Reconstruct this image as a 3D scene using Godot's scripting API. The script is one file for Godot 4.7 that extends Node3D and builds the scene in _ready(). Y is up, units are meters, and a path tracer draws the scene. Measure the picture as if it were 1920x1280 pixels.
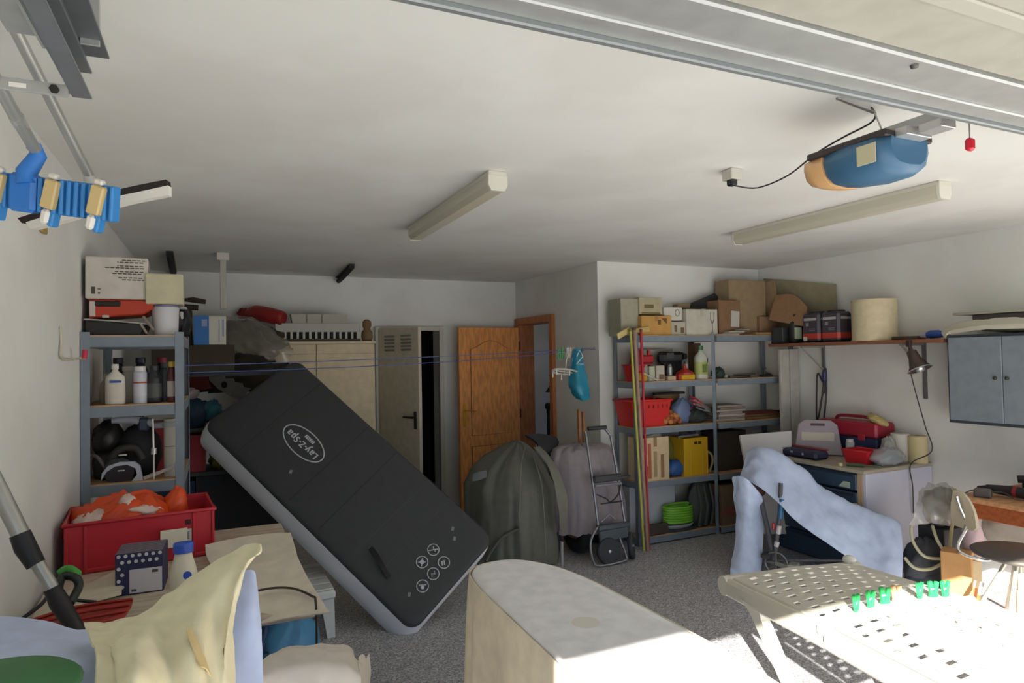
extends Node3D

# Collects triangles of one part; corners run counter-clockwise seen from outside and are turned for Godot in tri().
class G:
	var s := SurfaceTool.new()
	var n := 0
	var group := 1
	func _init():
		s.begin(Mesh.PRIMITIVE_TRIANGLES)
	func tri(a: Vector3, b: Vector3, c: Vector3):
		s.add_vertex(a)
		s.add_vertex(c)
		s.add_vertex(b)
		n += 1
	func quad(a: Vector3, b: Vector3, c: Vector3, d: Vector3):
		tri(a, b, c)
		tri(a, c, d)
	func flat():
		s.set_smooth_group(-1)
	func smooth():
		group += 1
		s.set_smooth_group(group)
	func facing(p: Array, c: Vector3):
		var mid := Vector3.ZERO
		for q in p:
			mid += q
		mid /= p.size()
		if (p[1] - p[0]).cross(p[2] - p[0]).dot(mid - c) < 0:
			p.reverse()
		if p.size() == 3:
			tri(p[0], p[1], p[2])
		else:
			quad(p[0], p[1], p[2], p[3])
	# a box with chamfered edges
	func box(c: Vector3, size: Vector3, bev := 0.003, turn := Basis()) -> G:
		flat()
		var h := size / 2
		bev = minf(bev, minf(h.x, minf(h.y, h.z)) * 0.7)
		var v := {}
		for x in [-1, 1]:
			for y in [-1, 1]:
				for z in [-1, 1]:
					var sg := Vector3(x, y, z)
					for a in 3:
						var p := h - Vector3.ONE * bev
						p[a] = h[a]
						v[[x, y, z, a]] = c + turn * (p * sg)
		for a in 3:
			var b := (a + 1) % 3
			var d := (a + 2) % 3
			for sa in [-1, 1]:
				var f := []
				for q in [[-1, -1], [1, -1], [1, 1], [-1, 1]]:
					var k := [0, 0, 0, a]
					k[a] = sa
					k[b] = q[0]
					k[d] = q[1]
					f.append(v[k])
				facing(f, c)
				if bev <= 0.0:
					continue
				for sb in [-1, 1]:
					var e := []
					for t in [[a, -1], [a, 1], [b, 1], [b, -1]]:
						var k := [0, 0, 0, t[0]]
						k[a] = sa
						k[b] = sb
						k[d] = t[1]
						e.append(v[k])
					facing(e, c)
		if bev > 0.0:
			for x in [-1, 1]:
				for y in [-1, 1]:
					for z in [-1, 1]:
						facing([v[[x, y, z, 0]], v[[x, y, z, 1]], v[[x, y, z, 2]]], c)
		return self
	# a box given by its least and greatest corner
	func span(a: Vector3, b: Vector3, bev := 0.003) -> G:
		return box((a + b) / 2, (b - a).abs(), bev)
	# a beam of rectangular section between two points
	func beam(a: Vector3, b: Vector3, w: float, h: float, up := Vector3.UP, bev := 0.002) -> G:
		var z := (b - a).normalized()
		if absf(z.dot(up)) > 0.98:
			up = Vector3.RIGHT
		var x := up.cross(z).normalized()
		return box((a + b) / 2, Vector3(w, h, a.distance_to(b)), bev, Basis(x, z.cross(x), z))
	func tube(pts: Array, r, sides := 8, closed := false) -> G:
		smooth()
		var m := pts.size()
		var rings := []
		var x := Vector3.ZERO
		for i in m:
			var a: Vector3 = pts[(i - 1 + m) % m] if closed or i > 0 else pts[i]
			var b: Vector3 = pts[(i + 1) % m] if closed or i < m - 1 else pts[i]
			var t := (b - a).normalized()
			if x == Vector3.ZERO:
				x = t.cross(Vector3.UP if absf(t.y) < 0.9 else Vector3.RIGHT).normalized()
			x = (x - t * x.dot(t)).normalized()
			var y := t.cross(x)
			var rr: float = r[i] if r is Array else r
			var ring := []
			for k in sides:
				var w := TAU * k / sides
				ring.append(pts[i] + (x * cos(w) + y * sin(w)) * rr)
			rings.append(ring)
		for i in (m if closed else m - 1):
			var p: Array = rings[i]
			var q: Array = rings[(i + 1) % m]
			for k in sides:
				var j := (k + 1) % sides
				quad(p[k], p[j], q[j], q[k])
		if not closed:
			flat()
			for k in sides:
				var j := (k + 1) % sides
				tri(pts[0], rings[0][j], rings[0][k])
				tri(pts[m - 1], rings[m - 1][k], rings[m - 1][j])
		return self
	# a tube through a smooth curve
	func hose(pts: Array, r, sides := 8, steps := 6, closed := false) -> G:
		return tube(G.curve(pts, steps, closed), r, sides, closed)
	static func curve(pts: Array, steps: int, closed := false) -> Array:
		var out := []
		var m := pts.size()
		for i in (m if closed else m - 1):
			var a: Vector3 = pts[(i - 1 + m) % m] if closed else pts[maxi(i - 1, 0)]
			var b: Vector3 = pts[i]
			var c: Vector3 = pts[(i + 1) % m]
			var d: Vector3 = pts[(i + 2) % m] if closed else pts[mini(i + 2, m - 1)]
			for k in steps:
				out.append(b.cubic_interpolate(c, a, d, float(k) / steps))
		if not closed:
			out.append(pts[m - 1])
		return out
	# a turned shape: profile of (radius, height) from bottom to top round the local y axis
	func lathe(prof: Array, sides := 20, at := Transform3D(), soft := false) -> G:
		smooth()
		for i in prof.size() - 1:
			if not soft:
				smooth()
			var p: Vector2 = prof[i]
			var q: Vector2 = prof[i + 1]
			for k in sides:
				var a := TAU * k / sides
				var b := TAU * (k + 1) / sides
				var v := [Vector3(p.x * cos(a), p.y, p.x * sin(a)), Vector3(p.x * cos(b), p.y, p.x * sin(b)), Vector3(q.x * cos(b), q.y, q.x * sin(b)), Vector3(q.x * cos(a), q.y, q.x * sin(a))]
				for j in 4:
					v[j] = at * v[j]
				if p.x > 1e-5:
					tri(v[0], v[2], v[1])
				if q.x > 1e-5:
					tri(v[0], v[3], v[2])
		return self
	# an outline in the local xy plane pushed out along local z
	func prism(poly: Array, depth: float, at := Transform3D(), bev := 0.0) -> G:
		flat()
		var pv := PackedVector2Array(poly)
		if Geometry2D.is_polygon_clockwise(pv):
			pv.reverse()
		var inner := pv
		if bev > 0.0:
			var o := Geometry2D.offset_polygon(pv, -bev)
			if o.size() == 1 and o[0].size() == pv.size():
				inner = o[0]
				if Geometry2D.is_polygon_clockwise(inner):
					inner.reverse()
				var best := 0
				for k in inner.size():
					if inner[k].distance_to(pv[0]) < inner[best].distance_to(pv[0]):
						best = k
				var turned := PackedVector2Array()
				for k in inner.size():
					turned.append(inner[(best + k) % inner.size()])
				inner = turned
			else:
				bev = 0.0
		var idx := Geometry2D.triangulate_polygon(inner)
		for i in range(0, idx.size(), 3):
			var t := [inner[idx[i]], inner[idx[i + 1]], inner[idx[i + 2]]]
			if (t[1] - t[0]).cross(t[2] - t[0]) < 0:
				t.reverse()
			tri(at * Vector3(t[0].x, t[0].y, depth), at * Vector3(t[1].x, t[1].y, depth), at * Vector3(t[2].x, t[2].y, depth))
			tri(at * Vector3(t[2].x, t[2].y, 0), at * Vector3(t[1].x, t[1].y, 0), at * Vector3(t[0].x, t[0].y, 0))
		var m := pv.size()
		for i in m:
			var j := (i + 1) % m
			if bev > 0.0:
				quad(at * Vector3(pv[i].x, pv[i].y, bev), at * Vector3(pv[j].x, pv[j].y, bev), at * Vector3(pv[j].x, pv[j].y, depth - bev), at * Vector3(pv[i].x, pv[i].y, depth - bev))
				quad(at * Vector3(pv[i].x, pv[i].y, depth - bev), at * Vector3(pv[j].x, pv[j].y, depth - bev), at * Vector3(inner[j].x, inner[j].y, depth), at * Vector3(inner[i].x, inner[i].y, depth))
				quad(at * Vector3(inner[i].x, inner[i].y, 0), at * Vector3(inner[j].x, inner[j].y, 0), at * Vector3(pv[j].x, pv[j].y, bev), at * Vector3(pv[i].x, pv[i].y, bev))
			else:
				quad(at * Vector3(pv[i].x, pv[i].y, 0), at * Vector3(pv[j].x, pv[j].y, 0), at * Vector3(pv[j].x, pv[j].y, depth), at * Vector3(pv[i].x, pv[i].y, depth))
		return self
	# cloth, paper or film: a smooth surface through rows of points, with thickness and wrinkles
	func sheet(rows: Array, nu := 8, nv := 8, thick := 0.004, wob := 0.0, freq := 6.0, sd := 1) -> G:
		var fine := []
		for r in rows:
			fine.append(G.curve(r, nu))
		var cols := []
		for k in fine[0].size():
			var line := []
			for r in fine:
				line.append(r[k])
			cols.append(G.curve(line, nv))
		var nz := FastNoiseLite.new()
		nz.seed = sd
		nz.frequency = freq
		var a := cols.size()
		var b: int = cols[0].size()
		var nrm := []
		for i in a:
			var l := []
			for j in b:
				var du: Vector3 = cols[mini(i + 1, a - 1)][j] - cols[maxi(i - 1, 0)][j]
				var dv: Vector3 = cols[i][mini(j + 1, b - 1)] - cols[i][maxi(j - 1, 0)]
				l.append(du.cross(dv).normalized())
			nrm.append(l)
		var top := []
		var low := []
		for i in a:
			var t := []
			var u := []
			for j in b:
				var p: Vector3 = cols[i][j]
				var q: Vector3 = p + nrm[i][j] * (nz.get_noise_3d(p.x, p.y, p.z) * wob + nz.get_noise_3d(p.x * 3.1, p.y * 3.1, p.z * 3.1) * wob * 0.35)
				t.append(q)
				u.append(q - nrm[i][j] * thick)
			top.append(t)
			low.append(u)
		smooth()
		for i in a - 1:
			for j in b - 1:
				quad(top[i][j], top[i + 1][j], top[i + 1][j + 1], top[i][j + 1])
		smooth()
		for i in a - 1:
			for j in b - 1:
				quad(low[i][j], low[i][j + 1], low[i + 1][j + 1], low[i + 1][j])
		flat()
		for i in a - 1:
			quad(top[i][0], low[i][0], low[i + 1][0], top[i + 1][0])
			quad(top[i][b - 1], top[i + 1][b - 1], low[i + 1][b - 1], low[i][b - 1])
		for j in b - 1:
			quad(top[0][j], top[0][j + 1], low[0][j + 1], low[0][j])
			quad(top[a - 1][j], low[a - 1][j], low[a - 1][j + 1], top[a - 1][j + 1])
		return self
	# closed rings of equal length joined one to the next
	func loft(rings: Array, ends := true, soft := true) -> G:
		smooth()
		var m: int = rings[0].size()
		for i in rings.size() - 1:
			if not soft:
				flat()
			for k in m:
				var j := (k + 1) % m
				quad(rings[i][k], rings[i][j], rings[i + 1][j], rings[i + 1][k])
		if ends:
			flat()
			for e in [0, rings.size() - 1]:
				var c := Vector3.ZERO
				for p in rings[e]:
					c += p
				c /= m
				for k in m:
					var j := (k + 1) % m
					if e == 0:
						tri(c, rings[e][j], rings[e][k])
					else:
						tri(c, rings[e][k], rings[e][j])
		return self
	# a soft lump: an ellipsoid pushed about by noise, its foot pressed flat
	func lump(c: Vector3, r: Vector3, wob := 0.2, freq := 3.0, sd := 1, foot := -1.0, turn := Basis(), na := 22, nb := 12) -> G:
		var nz := FastNoiseLite.new()
		nz.seed = sd
		nz.frequency = freq
		var rings := []
		for i in range(1, nb):
			var t := PI * i / nb
			var ring := []
			for k in na:
				var w := TAU * k / na
				var d := Vector3(sin(t) * cos(w), -cos(t), -sin(t) * sin(w))
				d *= 1.0 + wob * nz.get_noise_3d(d.x * 2 + sd, d.y * 2, d.z * 2) * 2
				d.y = maxf(d.y, foot)
				ring.append(c + turn * (d * r))
			rings.append(ring)
		return loft(rings)
	func mesh() -> ArrayMesh:
		s.generate_normals()
		return s.commit()

var made := {}
var mats := {}

func numbered(called: String) -> String:
	var k: int = made.get(called, 0)
	made[called] = k + 1
	return called if k == 0 else "%s_%03d" % [called, k]

func tag(o: Node3D, label: String, category: String, group := "") -> Node3D:
	o.set_meta("label", label)
	o.set_meta("category", category)
	if group:
		o.set_meta("group", group)
	return o

# a thing with parts: an empty node at its base
func thing(called: String, label: String, category: String, at: Vector3, group := "") -> Node3D:
	var o := Node3D.new()
	o.name = numbered(called)
	o.position = at
	add_child(o)
	return tag(o, label, category, group)

func wpos(o: Node) -> Vector3:
	var p := Vector3.ZERO
	while o is Node3D and o != self:
		p += o.position
		o = o.get_parent()
	return p

# a part under a thing (or a piece under a part); its shape is given in room coordinates unless it is local
func part(o: Node3D, called: String, g, m: Material, label := "", local := false) -> MeshInstance3D:
	var i := MeshInstance3D.new()
	i.name = called
	i.mesh = g.mesh() if g is G else g
	i.material_override = m
	if not local:
		i.position = -wpos(o)
	if label:
		i.set_meta("label", label)
	o.add_child(i, true)
	return i

# a thing that is one mesh
func single(called: String, g: G, m: Material, label: String, category: String, group := "") -> MeshInstance3D:
	var i := part(self, numbered(called), g, m)
	tag(i, label, category, group)
	return i

func structure(called: String, g: G, m: Material, o: Node3D = self) -> MeshInstance3D:
	var i := part(o, called, g, m)
	if o == self:
		i.set_meta("kind", "structure")
	return i

func copy(o: Node3D, base: String, at: Vector3, label: String) -> Node3D:
	var c := o.duplicate()
	c.name = numbered(base)
	c.position = at
	c.set_meta("label", label)
	add_child(c)
	return c

func noise(freq: float, sd: int, lo: Color, hi: Color, cell := false, size := 256, from := 0.3, to := 0.7) -> NoiseTexture2D:
	var t := NoiseTexture2D.new()
	var f := FastNoiseLite.new()
	f.seed = sd
	f.frequency = freq
	f.noise_type = FastNoiseLite.TYPE_CELLULAR if cell else FastNoiseLite.TYPE_SIMPLEX_SMOOTH
	if cell:
		f.cellular_return_type = FastNoiseLite.RETURN_CELL_VALUE
		f.fractal_type = FastNoiseLite.FRACTAL_NONE
	t.noise = f
	t.width = size
	t.height = size
	t.seamless = true
	var r := Gradient.new()
	r.offsets = PackedFloat32Array([from, to])
	r.colors = PackedColorArray([lo, hi])
	t.color_ramp = r
	return t

var mottle: NoiseTexture2D
var speck: NoiseTexture2D
var weave: NoiseTexture2D
var grainy: NoiseTexture2D

# kind: "" plain, "dusty" mottled, "cloth" woven, "wood" grained, "metal"
func mat(hex: String, rough := 0.6, kind := "", metal := 0.0) -> StandardMaterial3D:
	var key := "%s %s %s %s" % [hex, rough, kind, metal]
	if mats.has(key):
		return mats[key]
	var m := StandardMaterial3D.new()
	m.albedo_color = Color(hex)
	m.roughness = rough
	m.metallic = metal
	if kind:
		m.uv1_triplanar = true
		m.uv1_triplanar_sharpness = 4.0
	if kind == "dusty":
		m.albedo_texture = mottle
		m.uv1_scale = Vector3.ONE * 1.7
	elif kind == "cloth":
		m.albedo_texture = mottle
		m.uv1_scale = Vector3.ONE * 2.3
		m.heightmap_enabled = false
		m.rim_enabled = true
		m.rim = 0.25
	elif kind == "wood":
		m.albedo_texture = grainy
		m.uv1_scale = Vector3(3, 0.6, 3)
	elif kind == "lying wood":
		m.albedo_texture = grainy
		m.uv1_scale = Vector3(0.6, 3, 3)
	elif kind == "speck":
		m.albedo_texture = speck
		m.uv1_scale = Vector3.ONE * 1.3
	mats[key] = m
	return m

func glass(hex: String, alpha := 0.12, rough := 0.05) -> StandardMaterial3D:
	var m := StandardMaterial3D.new()
	m.albedo_color = Color(Color(hex), alpha)
	m.transparency = BaseMaterial3D.TRANSPARENCY_ALPHA
	m.roughness = rough
	return m

# letters or marks standing 1 mm proud; at: origin at the middle of the line, x along the writing, z out of the surface
func letters(o: Node3D, called: String, what: String, height: float, at: Transform3D, m: Material, font := "Droid Sans", weight := 400) -> MeshInstance3D:
	var t := TextMesh.new()
	var f := SystemFont.new()
	f.font_names = PackedStringArray([font])
	f.font_weight = weight
	t.font = f
	t.text = what
	t.font_size = 32
	t.pixel_size = height / 24.0
	t.depth = 0.001
	t.curve_step = 2.0
	var i := part(o, called, t, m)
	i.transform = Transform3D(at.basis, at.origin - wpos(o))
	return i

func turned(at: Vector3, x: Vector3, y: Vector3) -> Transform3D:
	x = x.normalized()
	y = (y - x * x.dot(y)).normalized()
	return Transform3D(Basis(x, y, x.cross(y)), at)

func yaw(deg: float) -> Basis:
	return Basis(Vector3.UP, deg_to_rad(deg))

func _ready():
	# camera
	var cam := Camera3D.new()
	cam.name = "camera"
	cam.position = Vector3(0, 1.64, 0)
	cam.basis = Basis.from_euler(Vector3(deg_to_rad(1.28), deg_to_rad(-24.46), deg_to_rad(-1.0)))
	cam.fov = 55.35
	cam.near = 0.02
	cam.current = true
	add_child(cam)
	# sky, sun, exposure
	var env := Environment.new()
	env.background_mode = Environment.BG_SKY
	var sky := Sky.new()
	var sm := ProceduralSkyMaterial.new()
	sm.sky_top_color = Color(0.36, 0.52, 0.78)
	sm.sky_horizon_color = Color(0.80, 0.86, 0.92)
	sm.ground_bottom_color = Color(0.45, 0.43, 0.40)
	sm.ground_horizon_color = Color(0.70, 0.70, 0.68)
	sm.energy_multiplier = 1.7
	sky.sky_material = sm
	env.sky = sky
	env.tonemap_mode = Environment.TONE_MAPPER_LINEAR
	env.tonemap_exposure = 1.06
	env.sdfgi_enabled = true
	env.ssao_enabled = true
	env.ssil_enabled = true
	var we := WorldEnvironment.new()
	we.name = "environment"
	we.environment = env
	add_child(we)
	var sun := DirectionalLight3D.new()
	sun.name = "sun"
	sun.light_color = Color(1.0, 0.975, 0.945)
	sun.light_energy = 6.5
	sun.light_angular_distance = 0.53
	sun.shadow_enabled = true
	sun.basis = Basis.looking_at(Vector3(1.40, -1.0, -1.73).normalized())
	add_child(sun)
	mottle = noise(0.02, 3, Color(0.95, 0.95, 0.95), Color(1, 1, 1), false, 256, 0.2, 0.7)
	speck = noise(0.12, 5, Color(0.62, 0.61, 0.605), Color(1.0, 0.99, 0.985), true, 512, 0.1, 0.95)
	grainy = noise(0.035, 8, Color(0.90, 0.88, 0.86), Color(1, 1, 1), false, 256, 0.25, 0.65)
	setting()
	ceiling_things()
	left_side()
	back_side()
	right_shelf()
	right_wall()
	middle()
	front()

var white_wall: StandardMaterial3D
var shelf_steel: StandardMaterial3D
var chipboard: StandardMaterial3D
var zinc: StandardMaterial3D
var black: StandardMaterial3D
var carton: StandardMaterial3D
var chrome: StandardMaterial3D

func setting():
	white_wall = mat("e9eae4", 0.9, "dusty")
	white_wall.uv1_world_triplanar = true
	white_wall.uv1_scale = Vector3.ONE * 0.35
	var soft := NoiseTexture2D.new()
	soft = noise(0.012, 11, Color(0.975, 0.972, 0.968), Color(1, 1, 1), false, 256, 0.3, 0.6)
	white_wall.albedo_texture = soft
	shelf_steel = mat("7f8b95", 0.5, "dusty")
	chipboard = mat("c9a377", 0.75, "lying wood")
	zinc = mat("b9bcb8", 0.42, "dusty", 0.55)
	black = mat("1c1c1e", 0.5)
	carton = mat("b8956c", 0.85, "dusty")
	chrome = mat("d8d8d8", 0.18, "", 1.0)
	var w := white_wall
	var terrazzo := mat("d8dade", 0.5, "speck")
	terrazzo.uv1_world_triplanar = true
	terrazzo.uv1_scale = Vector3.ONE * 2.6
	structure("floor", G.new().span(Vector3(-0.79, -0.2, -8.6), Vector3(5.25, 0, 0.5), 0), terrazzo)
	structure("ceiling", G.new().span(Vector3(-0.79, 2.48, -8.6), Vector3(5.25, 2.7, 0.5), 0), w)
	structure("wall_left", G.new().span(Vector3(-0.79, 0, -6.76), Vector3(-0.59, 2.48, 0.30), 0), w)
	# the right wall has a window far back, in the side room
	structure("wall_right", G.new().span(Vector3(5.05, 0, -5.35), Vector3(5.25, 2.48, 0.30), 0).span(Vector3(5.05, 0, -6.76), Vector3(5.25, 2.48, -6.5), 0).span(Vector3(5.05, 0, -6.5), Vector3(5.25, 0.8, -5.35), 0).span(Vector3(5.05, 2.3, -6.5), Vector3(5.25, 2.48, -5.35), 0), w)
	var win := structure("window_1", G.new().span(Vector3(5.12, 0.8, -6.5), Vector3(5.18, 0.86, -5.35)).span(Vector3(5.12, 2.24, -6.5), Vector3(5.18, 2.3, -5.35)).span(Vector3(5.12, 0.86, -6.5), Vector3(5.18, 2.24, -6.44)).span(Vector3(5.12, 0.86, -5.41), Vector3(5.18, 2.24, -5.35)), mat("e8e8e6", 0.4))
	structure("pane", G.new().span(Vector3(5.147, 0.86, -6.44), Vector3(5.153, 2.24, -5.41), 0), glass("ffffff", 0.05), win)
	structure("wall_back", G.new().span(Vector3(-0.79, 0, -6.96), Vector3(1.536, 2.48, -6.76), 0).span(Vector3(2.2, 0, -6.96), Vector3(5.25, 2.48, -6.76), 0).span(Vector3(1.536, 1.935, -6.96), Vector3(2.2, 2.48, -6.76), 0), w)
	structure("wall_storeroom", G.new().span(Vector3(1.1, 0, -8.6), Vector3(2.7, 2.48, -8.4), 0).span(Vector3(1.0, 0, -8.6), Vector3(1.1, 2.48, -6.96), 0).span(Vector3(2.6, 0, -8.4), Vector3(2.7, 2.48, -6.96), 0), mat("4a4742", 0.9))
	structure("wall_front", G.new().span(Vector3(4.85, 0, 0.30), Vector3(5.25, 2.48, 0.50), 0).span(Vector3(-0.79, 2.08, 0.30), Vector3(4.85, 2.48, 0.50), 0), w)
	structure("wall_block_front", G.new().span(Vector3(3.13, 0, -5.15), Vector3(5.05, 2.48, -5.0), 0), w)
	structure("wall_block_side", G.new().span(Vector3(3.13, 0, -5.88), Vector3(3.28, 2.48, -5.15), 0).span(Vector3(3.13, 0, -6.76), Vector3(3.28, 2.48, -6.66), 0).span(Vector3(3.13, 1.99, -6.66), Vector3(3.28, 2.48, -5.88), 0), w)
	structure("driveway", G.new().span(Vector3(-14, -0.2, 0.5), Vector3(18, -0.02, 22), 0), mat("e0ddd6", 0.9, "dusty"))
	# door 1: the wooden door to the side room, standing open
	var dw := mat("f0a45c", 0.45, "wood")
	var dk := mat("a8683c", 0.5, "wood")
	structure("trim_1", G.new().span(Vector3(3.09, 0, -5.89), Vector3(3.3, 2.06, -5.82)).span(Vector3(3.09, 0, -6.72), Vector3(3.3, 2.06, -6.65)).span(Vector3(3.09, 1.985, -6.65), Vector3(3.3, 2.06, -5.89)), mat("c27c4c", 0.5, "wood"))
	var door := Node3D.new()
	door.name = "door_1"
	door.set_meta("kind", "structure")
	door.position = Vector3(3.1, 0, -6.62)
	door.rotation.y = atan2(-0.10, -0.77) * -1.0
	add_child(door)
	# leaf in its own axes: hinge at 0, free edge at x = 0.77, seen face towards -z
	door.basis = Basis(Vector3(-0.77, 0, 0.10).normalized(), Vector3.UP, Vector3(-0.77, 0, 0.10).normalized().cross(Vector3.UP))
	part(door, "leaf", G.new().span(Vector3(0.02, 0.01, -0.02), Vector3(0.77, 1.955, 0.02)), dw, "", true)
	var arch := []
	for i in 13:
		var t := i / 12.0
		arch.append(Vector2(0.14 + 0.49 * t, 1.72 + 0.09 * pow(sin(PI * t), 1.6)))
	var up := arch.duplicate()
	up.append(Vector2(0.63, 0.80))
	up.append(Vector2(0.14, 0.80))
	var lowp := [Vector2(0.14, 0.68), Vector2(0.63, 0.68), Vector2(0.63, 0.16), Vector2(0.14, 0.16)]
	for poly in [up, lowp]:
		var face := Transform3D(Basis(Vector3.RIGHT, Vector3.UP, Vector3.BACK), Vector3(0, 0, -0.03))
		part(door, "panel", G.new().prism(poly, 0.012, face, 0.006), dw, "", true)
		var loop := []
		for p in poly:
			loop.append(Vector3(p.x, p.y, -0.022))
		part(door, "moulding", G.new().tube(loop, 0.007, 6, true), dk, "", true)
	var brass := mat("d9a93f", 0.3, "", 0.9)
	part(door, "handle", G.new().box(Vector3(0.715, 1.02, -0.025), Vector3(0.035, 0.24, 0.008)).tube([Vector3(0.715, 1.07, -0.03), Vector3(0.715, 1.07, -0.07)], 0.009).hose([Vector3(0.715, 1.07, -0.07), Vector3(0.68, 1.072, -0.072), Vector3(0.60, 1.06, -0.068)], 0.008), brass, "brass lever handle", true)
	for y in [0.25, 1.0, 1.75]:
		part(door, "hinge", G.new().tube([Vector3(0.012, y - 0.05, -0.02), Vector3(0.012, y + 0.05, -0.02)], 0.009), mat("5a3a20", 0.4, "", 0.6), "", true)
	# door 2: the grey metal door of the store, ajar
	var grey := mat("d2cab4", 0.5, "dusty")
	structure("trim_2", G.new().span(Vector3(1.50, 0, -6.77), Vector3(1.545, 1.97, -6.70)).span(Vector3(2.19, 0, -6.77), Vector3(2.235, 1.97, -6.70)).span(Vector3(1.545, 1.925, -6.77), Vector3(2.19, 1.97, -6.70)), mat("c2c0b4", 0.5))
	var leaf := Node3D.new()
	leaf.name = "door_2"
	leaf.set_meta("kind", "structure")
	leaf.position = Vector3(1.545, 0, -6.70)
	var along := Vector3(0.255, 0, 0.56).normalized()
	leaf.basis = Basis(along, Vector3.UP, along.cross(Vector3.UP))
	add_child(leaf)
	part(leaf, "leaf", G.new().span(Vector3(0.0, 0.02, -0.02), Vector3(0.625, 1.94, 0.02), 0.004), grey, "", true)
	for bx in [0.10, 0.36]:
		for k in 5:
			part(leaf, "louvre", G.new().box(Vector3(bx + 0.085, 1.72 + k * 0.035, 0.022), Vector3(0.16, 0.022, 0.012), 0.004, Basis(Vector3.RIGHT, 0.5)), mat("8d8c82", 0.5), "", true)
	part(leaf, "handle", G.new().box(Vector3(0.57, 1.03, 0.024), Vector3(0.04, 0.17, 0.01)).tube([Vector3(0.57, 1.06, 0.03), Vector3(0.57, 1.06, 0.065)], 0.01).tube([Vector3(0.575, 1.06, 0.065), Vector3(0.44, 1.06, 0.065)], 0.011), black, "black lever handle", true)

# ---- makers of common things ----
# front face from a (lower left) to b (upper right), the body going back by deep, standing on y
func carton_thing(called: String, label: String, category: String, a: Vector3, b: Vector3, deep: float, y: float, m: Material, tape: Material, group := "", turn := 0.0) -> Node3D:
	var c := Vector3((a.x + b.x) / 2, y, (a.z + b.z) / 2 - deep / 2)
	var s := Vector3(absf(b.x - a.x), maxf(b.y - y, 0.02), deep)
	var o := thing(called, label, category, c, group)
	part(o, "body", G.new().box(Vector3(0, s.y / 2, 0), s, 0.004), m, "", true)
	if tape:
		part(o, "tape", G.new().span(Vector3(-0.018, s.y, -s.z / 2), Vector3(0.018, s.y + 0.0012, s.z / 2), 0).span(Vector3(-0.018, s.y * 0.72, s.z / 2), Vector3(0.018, s.y, s.z / 2 + 0.0012), 0), tape, "", true)
	part(o, "flap_seam", G.new().span(Vector3(-s.x / 2 + 0.004, s.y - 0.0008, -0.002), Vector3(s.x / 2 - 0.004, s.y + 0.0008, 0.002), 0), mat("5d4a33", 0.9), "", true)
	o.rotation.y = deg_to_rad(turn)
	return o

func bottle(called: String, label: String, category: String, at: Vector3, h: float, r: float, body: Material, cap: Material, band: Material, group := "", neck := 0.35, squash := 0.7) -> Node3D:
	var o := thing(called, label, category, at, group)
	var sq := Transform3D(Basis().scaled(Vector3(1, 1, squash)), Vector3.ZERO)
	var hb := h * 0.88
	part(o, "body", G.new().lathe([Vector2(0, 0), Vector2(r * 0.9, 0), Vector2(r, h * 0.03), Vector2(r, h * 0.62), Vector2(r * 0.9, h * 0.70), Vector2(r * neck * 1.1, h * 0.82), Vector2(r * neck, hb), Vector2(0, hb)], 20, sq, true), body, "", true)
	part(o, "cap", G.new().lathe([Vector2(0, hb - 0.002), Vector2(r * neck * 1.2, hb - 0.002), Vector2(r * neck * 1.2, h - 0.004), Vector2(r * neck * 1.1, h), Vector2(0, h)], 16, sq), cap, "", true)
	if band:
		part(o, "paper_label", G.new().lathe([Vector2(r * 1.002, h * 0.14), Vector2(r * 1.015, h * 0.14), Vector2(r * 1.015, h * 0.52), Vector2(r * 1.002, h * 0.52)], 20, sq), band, "", true)
	return o

func can(called: String, label: String, category: String, at: Vector3, h: float, r: float, body: Material, cap: Material, band: Material, group := "") -> Node3D:
	var o := thing(called, label, category, at, group)
	part(o, "body", G.new().lathe([Vector2(0, 0), Vector2(r, 0), Vector2(r, h * 0.82), Vector2(r * 0.8, h * 0.88), Vector2(0, h * 0.88)], 20), body, "", true)
	part(o, "cap", G.new().lathe([Vector2(0, h * 0.87), Vector2(r * 0.82, h * 0.87), Vector2(r * 0.80, h * 0.985), Vector2(r * 0.7, h), Vector2(0, h)], 18), cap, "", true)
	if band:
		part(o, "paper_label", G.new().lathe([Vector2(r * 1.002, h * 0.2), Vector2(r * 1.02, h * 0.2), Vector2(r * 1.02, h * 0.6), Vector2(r * 1.002, h * 0.6)], 20), band, "", true)
	return o

# an open box with thin walls: outer size s, its floor at the origin
func open_box(s: Vector3, t := 0.006, taper := 1.0) -> G:
	var g := G.new()
	g.flat()
	var lo := Vector2(s.x / 2 * taper, s.z / 2 * taper)
	var hi := Vector2(s.x / 2, s.z / 2)
	var ring := func(q: Vector2, y: float) -> Array:
		return [Vector3(-q.x, y, q.y), Vector3(q.x, y, q.y), Vector3(q.x, y, -q.y), Vector3(-q.x, y, -q.y)]
	var a: Array = ring.call(lo, 0.0)
	var b: Array = ring.call(hi, s.y)
	var c: Array = ring.call(hi - Vector2(t, t), s.y)
	var d: Array = ring.call(lo - Vector2(t, t), t)
	for pair in [[a, b], [b, c], [c, d]]:
		for k in 4:
			var j := (k + 1) % 4
			g.quad(pair[0][k], pair[0][j], pair[1][j], pair[1][k])
	g.quad(a[3], a[2], a[1], a[0])
	g.quad(d[0], d[1], d[2], d[3])
	return g

func spring_line(a: Vector3, b: Vector3, sag: float, n := 10) -> Array:
	var out := []
	for i in n + 1:
		var t := float(i) / n
		out.append(a.lerp(b, t) - Vector3.UP * sag * 4 * t * (1 - t))
	return out

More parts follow.
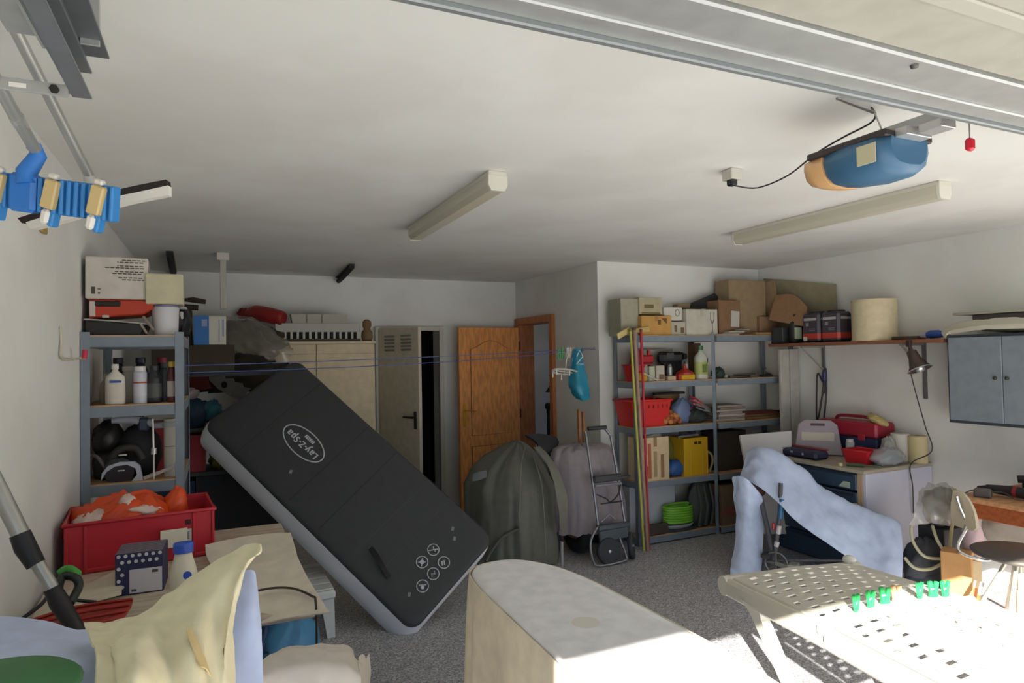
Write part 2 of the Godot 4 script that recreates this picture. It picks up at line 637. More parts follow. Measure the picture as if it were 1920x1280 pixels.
# bolt-free steel shelving: posts at given x and z, boards at given heights
func rack(called: String, label: String, x0: float, x1: float, z0: float, z1: float, top: float, levels: Array, at: Vector3, post := 0.04) -> Node3D:
	var o := thing(called, label, "shelving", at)
	for x in [x0, x1]:
		for z in [z0, z1]:
			var sx := 1.0 if x == x0 else -1.0
			var sz := 1.0 if z == z0 else -1.0
			part(o, "post", G.new().span(Vector3(x, 0, z), Vector3(x + sx * post, top, z + sz * 0.004), 0.001).span(Vector3(x, 0, z), Vector3(x + sx * 0.004, top, z + sz * post), 0.001), shelf_steel)
	for y in levels:
		part(o, "shelf_board", G.new().span(Vector3(x0 + 0.005, y - 0.012, z0 + 0.005), Vector3(x1 - 0.005, y, z1 - 0.005), 0.001), chipboard)
		for z in [z0, z1]:
			var s := 1.0 if z == z0 else -1.0
			part(o, "beam", G.new().span(Vector3(x0 + 0.004, y - 0.058, z + s * 0.004), Vector3(x1 - 0.004, y - 0.006, z + s * 0.012), 0.001), shelf_steel)
		for x in [x0, x1]:
			var s := 1.0 if x == x0 else -1.0
			part(o, "beam", G.new().span(Vector3(x + s * 0.004, y - 0.058, z0 + 0.012), Vector3(x + s * 0.012, y - 0.006, z1 - 0.012), 0.001), shelf_steel)
	return o

func batten(called: String, label: String, x: float, z0: float, z1: float):
	var o := thing(called, label, "ceiling light", Vector3(x, 2.48, (z0 + z1) / 2), "ceiling strip lights")
	var hz := absf(z1 - z0) / 2
	part(o, "base", G.new().span(Vector3(-0.045, -0.022, -hz), Vector3(0.045, 0, hz), 0.003), mat("d5d2c4", 0.5), "", true)
	part(o, "diffuser", G.new().prism([Vector2(-0.044, -0.02), Vector2(-0.046, -0.062), Vector2(-0.032, -0.088), Vector2(0.032, -0.088), Vector2(0.046, -0.062), Vector2(0.044, -0.02)], hz * 2 - 0.03, Transform3D(Basis(), Vector3(0, 0, -hz + 0.015))), mat("c9c6b2", 0.3), "", true)
	for s in [-1, 1]:
		part(o, "end_cap", G.new().prism([Vector2(-0.047, -0.019), Vector2(-0.048, -0.064), Vector2(-0.034, -0.091), Vector2(0.034, -0.091), Vector2(0.048, -0.064), Vector2(0.047, -0.019)], 0.02, Transform3D(Basis(), Vector3(0, 0, s * (hz - 0.009) - 0.01)), 0.002), mat("d9d6c8", 0.45), "", true)

func ceiling_things():
	batten("strip_light", "cream strip light on the middle of the ceiling, the left one of two", 1.168, -4.05, -2.69)
	batten("strip_light", "cream strip light on the ceiling before the blue-grey wall cabinet, the right one of two", 3.335, -3.49, -2.05)
	# the open sectional door lying under the ceiling
	var d := thing("garage_door", "white sectional garage door lying open overhead, with a bare metal leading edge", "garage door", Vector3(2.15, 2.2, -0.95))
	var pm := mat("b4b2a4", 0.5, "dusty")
	for k in 2:
		var z0 := -0.80 + k * 0.45
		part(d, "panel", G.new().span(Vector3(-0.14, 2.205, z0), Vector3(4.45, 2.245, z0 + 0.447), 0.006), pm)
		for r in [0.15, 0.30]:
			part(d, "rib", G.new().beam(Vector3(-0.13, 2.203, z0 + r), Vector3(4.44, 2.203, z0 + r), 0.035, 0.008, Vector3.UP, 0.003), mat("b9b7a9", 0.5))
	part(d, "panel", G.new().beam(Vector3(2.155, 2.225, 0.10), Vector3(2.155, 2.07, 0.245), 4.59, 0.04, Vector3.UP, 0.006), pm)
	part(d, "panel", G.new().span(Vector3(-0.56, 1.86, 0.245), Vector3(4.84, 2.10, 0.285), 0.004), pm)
	part(d, "leading_edge", G.new().span(Vector3(-0.16, 2.196, -0.955), Vector3(4.47, 2.25, -0.80), 0.004), zinc)
	part(d, "edge_lip", G.new().span(Vector3(-0.16, 2.185, -0.968), Vector3(4.47, 2.225, -0.952), 0.003), mat("8f9494", 0.45, "", 0.5))
	part(d, "edge_rib", G.new().span(Vector3(-0.16, 2.190, -0.912), Vector3(4.47, 2.199, -0.895), 0.003), zinc)
	for x in [0.35, 1.25, 2.25]:
		part(d, "screw", G.new().lathe([Vector2(0, -0.006), Vector2(0.007, -0.005), Vector2(0.008, 0)], 10, Transform3D(Basis(), Vector3(x, 2.196, -0.82)), true), mat("6d6a64", 0.5, "", 0.6))
	# door opener
	var o := thing("garage_door_opener", "blue electric door opener with a peach lamp end, hung on a ceiling rail", "door opener", Vector3(2.0, 2.2, -1.45))
	var blue := mat("436f90", 0.4)
	var rings := []
	for z in [-1.575, -1.56, -1.46, -1.375, -1.345, -1.335]:
		var k: float = {-1.575: 0.80, -1.56: 0.9, -1.46: 1.0, -1.375: 0.97, -1.345: 0.88, -1.335: 0.72}[z]
		var ring := []
		for p in [Vector2(-0.118, 2.305), Vector2(-0.122, 2.27), Vector2(-0.105, 2.222), Vector2(-0.07, 2.198), Vector2(0.0, 2.192), Vector2(0.07, 2.198), Vector2(0.105, 2.222), Vector2(0.122, 2.27), Vector2(0.118, 2.305)]:
			ring.append(Vector3(2.0 + p.x * k, 2.305 + (p.y - 2.305) * k, z))
		rings.append(ring)
	part(o, "housing", G.new().loft(rings), blue)
	var lens := []
	for z in [-1.68, -1.665, -1.62, -1.575]:
		var k: float = {-1.68: 0.5, -1.665: 0.72, -1.62: 0.86, -1.575: 0.9}[z]
		var ring := []
		for p in [Vector2(-0.118, 2.305), Vector2(-0.122, 2.27), Vector2(-0.105, 2.222), Vector2(-0.07, 2.198), Vector2(0.0, 2.192), Vector2(0.07, 2.198), Vector2(0.105, 2.222), Vector2(0.122, 2.27), Vector2(0.118, 2.305)]:
			ring.append(Vector3(2.0 + p.x * k, 2.305 + (p.y - 2.305) * k, z))
		lens.append(ring)
	part(o, "lamp_cover", G.new().loft(lens), mat("f0bf86", 0.3), "peach translucent lamp cover")
	part(o, "top_plate", G.new().span(Vector3(1.885, 2.303, -1.63), Vector3(2.115, 2.325, -1.335), 0.004), mat("3b3432", 0.5))
	part(o, "rail", G.new().span(Vector3(1.982, 2.326, -1.62), Vector3(2.018, 2.36, 0.22), 0.002), zinc)
	part(o, "rail_seal", G.new().span(Vector3(1.99, 2.322, -1.28), Vector3(2.01, 2.327, 0.22), 0), black)
	part(o, "bracket", G.new().span(Vector3(1.93, 2.30, -1.335), Vector3(2.05, 2.326, -1.295), 0.002), mat("c8c8c4", 0.4, "", 0.6))
	part(o, "bracket", G.new().span(Vector3(1.96, 2.30, -1.28), Vector3(2.03, 2.325, -1.21), 0.002), mat("c8c8c4", 0.4, "", 0.6))
	part(o, "sticker", G.new().span(Vector3(1.879, 2.228, -1.43), Vector3(1.8825, 2.29, -1.365), 0), mat("cfc9a6", 0.6), "pale printed sticker")
	part(o, "hanger_strap", G.new().beam(Vector3(1.883, 2.478, -1.501), Vector3(1.983, 2.420, -1.438), 0.018, 0.003), zinc)
	part(o, "hanger_strap", G.new().beam(Vector3(1.983, 2.420, -1.438), Vector3(1.99, 2.36, -1.42), 0.018, 0.003), zinc)
	part(o, "pull_cord", G.new().tube([Vector3(1.955, 2.325, -1.13), Vector3(1.955, 2.235, -1.13)], 0.0018, 5), mat("9a948c", 0.7))
	part(o, "pull_knob", G.new().box(Vector3(1.955, 2.218, -1.13), Vector3(0.026, 0.036, 0.02), 0.006), mat("d8263a", 0.4), "red pull knob")
	part(o, "release_tag", G.new().box(Vector3(1.965, 2.312, -1.165), Vector3(0.02, 0.02, 0.014), 0.005), mat("d8263a", 0.4), "red tag")
	# its ceiling socket and cable
	var so := thing("ceiling_socket", "small grey socket box on the ceiling with a black plug in it", "socket", Vector3(2.167, 2.480, -2.287))
	part(so, "box", G.new().box(Vector3(0, -0.025, 0), Vector3(0.065, 0.05, 0.065), 0.004), mat("c6c4b8", 0.5), "", true)
	part(so, "plug", G.new().box(Vector3(-0.005, -0.062, 0.005), Vector3(0.036, 0.03, 0.04), 0.006), black, "black plug", true)
	single("power_cable", G.new().hose([Vector3(2.177, 2.405, -2.280), Vector3(2.321, 2.410, -2.287), Vector3(2.320, 2.420, -2.112), Vector3(2.168, 2.420, -1.827), Vector3(2.126, 2.430, -1.673), Vector3(2.138, 2.450, -1.572), Vector3(2.106, 2.460, -1.525), Vector3(2.053, 2.470, -1.500)], 0.0035, 6), black, "thin black cable sagging from the ceiling socket to the blue door opener", "cable")
	# the left door track
	var t := thing("door_track", "galvanised door track and wall angle in the upper left, with a slotted cross bracket", "door track", Vector3(-0.24, 2.2, -0.4))
	part(t, "track", G.new().span(Vector3(-0.267, 2.19, -1.585), Vector3(-0.260, 2.25, 0.20), 0.001).span(Vector3(-0.267, 2.19, -1.585), Vector3(-0.232, 2.196, 0.20), 0.001).span(Vector3(-0.267, 2.244, -1.585), Vector3(-0.232, 2.25, 0.20), 0.001), mat("8d9296", 0.42, "dusty", 0.6))
	part(t, "upper_rail", G.new().span(Vector3(-0.240, 2.262, -1.54), Vector3(-0.195, 2.268, 0.20), 0.001).span(Vector3(-0.240, 2.25, -1.54), Vector3(-0.235, 2.268, 0.20), 0.001), mat("7e8387", 0.45, "dusty", 0.6))
	part(t, "angle_bar", G.new().span(Vector3(-0.325, 2.215, -1.37), Vector3(-0.269, 2.221, 0.20), 0.001).span(Vector3(-0.275, 2.195, -1.37), Vector3(-0.269, 2.221, 0.20), 0.001), zinc)
	part(t, "cross_bracket", G.new().span(Vector3(-0.59, 2.195, -1.585), Vector3(-0.267, 2.2, -1.545), 0.001).span(Vector3(-0.59, 2.175, -1.549), Vector3(-0.267, 2.2, -1.545), 0.001), zinc)
	for x in [-0.42, -0.35]:
		part(t, "slot", G.new().span(Vector3(x - 0.014, 2.182, -1.5445), Vector3(x + 0.014, 2.191, -1.5435), 0), mat("e6e4d8", 0.6))
	part(t, "bolt", G.new().lathe([Vector2(0, 0), Vector2(0.009, 0), Vector2(0.009, 0.006), Vector2(0, 0.006)], 6, Transform3D(Basis(Vector3.RIGHT, PI / 2), Vector3(-0.29, 2.187, -1.545))), mat("3d3b36", 0.5, "", 0.7))
	part(t, "ceiling_hanger", G.new().span(Vector3(-0.233, 2.25, -1.46), Vector3(-0.2, 2.48, -1.455), 0.001), zinc)
	# hooks and hangers near the back wall
	for h in [[Vector3(-0.315, 2.480, -5.527), Vector3(-0.351, 2.480, -6.753), "black padded ceiling hook nearest the left wall"], [Vector3(1.096, 2.480, -5.792), Vector3(1.166, 2.480, -7.266), "black padded ceiling hook to the right of the white hanger bar"]]:
		var hk := thing("ceiling_hook", h[2], "hook", (h[0] + h[1]) / 2, "black ceiling hooks")
		var p: Vector3 = h[0]
		var q: Vector3 = h[1]
		part(hk, "plate", G.new().beam(p - Vector3.UP * 0.008, q - Vector3.UP * 0.008, 0.05, 0.014), black)
		part(hk, "padded_arm", G.new().hose([p - Vector3.UP * 0.03, p.lerp(q, 0.5) - Vector3.UP * 0.045, q - Vector3.UP * 0.04], 0.024, 8), mat("232222", 0.85))
	var hb := thing("hanger_bar", "white metal bar hanging from the ceiling near the back wall", "hanger", Vector3(0.053, 2.480, -5.513))
	part(hb, "ceiling_plate", G.new().box(Vector3(0, -0.03, 0), Vector3(0.09, 0.06, 0.05), 0.004), mat("c9c5ba", 0.5), "", true)
	part(hb, "bar", G.new().box(Vector3(0, -0.24, 0), Vector3(0.045, 0.40, 0.03), 0.004), mat("b8b3a8", 0.5), "", true)

func left_side():
	var alu := mat("aeb1ad", 0.35, "dusty", 0.6)
	var blue := mat("3484c6", 0.5)
	var cream := mat("cdb57e", 0.55)
	var white := mat("e2e0d6", 0.6)
	# pool vacuum head on its pole
	var c := Vector3(-0.384, 2.022, -1.759)
	var hx: Vector3 = (Vector3(-0.215, 1.990, -1.682) - Vector3(-0.555, 2.045, -1.836)).normalized()
	var back: Vector3 = (Vector3(-0.411, 2.048, -1.880) - c).normalized()
	var hy: Vector3 = back.cross(hx).normalized()
	hy = -hy if hy.y < 0 else hy
	var o := thing("pool_vacuum_head", "blue ribbed pool vacuum head with cream weights, on an aluminium pole at the upper left", "pool cleaner", c)
	var at := func(x: float, y: float, z: float) -> Vector3:
		return c + hx * x + hy * y + back * z
	var b := Basis(hx, hy, hx.cross(hy))
	var g := G.new()
	for k in 26:
		var x := -0.20 + k * 0.0160
		if absf(x) < 0.024:
			continue
		g.box(at.call(x, 0, 0), Vector3(0.0095, 0.078, 0.03), 0.003, b)
	part(o, "ribbed_body", g.box(at.call(0, 0, 0.006), Vector3(0.41, 0.068, 0.018), 0.004, b), blue)
	part(o, "centre_plate", G.new().box(at.call(0, 0.0, -0.004), Vector3(0.06, 0.085, 0.034), 0.008, b), mat("2a76c8", 0.4))
	for x in [-0.155, -0.066, 0.055, 0.157]:
		var tilt := b * Basis(Vector3.BACK, -0.18)
		part(o, "weight", G.new().box(at.call(x, 0.004, -0.024), Vector3(0.029, 0.064, 0.018), 0.003, tilt), cream, "cream weight block")
		part(o, "roller", G.new().box(at.call(x - 0.008, -0.045, -0.012), Vector3(0.02, 0.034, 0.02), 0.006, tilt), white, "white roller")
		part(o, "roller", G.new().box(at.call(x + 0.007, 0.043, -0.012), Vector3(0.02, 0.014, 0.018), 0.004, tilt), white, "white roller")
		part(o, "bracket", G.new().box(at.call(x + 0.012, -0.045, 0.0), Vector3(0.012, 0.045, 0.026), 0.003, tilt), blue)
	var neck: Vector3 = at.call(0.0, 0.045, -0.01)
	part(o, "socket", G.new().tube([at.call(0.004, 0.02, -0.012), neck, Vector3(-0.355, 2.103, -1.733), Vector3(-0.363, 2.121, -1.725)], [0.022, 0.021, 0.017, 0.0155]), mat("2a76c8", 0.4))
	part(o, "pole", G.new().tube([Vector3(-0.359, 2.112, -1.723), Vector3(-0.374, 2.154, -1.630), Vector3(-0.399, 2.230, -1.486)], 0.0125, 12), alu)
	part(o, "pole_clip", G.new().tube([Vector3(-0.370, 2.143, -1.662), Vector3(-0.373, 2.153, -1.635)], 0.0145, 12), mat("c9cbc8", 0.3, "", 0.7))
	# pool brush behind it
	var q0 := Vector3(-0.459, 2.032, -2.155)
	var q1 := Vector3(-0.108, 2.107, -1.994)
	var qm := Vector3(-0.277, 2.078, -2.071)
	var br := thing("pool_brush", "curved white pool brush with a black bristle strip, behind the blue vacuum head", "brush", qm)
	part(br, "bar", G.new().sheet([[Vector3(-0.454, 2.026, -2.153), Vector3(-0.361, 2.052, -2.099), Vector3(-0.274, 2.075, -2.054), Vector3(-0.189, 2.095, -2.020), Vector3(-0.108, 2.117, -1.993)], [Vector3(-0.441, 2.006, -2.147), Vector3(-0.348, 2.028, -2.094), Vector3(-0.261, 2.053, -2.048), Vector3(-0.187, 2.073, -2.019), Vector3(-0.108, 2.091, -1.994)]], 5, 2, 0.025), white)
	part(br, "bristles", G.new().sheet([[Vector3(-0.471, 2.037, -2.166), Vector3(-0.375, 2.065, -2.111), Vector3(-0.282, 2.089, -2.062), Vector3(-0.196, 2.112, -2.028), Vector3(-0.111, 2.132, -2.000)], [Vector3(-0.460, 2.023, -2.161), Vector3(-0.367, 2.050, -2.108), Vector3(-0.275, 2.075, -2.059), Vector3(-0.190, 2.096, -2.026), Vector3(-0.108, 2.116, -1.999)]], 5, 2, 0.03), mat("2a2422", 0.9), "black bristle strip")
	part(br, "pole", G.new().tube([Vector3(-0.302, 2.125, -2.104), Vector3(-0.314, 2.156, -2.075), Vector3(-0.382, 2.334, -1.805), Vector3(-0.426, 2.447, -1.669)], 0.0125, 12), alu)
	part(br, "ferrule", G.new().tube([Vector3(-0.295, 2.108, -2.090), Vector3(-0.314, 2.151, -2.081)], 0.0145, 10), mat("b9bab4", 0.5))
	single("wooden_batten", G.new().span(Vector3(-0.589, 2.237, -2.880), Vector3(-0.575, 2.128, -2.949), 0.003), mat("b79a5c", 0.7, "wood"), "short wooden batten on the left wall below the pool brush", "batten")
	# wall hook
	var wh := thing("wall_hook", "white wire wall hook with a red tip beside the left steel shelving", "hook", Vector3(-0.590, 1.734, -3.250))
	part(wh, "wire", G.new().hose([Vector3(-0.583, 1.794, -3.212), Vector3(-0.583, 1.733, -3.222), Vector3(-0.580, 1.666, -3.215), Vector3(-0.585, 1.661, -3.452), Vector3(-0.531, 1.664, -3.428)], 0.006, 6), mat("d2cdb8", 0.5))
	part(wh, "tip", G.new().tube([Vector3(-0.535, 1.662, -3.430), Vector3(-0.531, 1.700, -3.427)], 0.011, 8), mat("c42a44", 0.5), "red tip")

	# left shelving
	rack("steel_shelving", "blue-grey steel shelving against the left wall with bottles and power tools", -0.588, -0.148, -4.40, -3.66, 1.79, [1.775, 1.437, 1.06, 0.55, 0.12], Vector3(-0.368, 0, -4.03))
	var z := -3.70
	# top of the left shelving
	var bk := thing("flat_tray", "black flat tray with a silver rim lying on top of the left shelving", "tray", Vector3(-0.45, 1.775, -3.85))
	part(bk, "tray", G.new().prism([Vector2(-0.12, 0), Vector2(0.11, 0), Vector2(0.13, 0.055), Vector2(-0.125, 0.075)], 0.30, Transform3D(Basis(), Vector3(0, 0, -0.15)), 0.004), mat("191918", 0.5), "", true)
	part(bk, "rim", G.new().tube([Vector3(-0.128, 0.078, 0.152), Vector3(0.0, 0.07, 0.152), Vector3(0.132, 0.058, 0.152)], 0.005, 6), mat("b5b5ae", 0.3, "", 0.6), "silver rim", true)
	var rc := thing("tool_case", "orange-red tool case with a dark grip, under the white printed carton", "tool case", Vector3(-0.43, 1.86, -3.85))
	part(rc, "shell", G.new().prism([Vector2(-0.13, 0.0), Vector2(0.10, 0.02), Vector2(0.145, 0.05), Vector2(0.145, 0.092), Vector2(-0.13, 0.092)], 0.28, Transform3D(Basis(), Vector3(0, 0, -0.14)), 0.006), mat("b8391c", 0.45), "", true)
	part(rc, "grip", G.new().box(Vector3(-0.06, 0.07, 0.135), Vector3(0.13, 0.03, 0.02), 0.006), mat("231d18", 0.6), "dark grip", true)
	part(rc, "latch", G.new().box(Vector3(-0.115, 0.045, 0.14), Vector3(0.025, 0.075, 0.012), 0.003), mat("c9bcb4", 0.5), "", true)
	part(rc, "latch", G.new().box(Vector3(-0.06, 0.008, 0.14), Vector3(0.03, 0.014, 0.012), 0.003), mat("c9bcb4", 0.5), "", true)
	for zz in [-0.1, 0.1]:
		part(rc, "foot", G.new().box(Vector3(-0.11, -0.004, zz), Vector3(0.02, 0.012, 0.02), 0.003), black, "", true)
	var wb := thing("printed_carton", "large white carton with rows of print, topmost on the left shelving", "box", Vector3(-0.445, 1.955, -3.82))
	part(wb, "body", G.new().box(Vector3(0, 0.1, 0), Vector3(0.265, 0.205, 0.26), 0.004), mat("cfc8bd", 0.85, "dusty"), "", true)
	var ink := mat("4c473f", 0.8)
	var lines := G.new()
	for l in [[0.02, 0.12, 0.186], [0.0, 0.12, 0.176], [0.0, 0.12, 0.158], [-0.05, 0.12, 0.148], [-0.01, 0.115, 0.130], [-0.02, 0.115, 0.120], [0.005, 0.115, 0.100], [0.02, 0.115, 0.09]]:
		var x: float = l[0]
		var k := 0
		while x < l[1] - 0.008:
			var wd := 0.006 + 0.012 * absf(sin(x * 400.0 + k))
			lines.span(Vector3(x, l[2], 0.1295), Vector3(minf(x + wd, l[1]), l[2] + 0.005, 0.1308), 0)
			x += wd + 0.004
			k += 1
	lines.span(Vector3(-0.108, 0.02, 0.1295), Vector3(-0.092, 0.055, 0.1308), 0).span(Vector3(-0.082, 0.042, 0.1295), Vector3(-0.068, 0.047, 0.1308), 0).span(Vector3(-0.08, 0.02, 0.1295), Vector3(-0.072, 0.03, 0.1308), 0)
	part(wb, "print", lines, ink, "rows of dark print", true).set_meta("kind", "stuff")
	part(wb, "tape", G.new().span(Vector3(-0.02, 0.2, -0.13), Vector3(0.02, 0.2035, 0.13), 0), mat("c2b79d", 0.4), "", true)
	wb.rotation.y = deg_to_rad(3)
	var bu := thing("bucket", "white plastic bucket on the right of the top board of the left shelving", "bucket", Vector3(-0.235, 1.775, -3.77))
	part(bu, "tub", G.new().lathe([Vector2(0, 0), Vector2(0.058, 0), Vector2(0.064, 0.14), Vector2(0.064, 0.145), Vector2(0.061, 0.145), Vector2(0.056, 0.01), Vector2(0, 0.01)], 28), mat("c5c6c8", 0.45), "", true)
	part(bu, "lid", G.new().lathe([Vector2(0, 0.147), Vector2(0.067, 0.146), Vector2(0.068, 0.153), Vector2(0.0, 0.156)], 28), mat("6f6f9a", 0.4), "violet-grey lid", true)
	var cb := carton_thing("small_carton", "small cream carton standing on the white bucket", "box", Vector3(-0.317, 1.934, -3.680), Vector3(-0.151, 2.083, -3.680), 0.17, 1.9315, mat("c9c2a2", 0.85, "dusty"), null)
	var bf := thing("tool_bag", "dark tool bag with white trim at the right end of the left shelving top", "bag", Vector3(-0.165, 1.775, -3.98))
	part(bf, "body", G.new().lump(Vector3(0, 0.08, 0), Vector3(0.045, 0.085, 0.14), 0.12, 1.5, 4, -0.9), mat("1a1b22", 0.6), "", true)
	part(bf, "trim", G.new().box(Vector3(0.0, 0.15, 0.05), Vector3(0.05, 0.012, 0.16), 0.004), mat("b9b6b4", 0.5), "white trim", true)
	part(bf, "trim", G.new().box(Vector3(0.0, 0.11, 0.133), Vector3(0.016, 0.04, 0.01), 0.003), mat("b9b6b4", 0.5), "white trim", true)
	single("metal_bar", G.new().beam(Vector3(-0.28, 1.80, -3.69), Vector3(-0.33, 1.87, -3.72), 0.012, 0.012).beam(Vector3(-0.31, 1.782, -3.69), Vector3(-0.345, 1.84, -3.70), 0.012, 0.01), mat("a59c90", 0.4, "", 0.6), "pair of short metal bars leaning on the white bucket", "metal bar")

	# bottles on the second board
	var yb := 1.437
	var offw := mat("d9d4c6", 0.5)
	var b1 := bottle("jerry_bottle", "large white bottle with a blue stripe, tallest on the bottle board of the left shelving", "bottle", Vector3(-0.452, yb, -3.72), 0.198, 0.043, offw, mat("d5d2c9", 0.5), mat("d0c8bb", 0.6), "", 0.3)
	part(b1, "stripe", G.new().box(Vector3(0.005, 0.112, 0.0335), Vector3(0.05, 0.011, 0.004), 0.001), mat("2f5a9c", 0.5), "blue stripe", true)
	bottle("bottle", "beige bottle half hidden behind the large white bottle", "bottle", Vector3(-0.497, yb, -3.80), 0.15, 0.032, mat("8d8672", 0.5), mat("a39c86", 0.5), null)
	bottle("bottle", "small white bottle with a square cap right behind the large white bottle", "bottle", Vector3(-0.408, yb, -3.84), 0.185, 0.034, mat("b5b1a6", 0.5), mat("bfbbb0", 0.5), null, "", 0.7)
	can("spray_can", "white spray can with a red ring in the middle of the bottle board", "spray can", Vector3(-0.345, yb, -3.72), 0.185, 0.03, mat("c0c2cc", 0.35), mat("dcd9d2", 0.4), mat("c7c9d2", 0.4)).get_node("cap")
	single("red_ring", G.new().lathe([Vector2(0.0303, 0.10), Vector2(0.0312, 0.10), Vector2(0.0312, 0.108), Vector2(0.0303, 0.108)], 20, Transform3D(Basis(), Vector3(-0.345, yb, -3.72))), mat("b5402c", 0.5), "red rubber ring round the white spray can", "ring")
	bottle("oil_bottle", "dark oil bottle with a pale label right of the white spray can", "bottle", Vector3(-0.285, yb, -3.73), 0.187, 0.035, mat("23262a", 0.4), mat("2c2d2f", 0.4), mat("4b4d4c", 0.5), "", 0.5)
	bottle("oil_bottle", "tall dark grey bottle between the oil bottle and the yellow-capped bottle", "bottle", Vector3(-0.243, yb, -3.80), 0.20, 0.03, mat("33373d", 0.4), mat("3d4045", 0.4), null, "", 0.5)
	bottle("slim_bottle", "slim dark red bottle with a yellow cap beside the left shelving's right post", "bottle", Vector3(-0.206, yb, -3.725), 0.205, 0.021, mat("5a2326", 0.4), mat("c7a527", 0.4), mat("b9b0a6", 0.5), "", 0.6)
	for k in 3:
		bottle("back_row_bottle", ["black bottle in the back row behind the white jerry bottle", "dark blue bottle in the back row behind the spray can", "dark bottle with a red cap in the back row of the bottle board"][k], "bottle", Vector3(-0.47 + 0.1 * k, yb, -3.98 - 0.03 * k), 0.23, 0.04, mat(["1b1c22", "20243a", "1f1f1f"][k], 0.45), mat(["202020", "24263a", "7c2430"][k], 0.5), null, "", 0.5)
	# tools on the third board
	var yt := 1.06
	var hm := thing("welding_helmet", "black helmet-shaped tool case standing left on the tool board of the left shelving", "case", Vector3(-0.50, yt, -3.86))
	part(hm, "shell", G.new().lump(Vector3(0, 0.20, 0), Vector3(0.07, 0.09, 0.1), 0.12, 1.2, 8, -0.8), mat("232220", 0.45), "", true)
	part(hm, "base", G.new().lump(Vector3(-0.005, 0.07, 0), Vector3(0.066, 0.09, 0.1), 0.12, 1.2, 9, -0.78), mat("2e2b28", 0.6), "", true)
	part(hm, "strap", G.new().hose([Vector3(-0.06, 0.13, 0.08), Vector3(-0.03, 0.12, 0.115), Vector3(0.0, 0.07, 0.12), Vector3(0.02, 0.03, 0.12)], 0.009, 6), mat("6c6660", 0.7), "", true)
	var cs := thing("circular_saw", "grey circular saw with a white blade guard at the front of the tool board", "circular saw", Vector3(-0.42, yt, -3.73))
	var disc := Transform3D(Basis(Vector3.RIGHT, PI / 2), Vector3(-0.015, 0.052, 0.03))
	part(cs, "blade_guard", G.new().prism([Vector2(-0.09, 0.012), Vector2(-0.085, 0.05), Vector2(-0.06, 0.082), Vector2(-0.01, 0.098), Vector2(0.05, 0.094), Vector2(0.075, 0.07), Vector2(0.088, 0.0), Vector2(0.04, 0.0), Vector2(0.062, 0.03), Vector2(0.055, 0.062), Vector2(0.02, 0.082), Vector2(-0.03, 0.078), Vector2(-0.065, 0.055)], 0.03, Transform3D(Basis(), Vector3(0, 0, 0.01)), 0.003), mat("b4b8c2", 0.4), "white blade guard", true)
	part(cs, "motor", G.new().lathe([Vector2(0, -0.05), Vector2(0.055, -0.05), Vector2(0.065, -0.03), Vector2(0.065, 0.0), Vector2(0, 0.0)], 20, disc), mat("262629", 0.4), "", true)
	part(cs, "blade", G.new().lathe([Vector2(0, 0), Vector2(0.06, 0.0), Vector2(0.06, 0.004), Vector2(0, 0.004)], 24, disc), mat("39393c", 0.3, "", 0.6), "", true)
	part(cs, "grip", G.new().hose([Vector3(-0.06, 0.09, 0), Vector3(-0.02, 0.15, 0.0), Vector3(0.05, 0.155, 0.0), Vector3(0.085, 0.10, 0.0)], 0.02, 8), mat("2b2827", 0.6), "", true)
	part(cs, "nameplate", G.new().box(Vector3(-0.005, 0.055, 0.036), Vector3(0.03, 0.006, 0.003), 0.001), mat("c6c3bb", 0.5), "", true)
	part(cs, "nameplate", G.new().box(Vector3(-0.0, 0.128, 0.022), Vector3(0.035, 0.008, 0.004), 0.001), mat("c6c3bb", 0.5), "", true)
	var wr := thing("pipe_wrench", "silver adjustable wrench lying aslant at the right front of the tool board", "wrench", Vector3(-0.26, yt, -3.70))
	part(wr, "handle", G.new().beam(Vector3(-0.07, 0.008, 0.0), Vector3(0.06, 0.052, 0.0), 0.012, 0.018), mat("c2c0bb", 0.3, "", 0.6), "", true)
	part(wr, "jaw", G.new().prism([Vector2(0.045, 0.055), Vector2(0.075, 0.075), Vector2(0.082, 0.0), Vector2(0.07, 0.0), Vector2(0.066, 0.045)], 0.014, Transform3D(Basis(), Vector3(0, 0, -0.007)), 0.002), mat("c2c0bb", 0.3, "", 0.6), "", true)
	var tb := thing("cardboard_tube", "tall white tube standing at the right of the tool board", "tube", Vector3(-0.215, yt, -3.77))
	part(tb, "tube", G.new().lathe([Vector2(0, 0), Vector2(0.031, 0), Vector2(0.031, 0.29), Vector2(0.027, 0.29), Vector2(0, 0.28)], 20), mat("cbc9bb", 0.6), "", true)
	part(tb, "collar", G.new().lathe([Vector2(0.031, 0.25), Vector2(0.037, 0.252), Vector2(0.037, 0.275), Vector2(0.031, 0.277)], 20), mat("b9c0c6", 0.5), "", true)
	part(tb, "band", G.new().lathe([Vector2(0.0312, 0.15), Vector2(0.0325, 0.15), Vector2(0.0325, 0.153), Vector2(0.0312, 0.153)], 20), mat("6b6a60", 0.6), "", true)
	var rb := carton_thing("red_box", "dark red box behind the white tube on the tool board", "box", Vector3(-0.331, 1.020, -3.850), Vector3(-0.224, 1.301, -3.850), 0.16, yt, mat("8f1f25", 0.6), null)
	part(rb, "lid", G.new().box(Vector3(0, 0.252, 0), Vector3(0.14, 0.03, 0.17), 0.005), mat("b9bcc6", 0.5), "pale lid", true)
	var ht := thing("angle_grinder", "white and blue-grey grinder lying on top of the tools, under the second board", "grinder", Vector3(-0.36, yt + 0.23, -3.82))
	part(ht, "body", G.new().tube([Vector3(-0.12, 0.06, 0), Vector3(-0.03, 0.062, 0), Vector3(0.06, 0.04, 0)], [0.014, 0.022, 0.024], 10), mat("b9bdc7", 0.4), "", true)
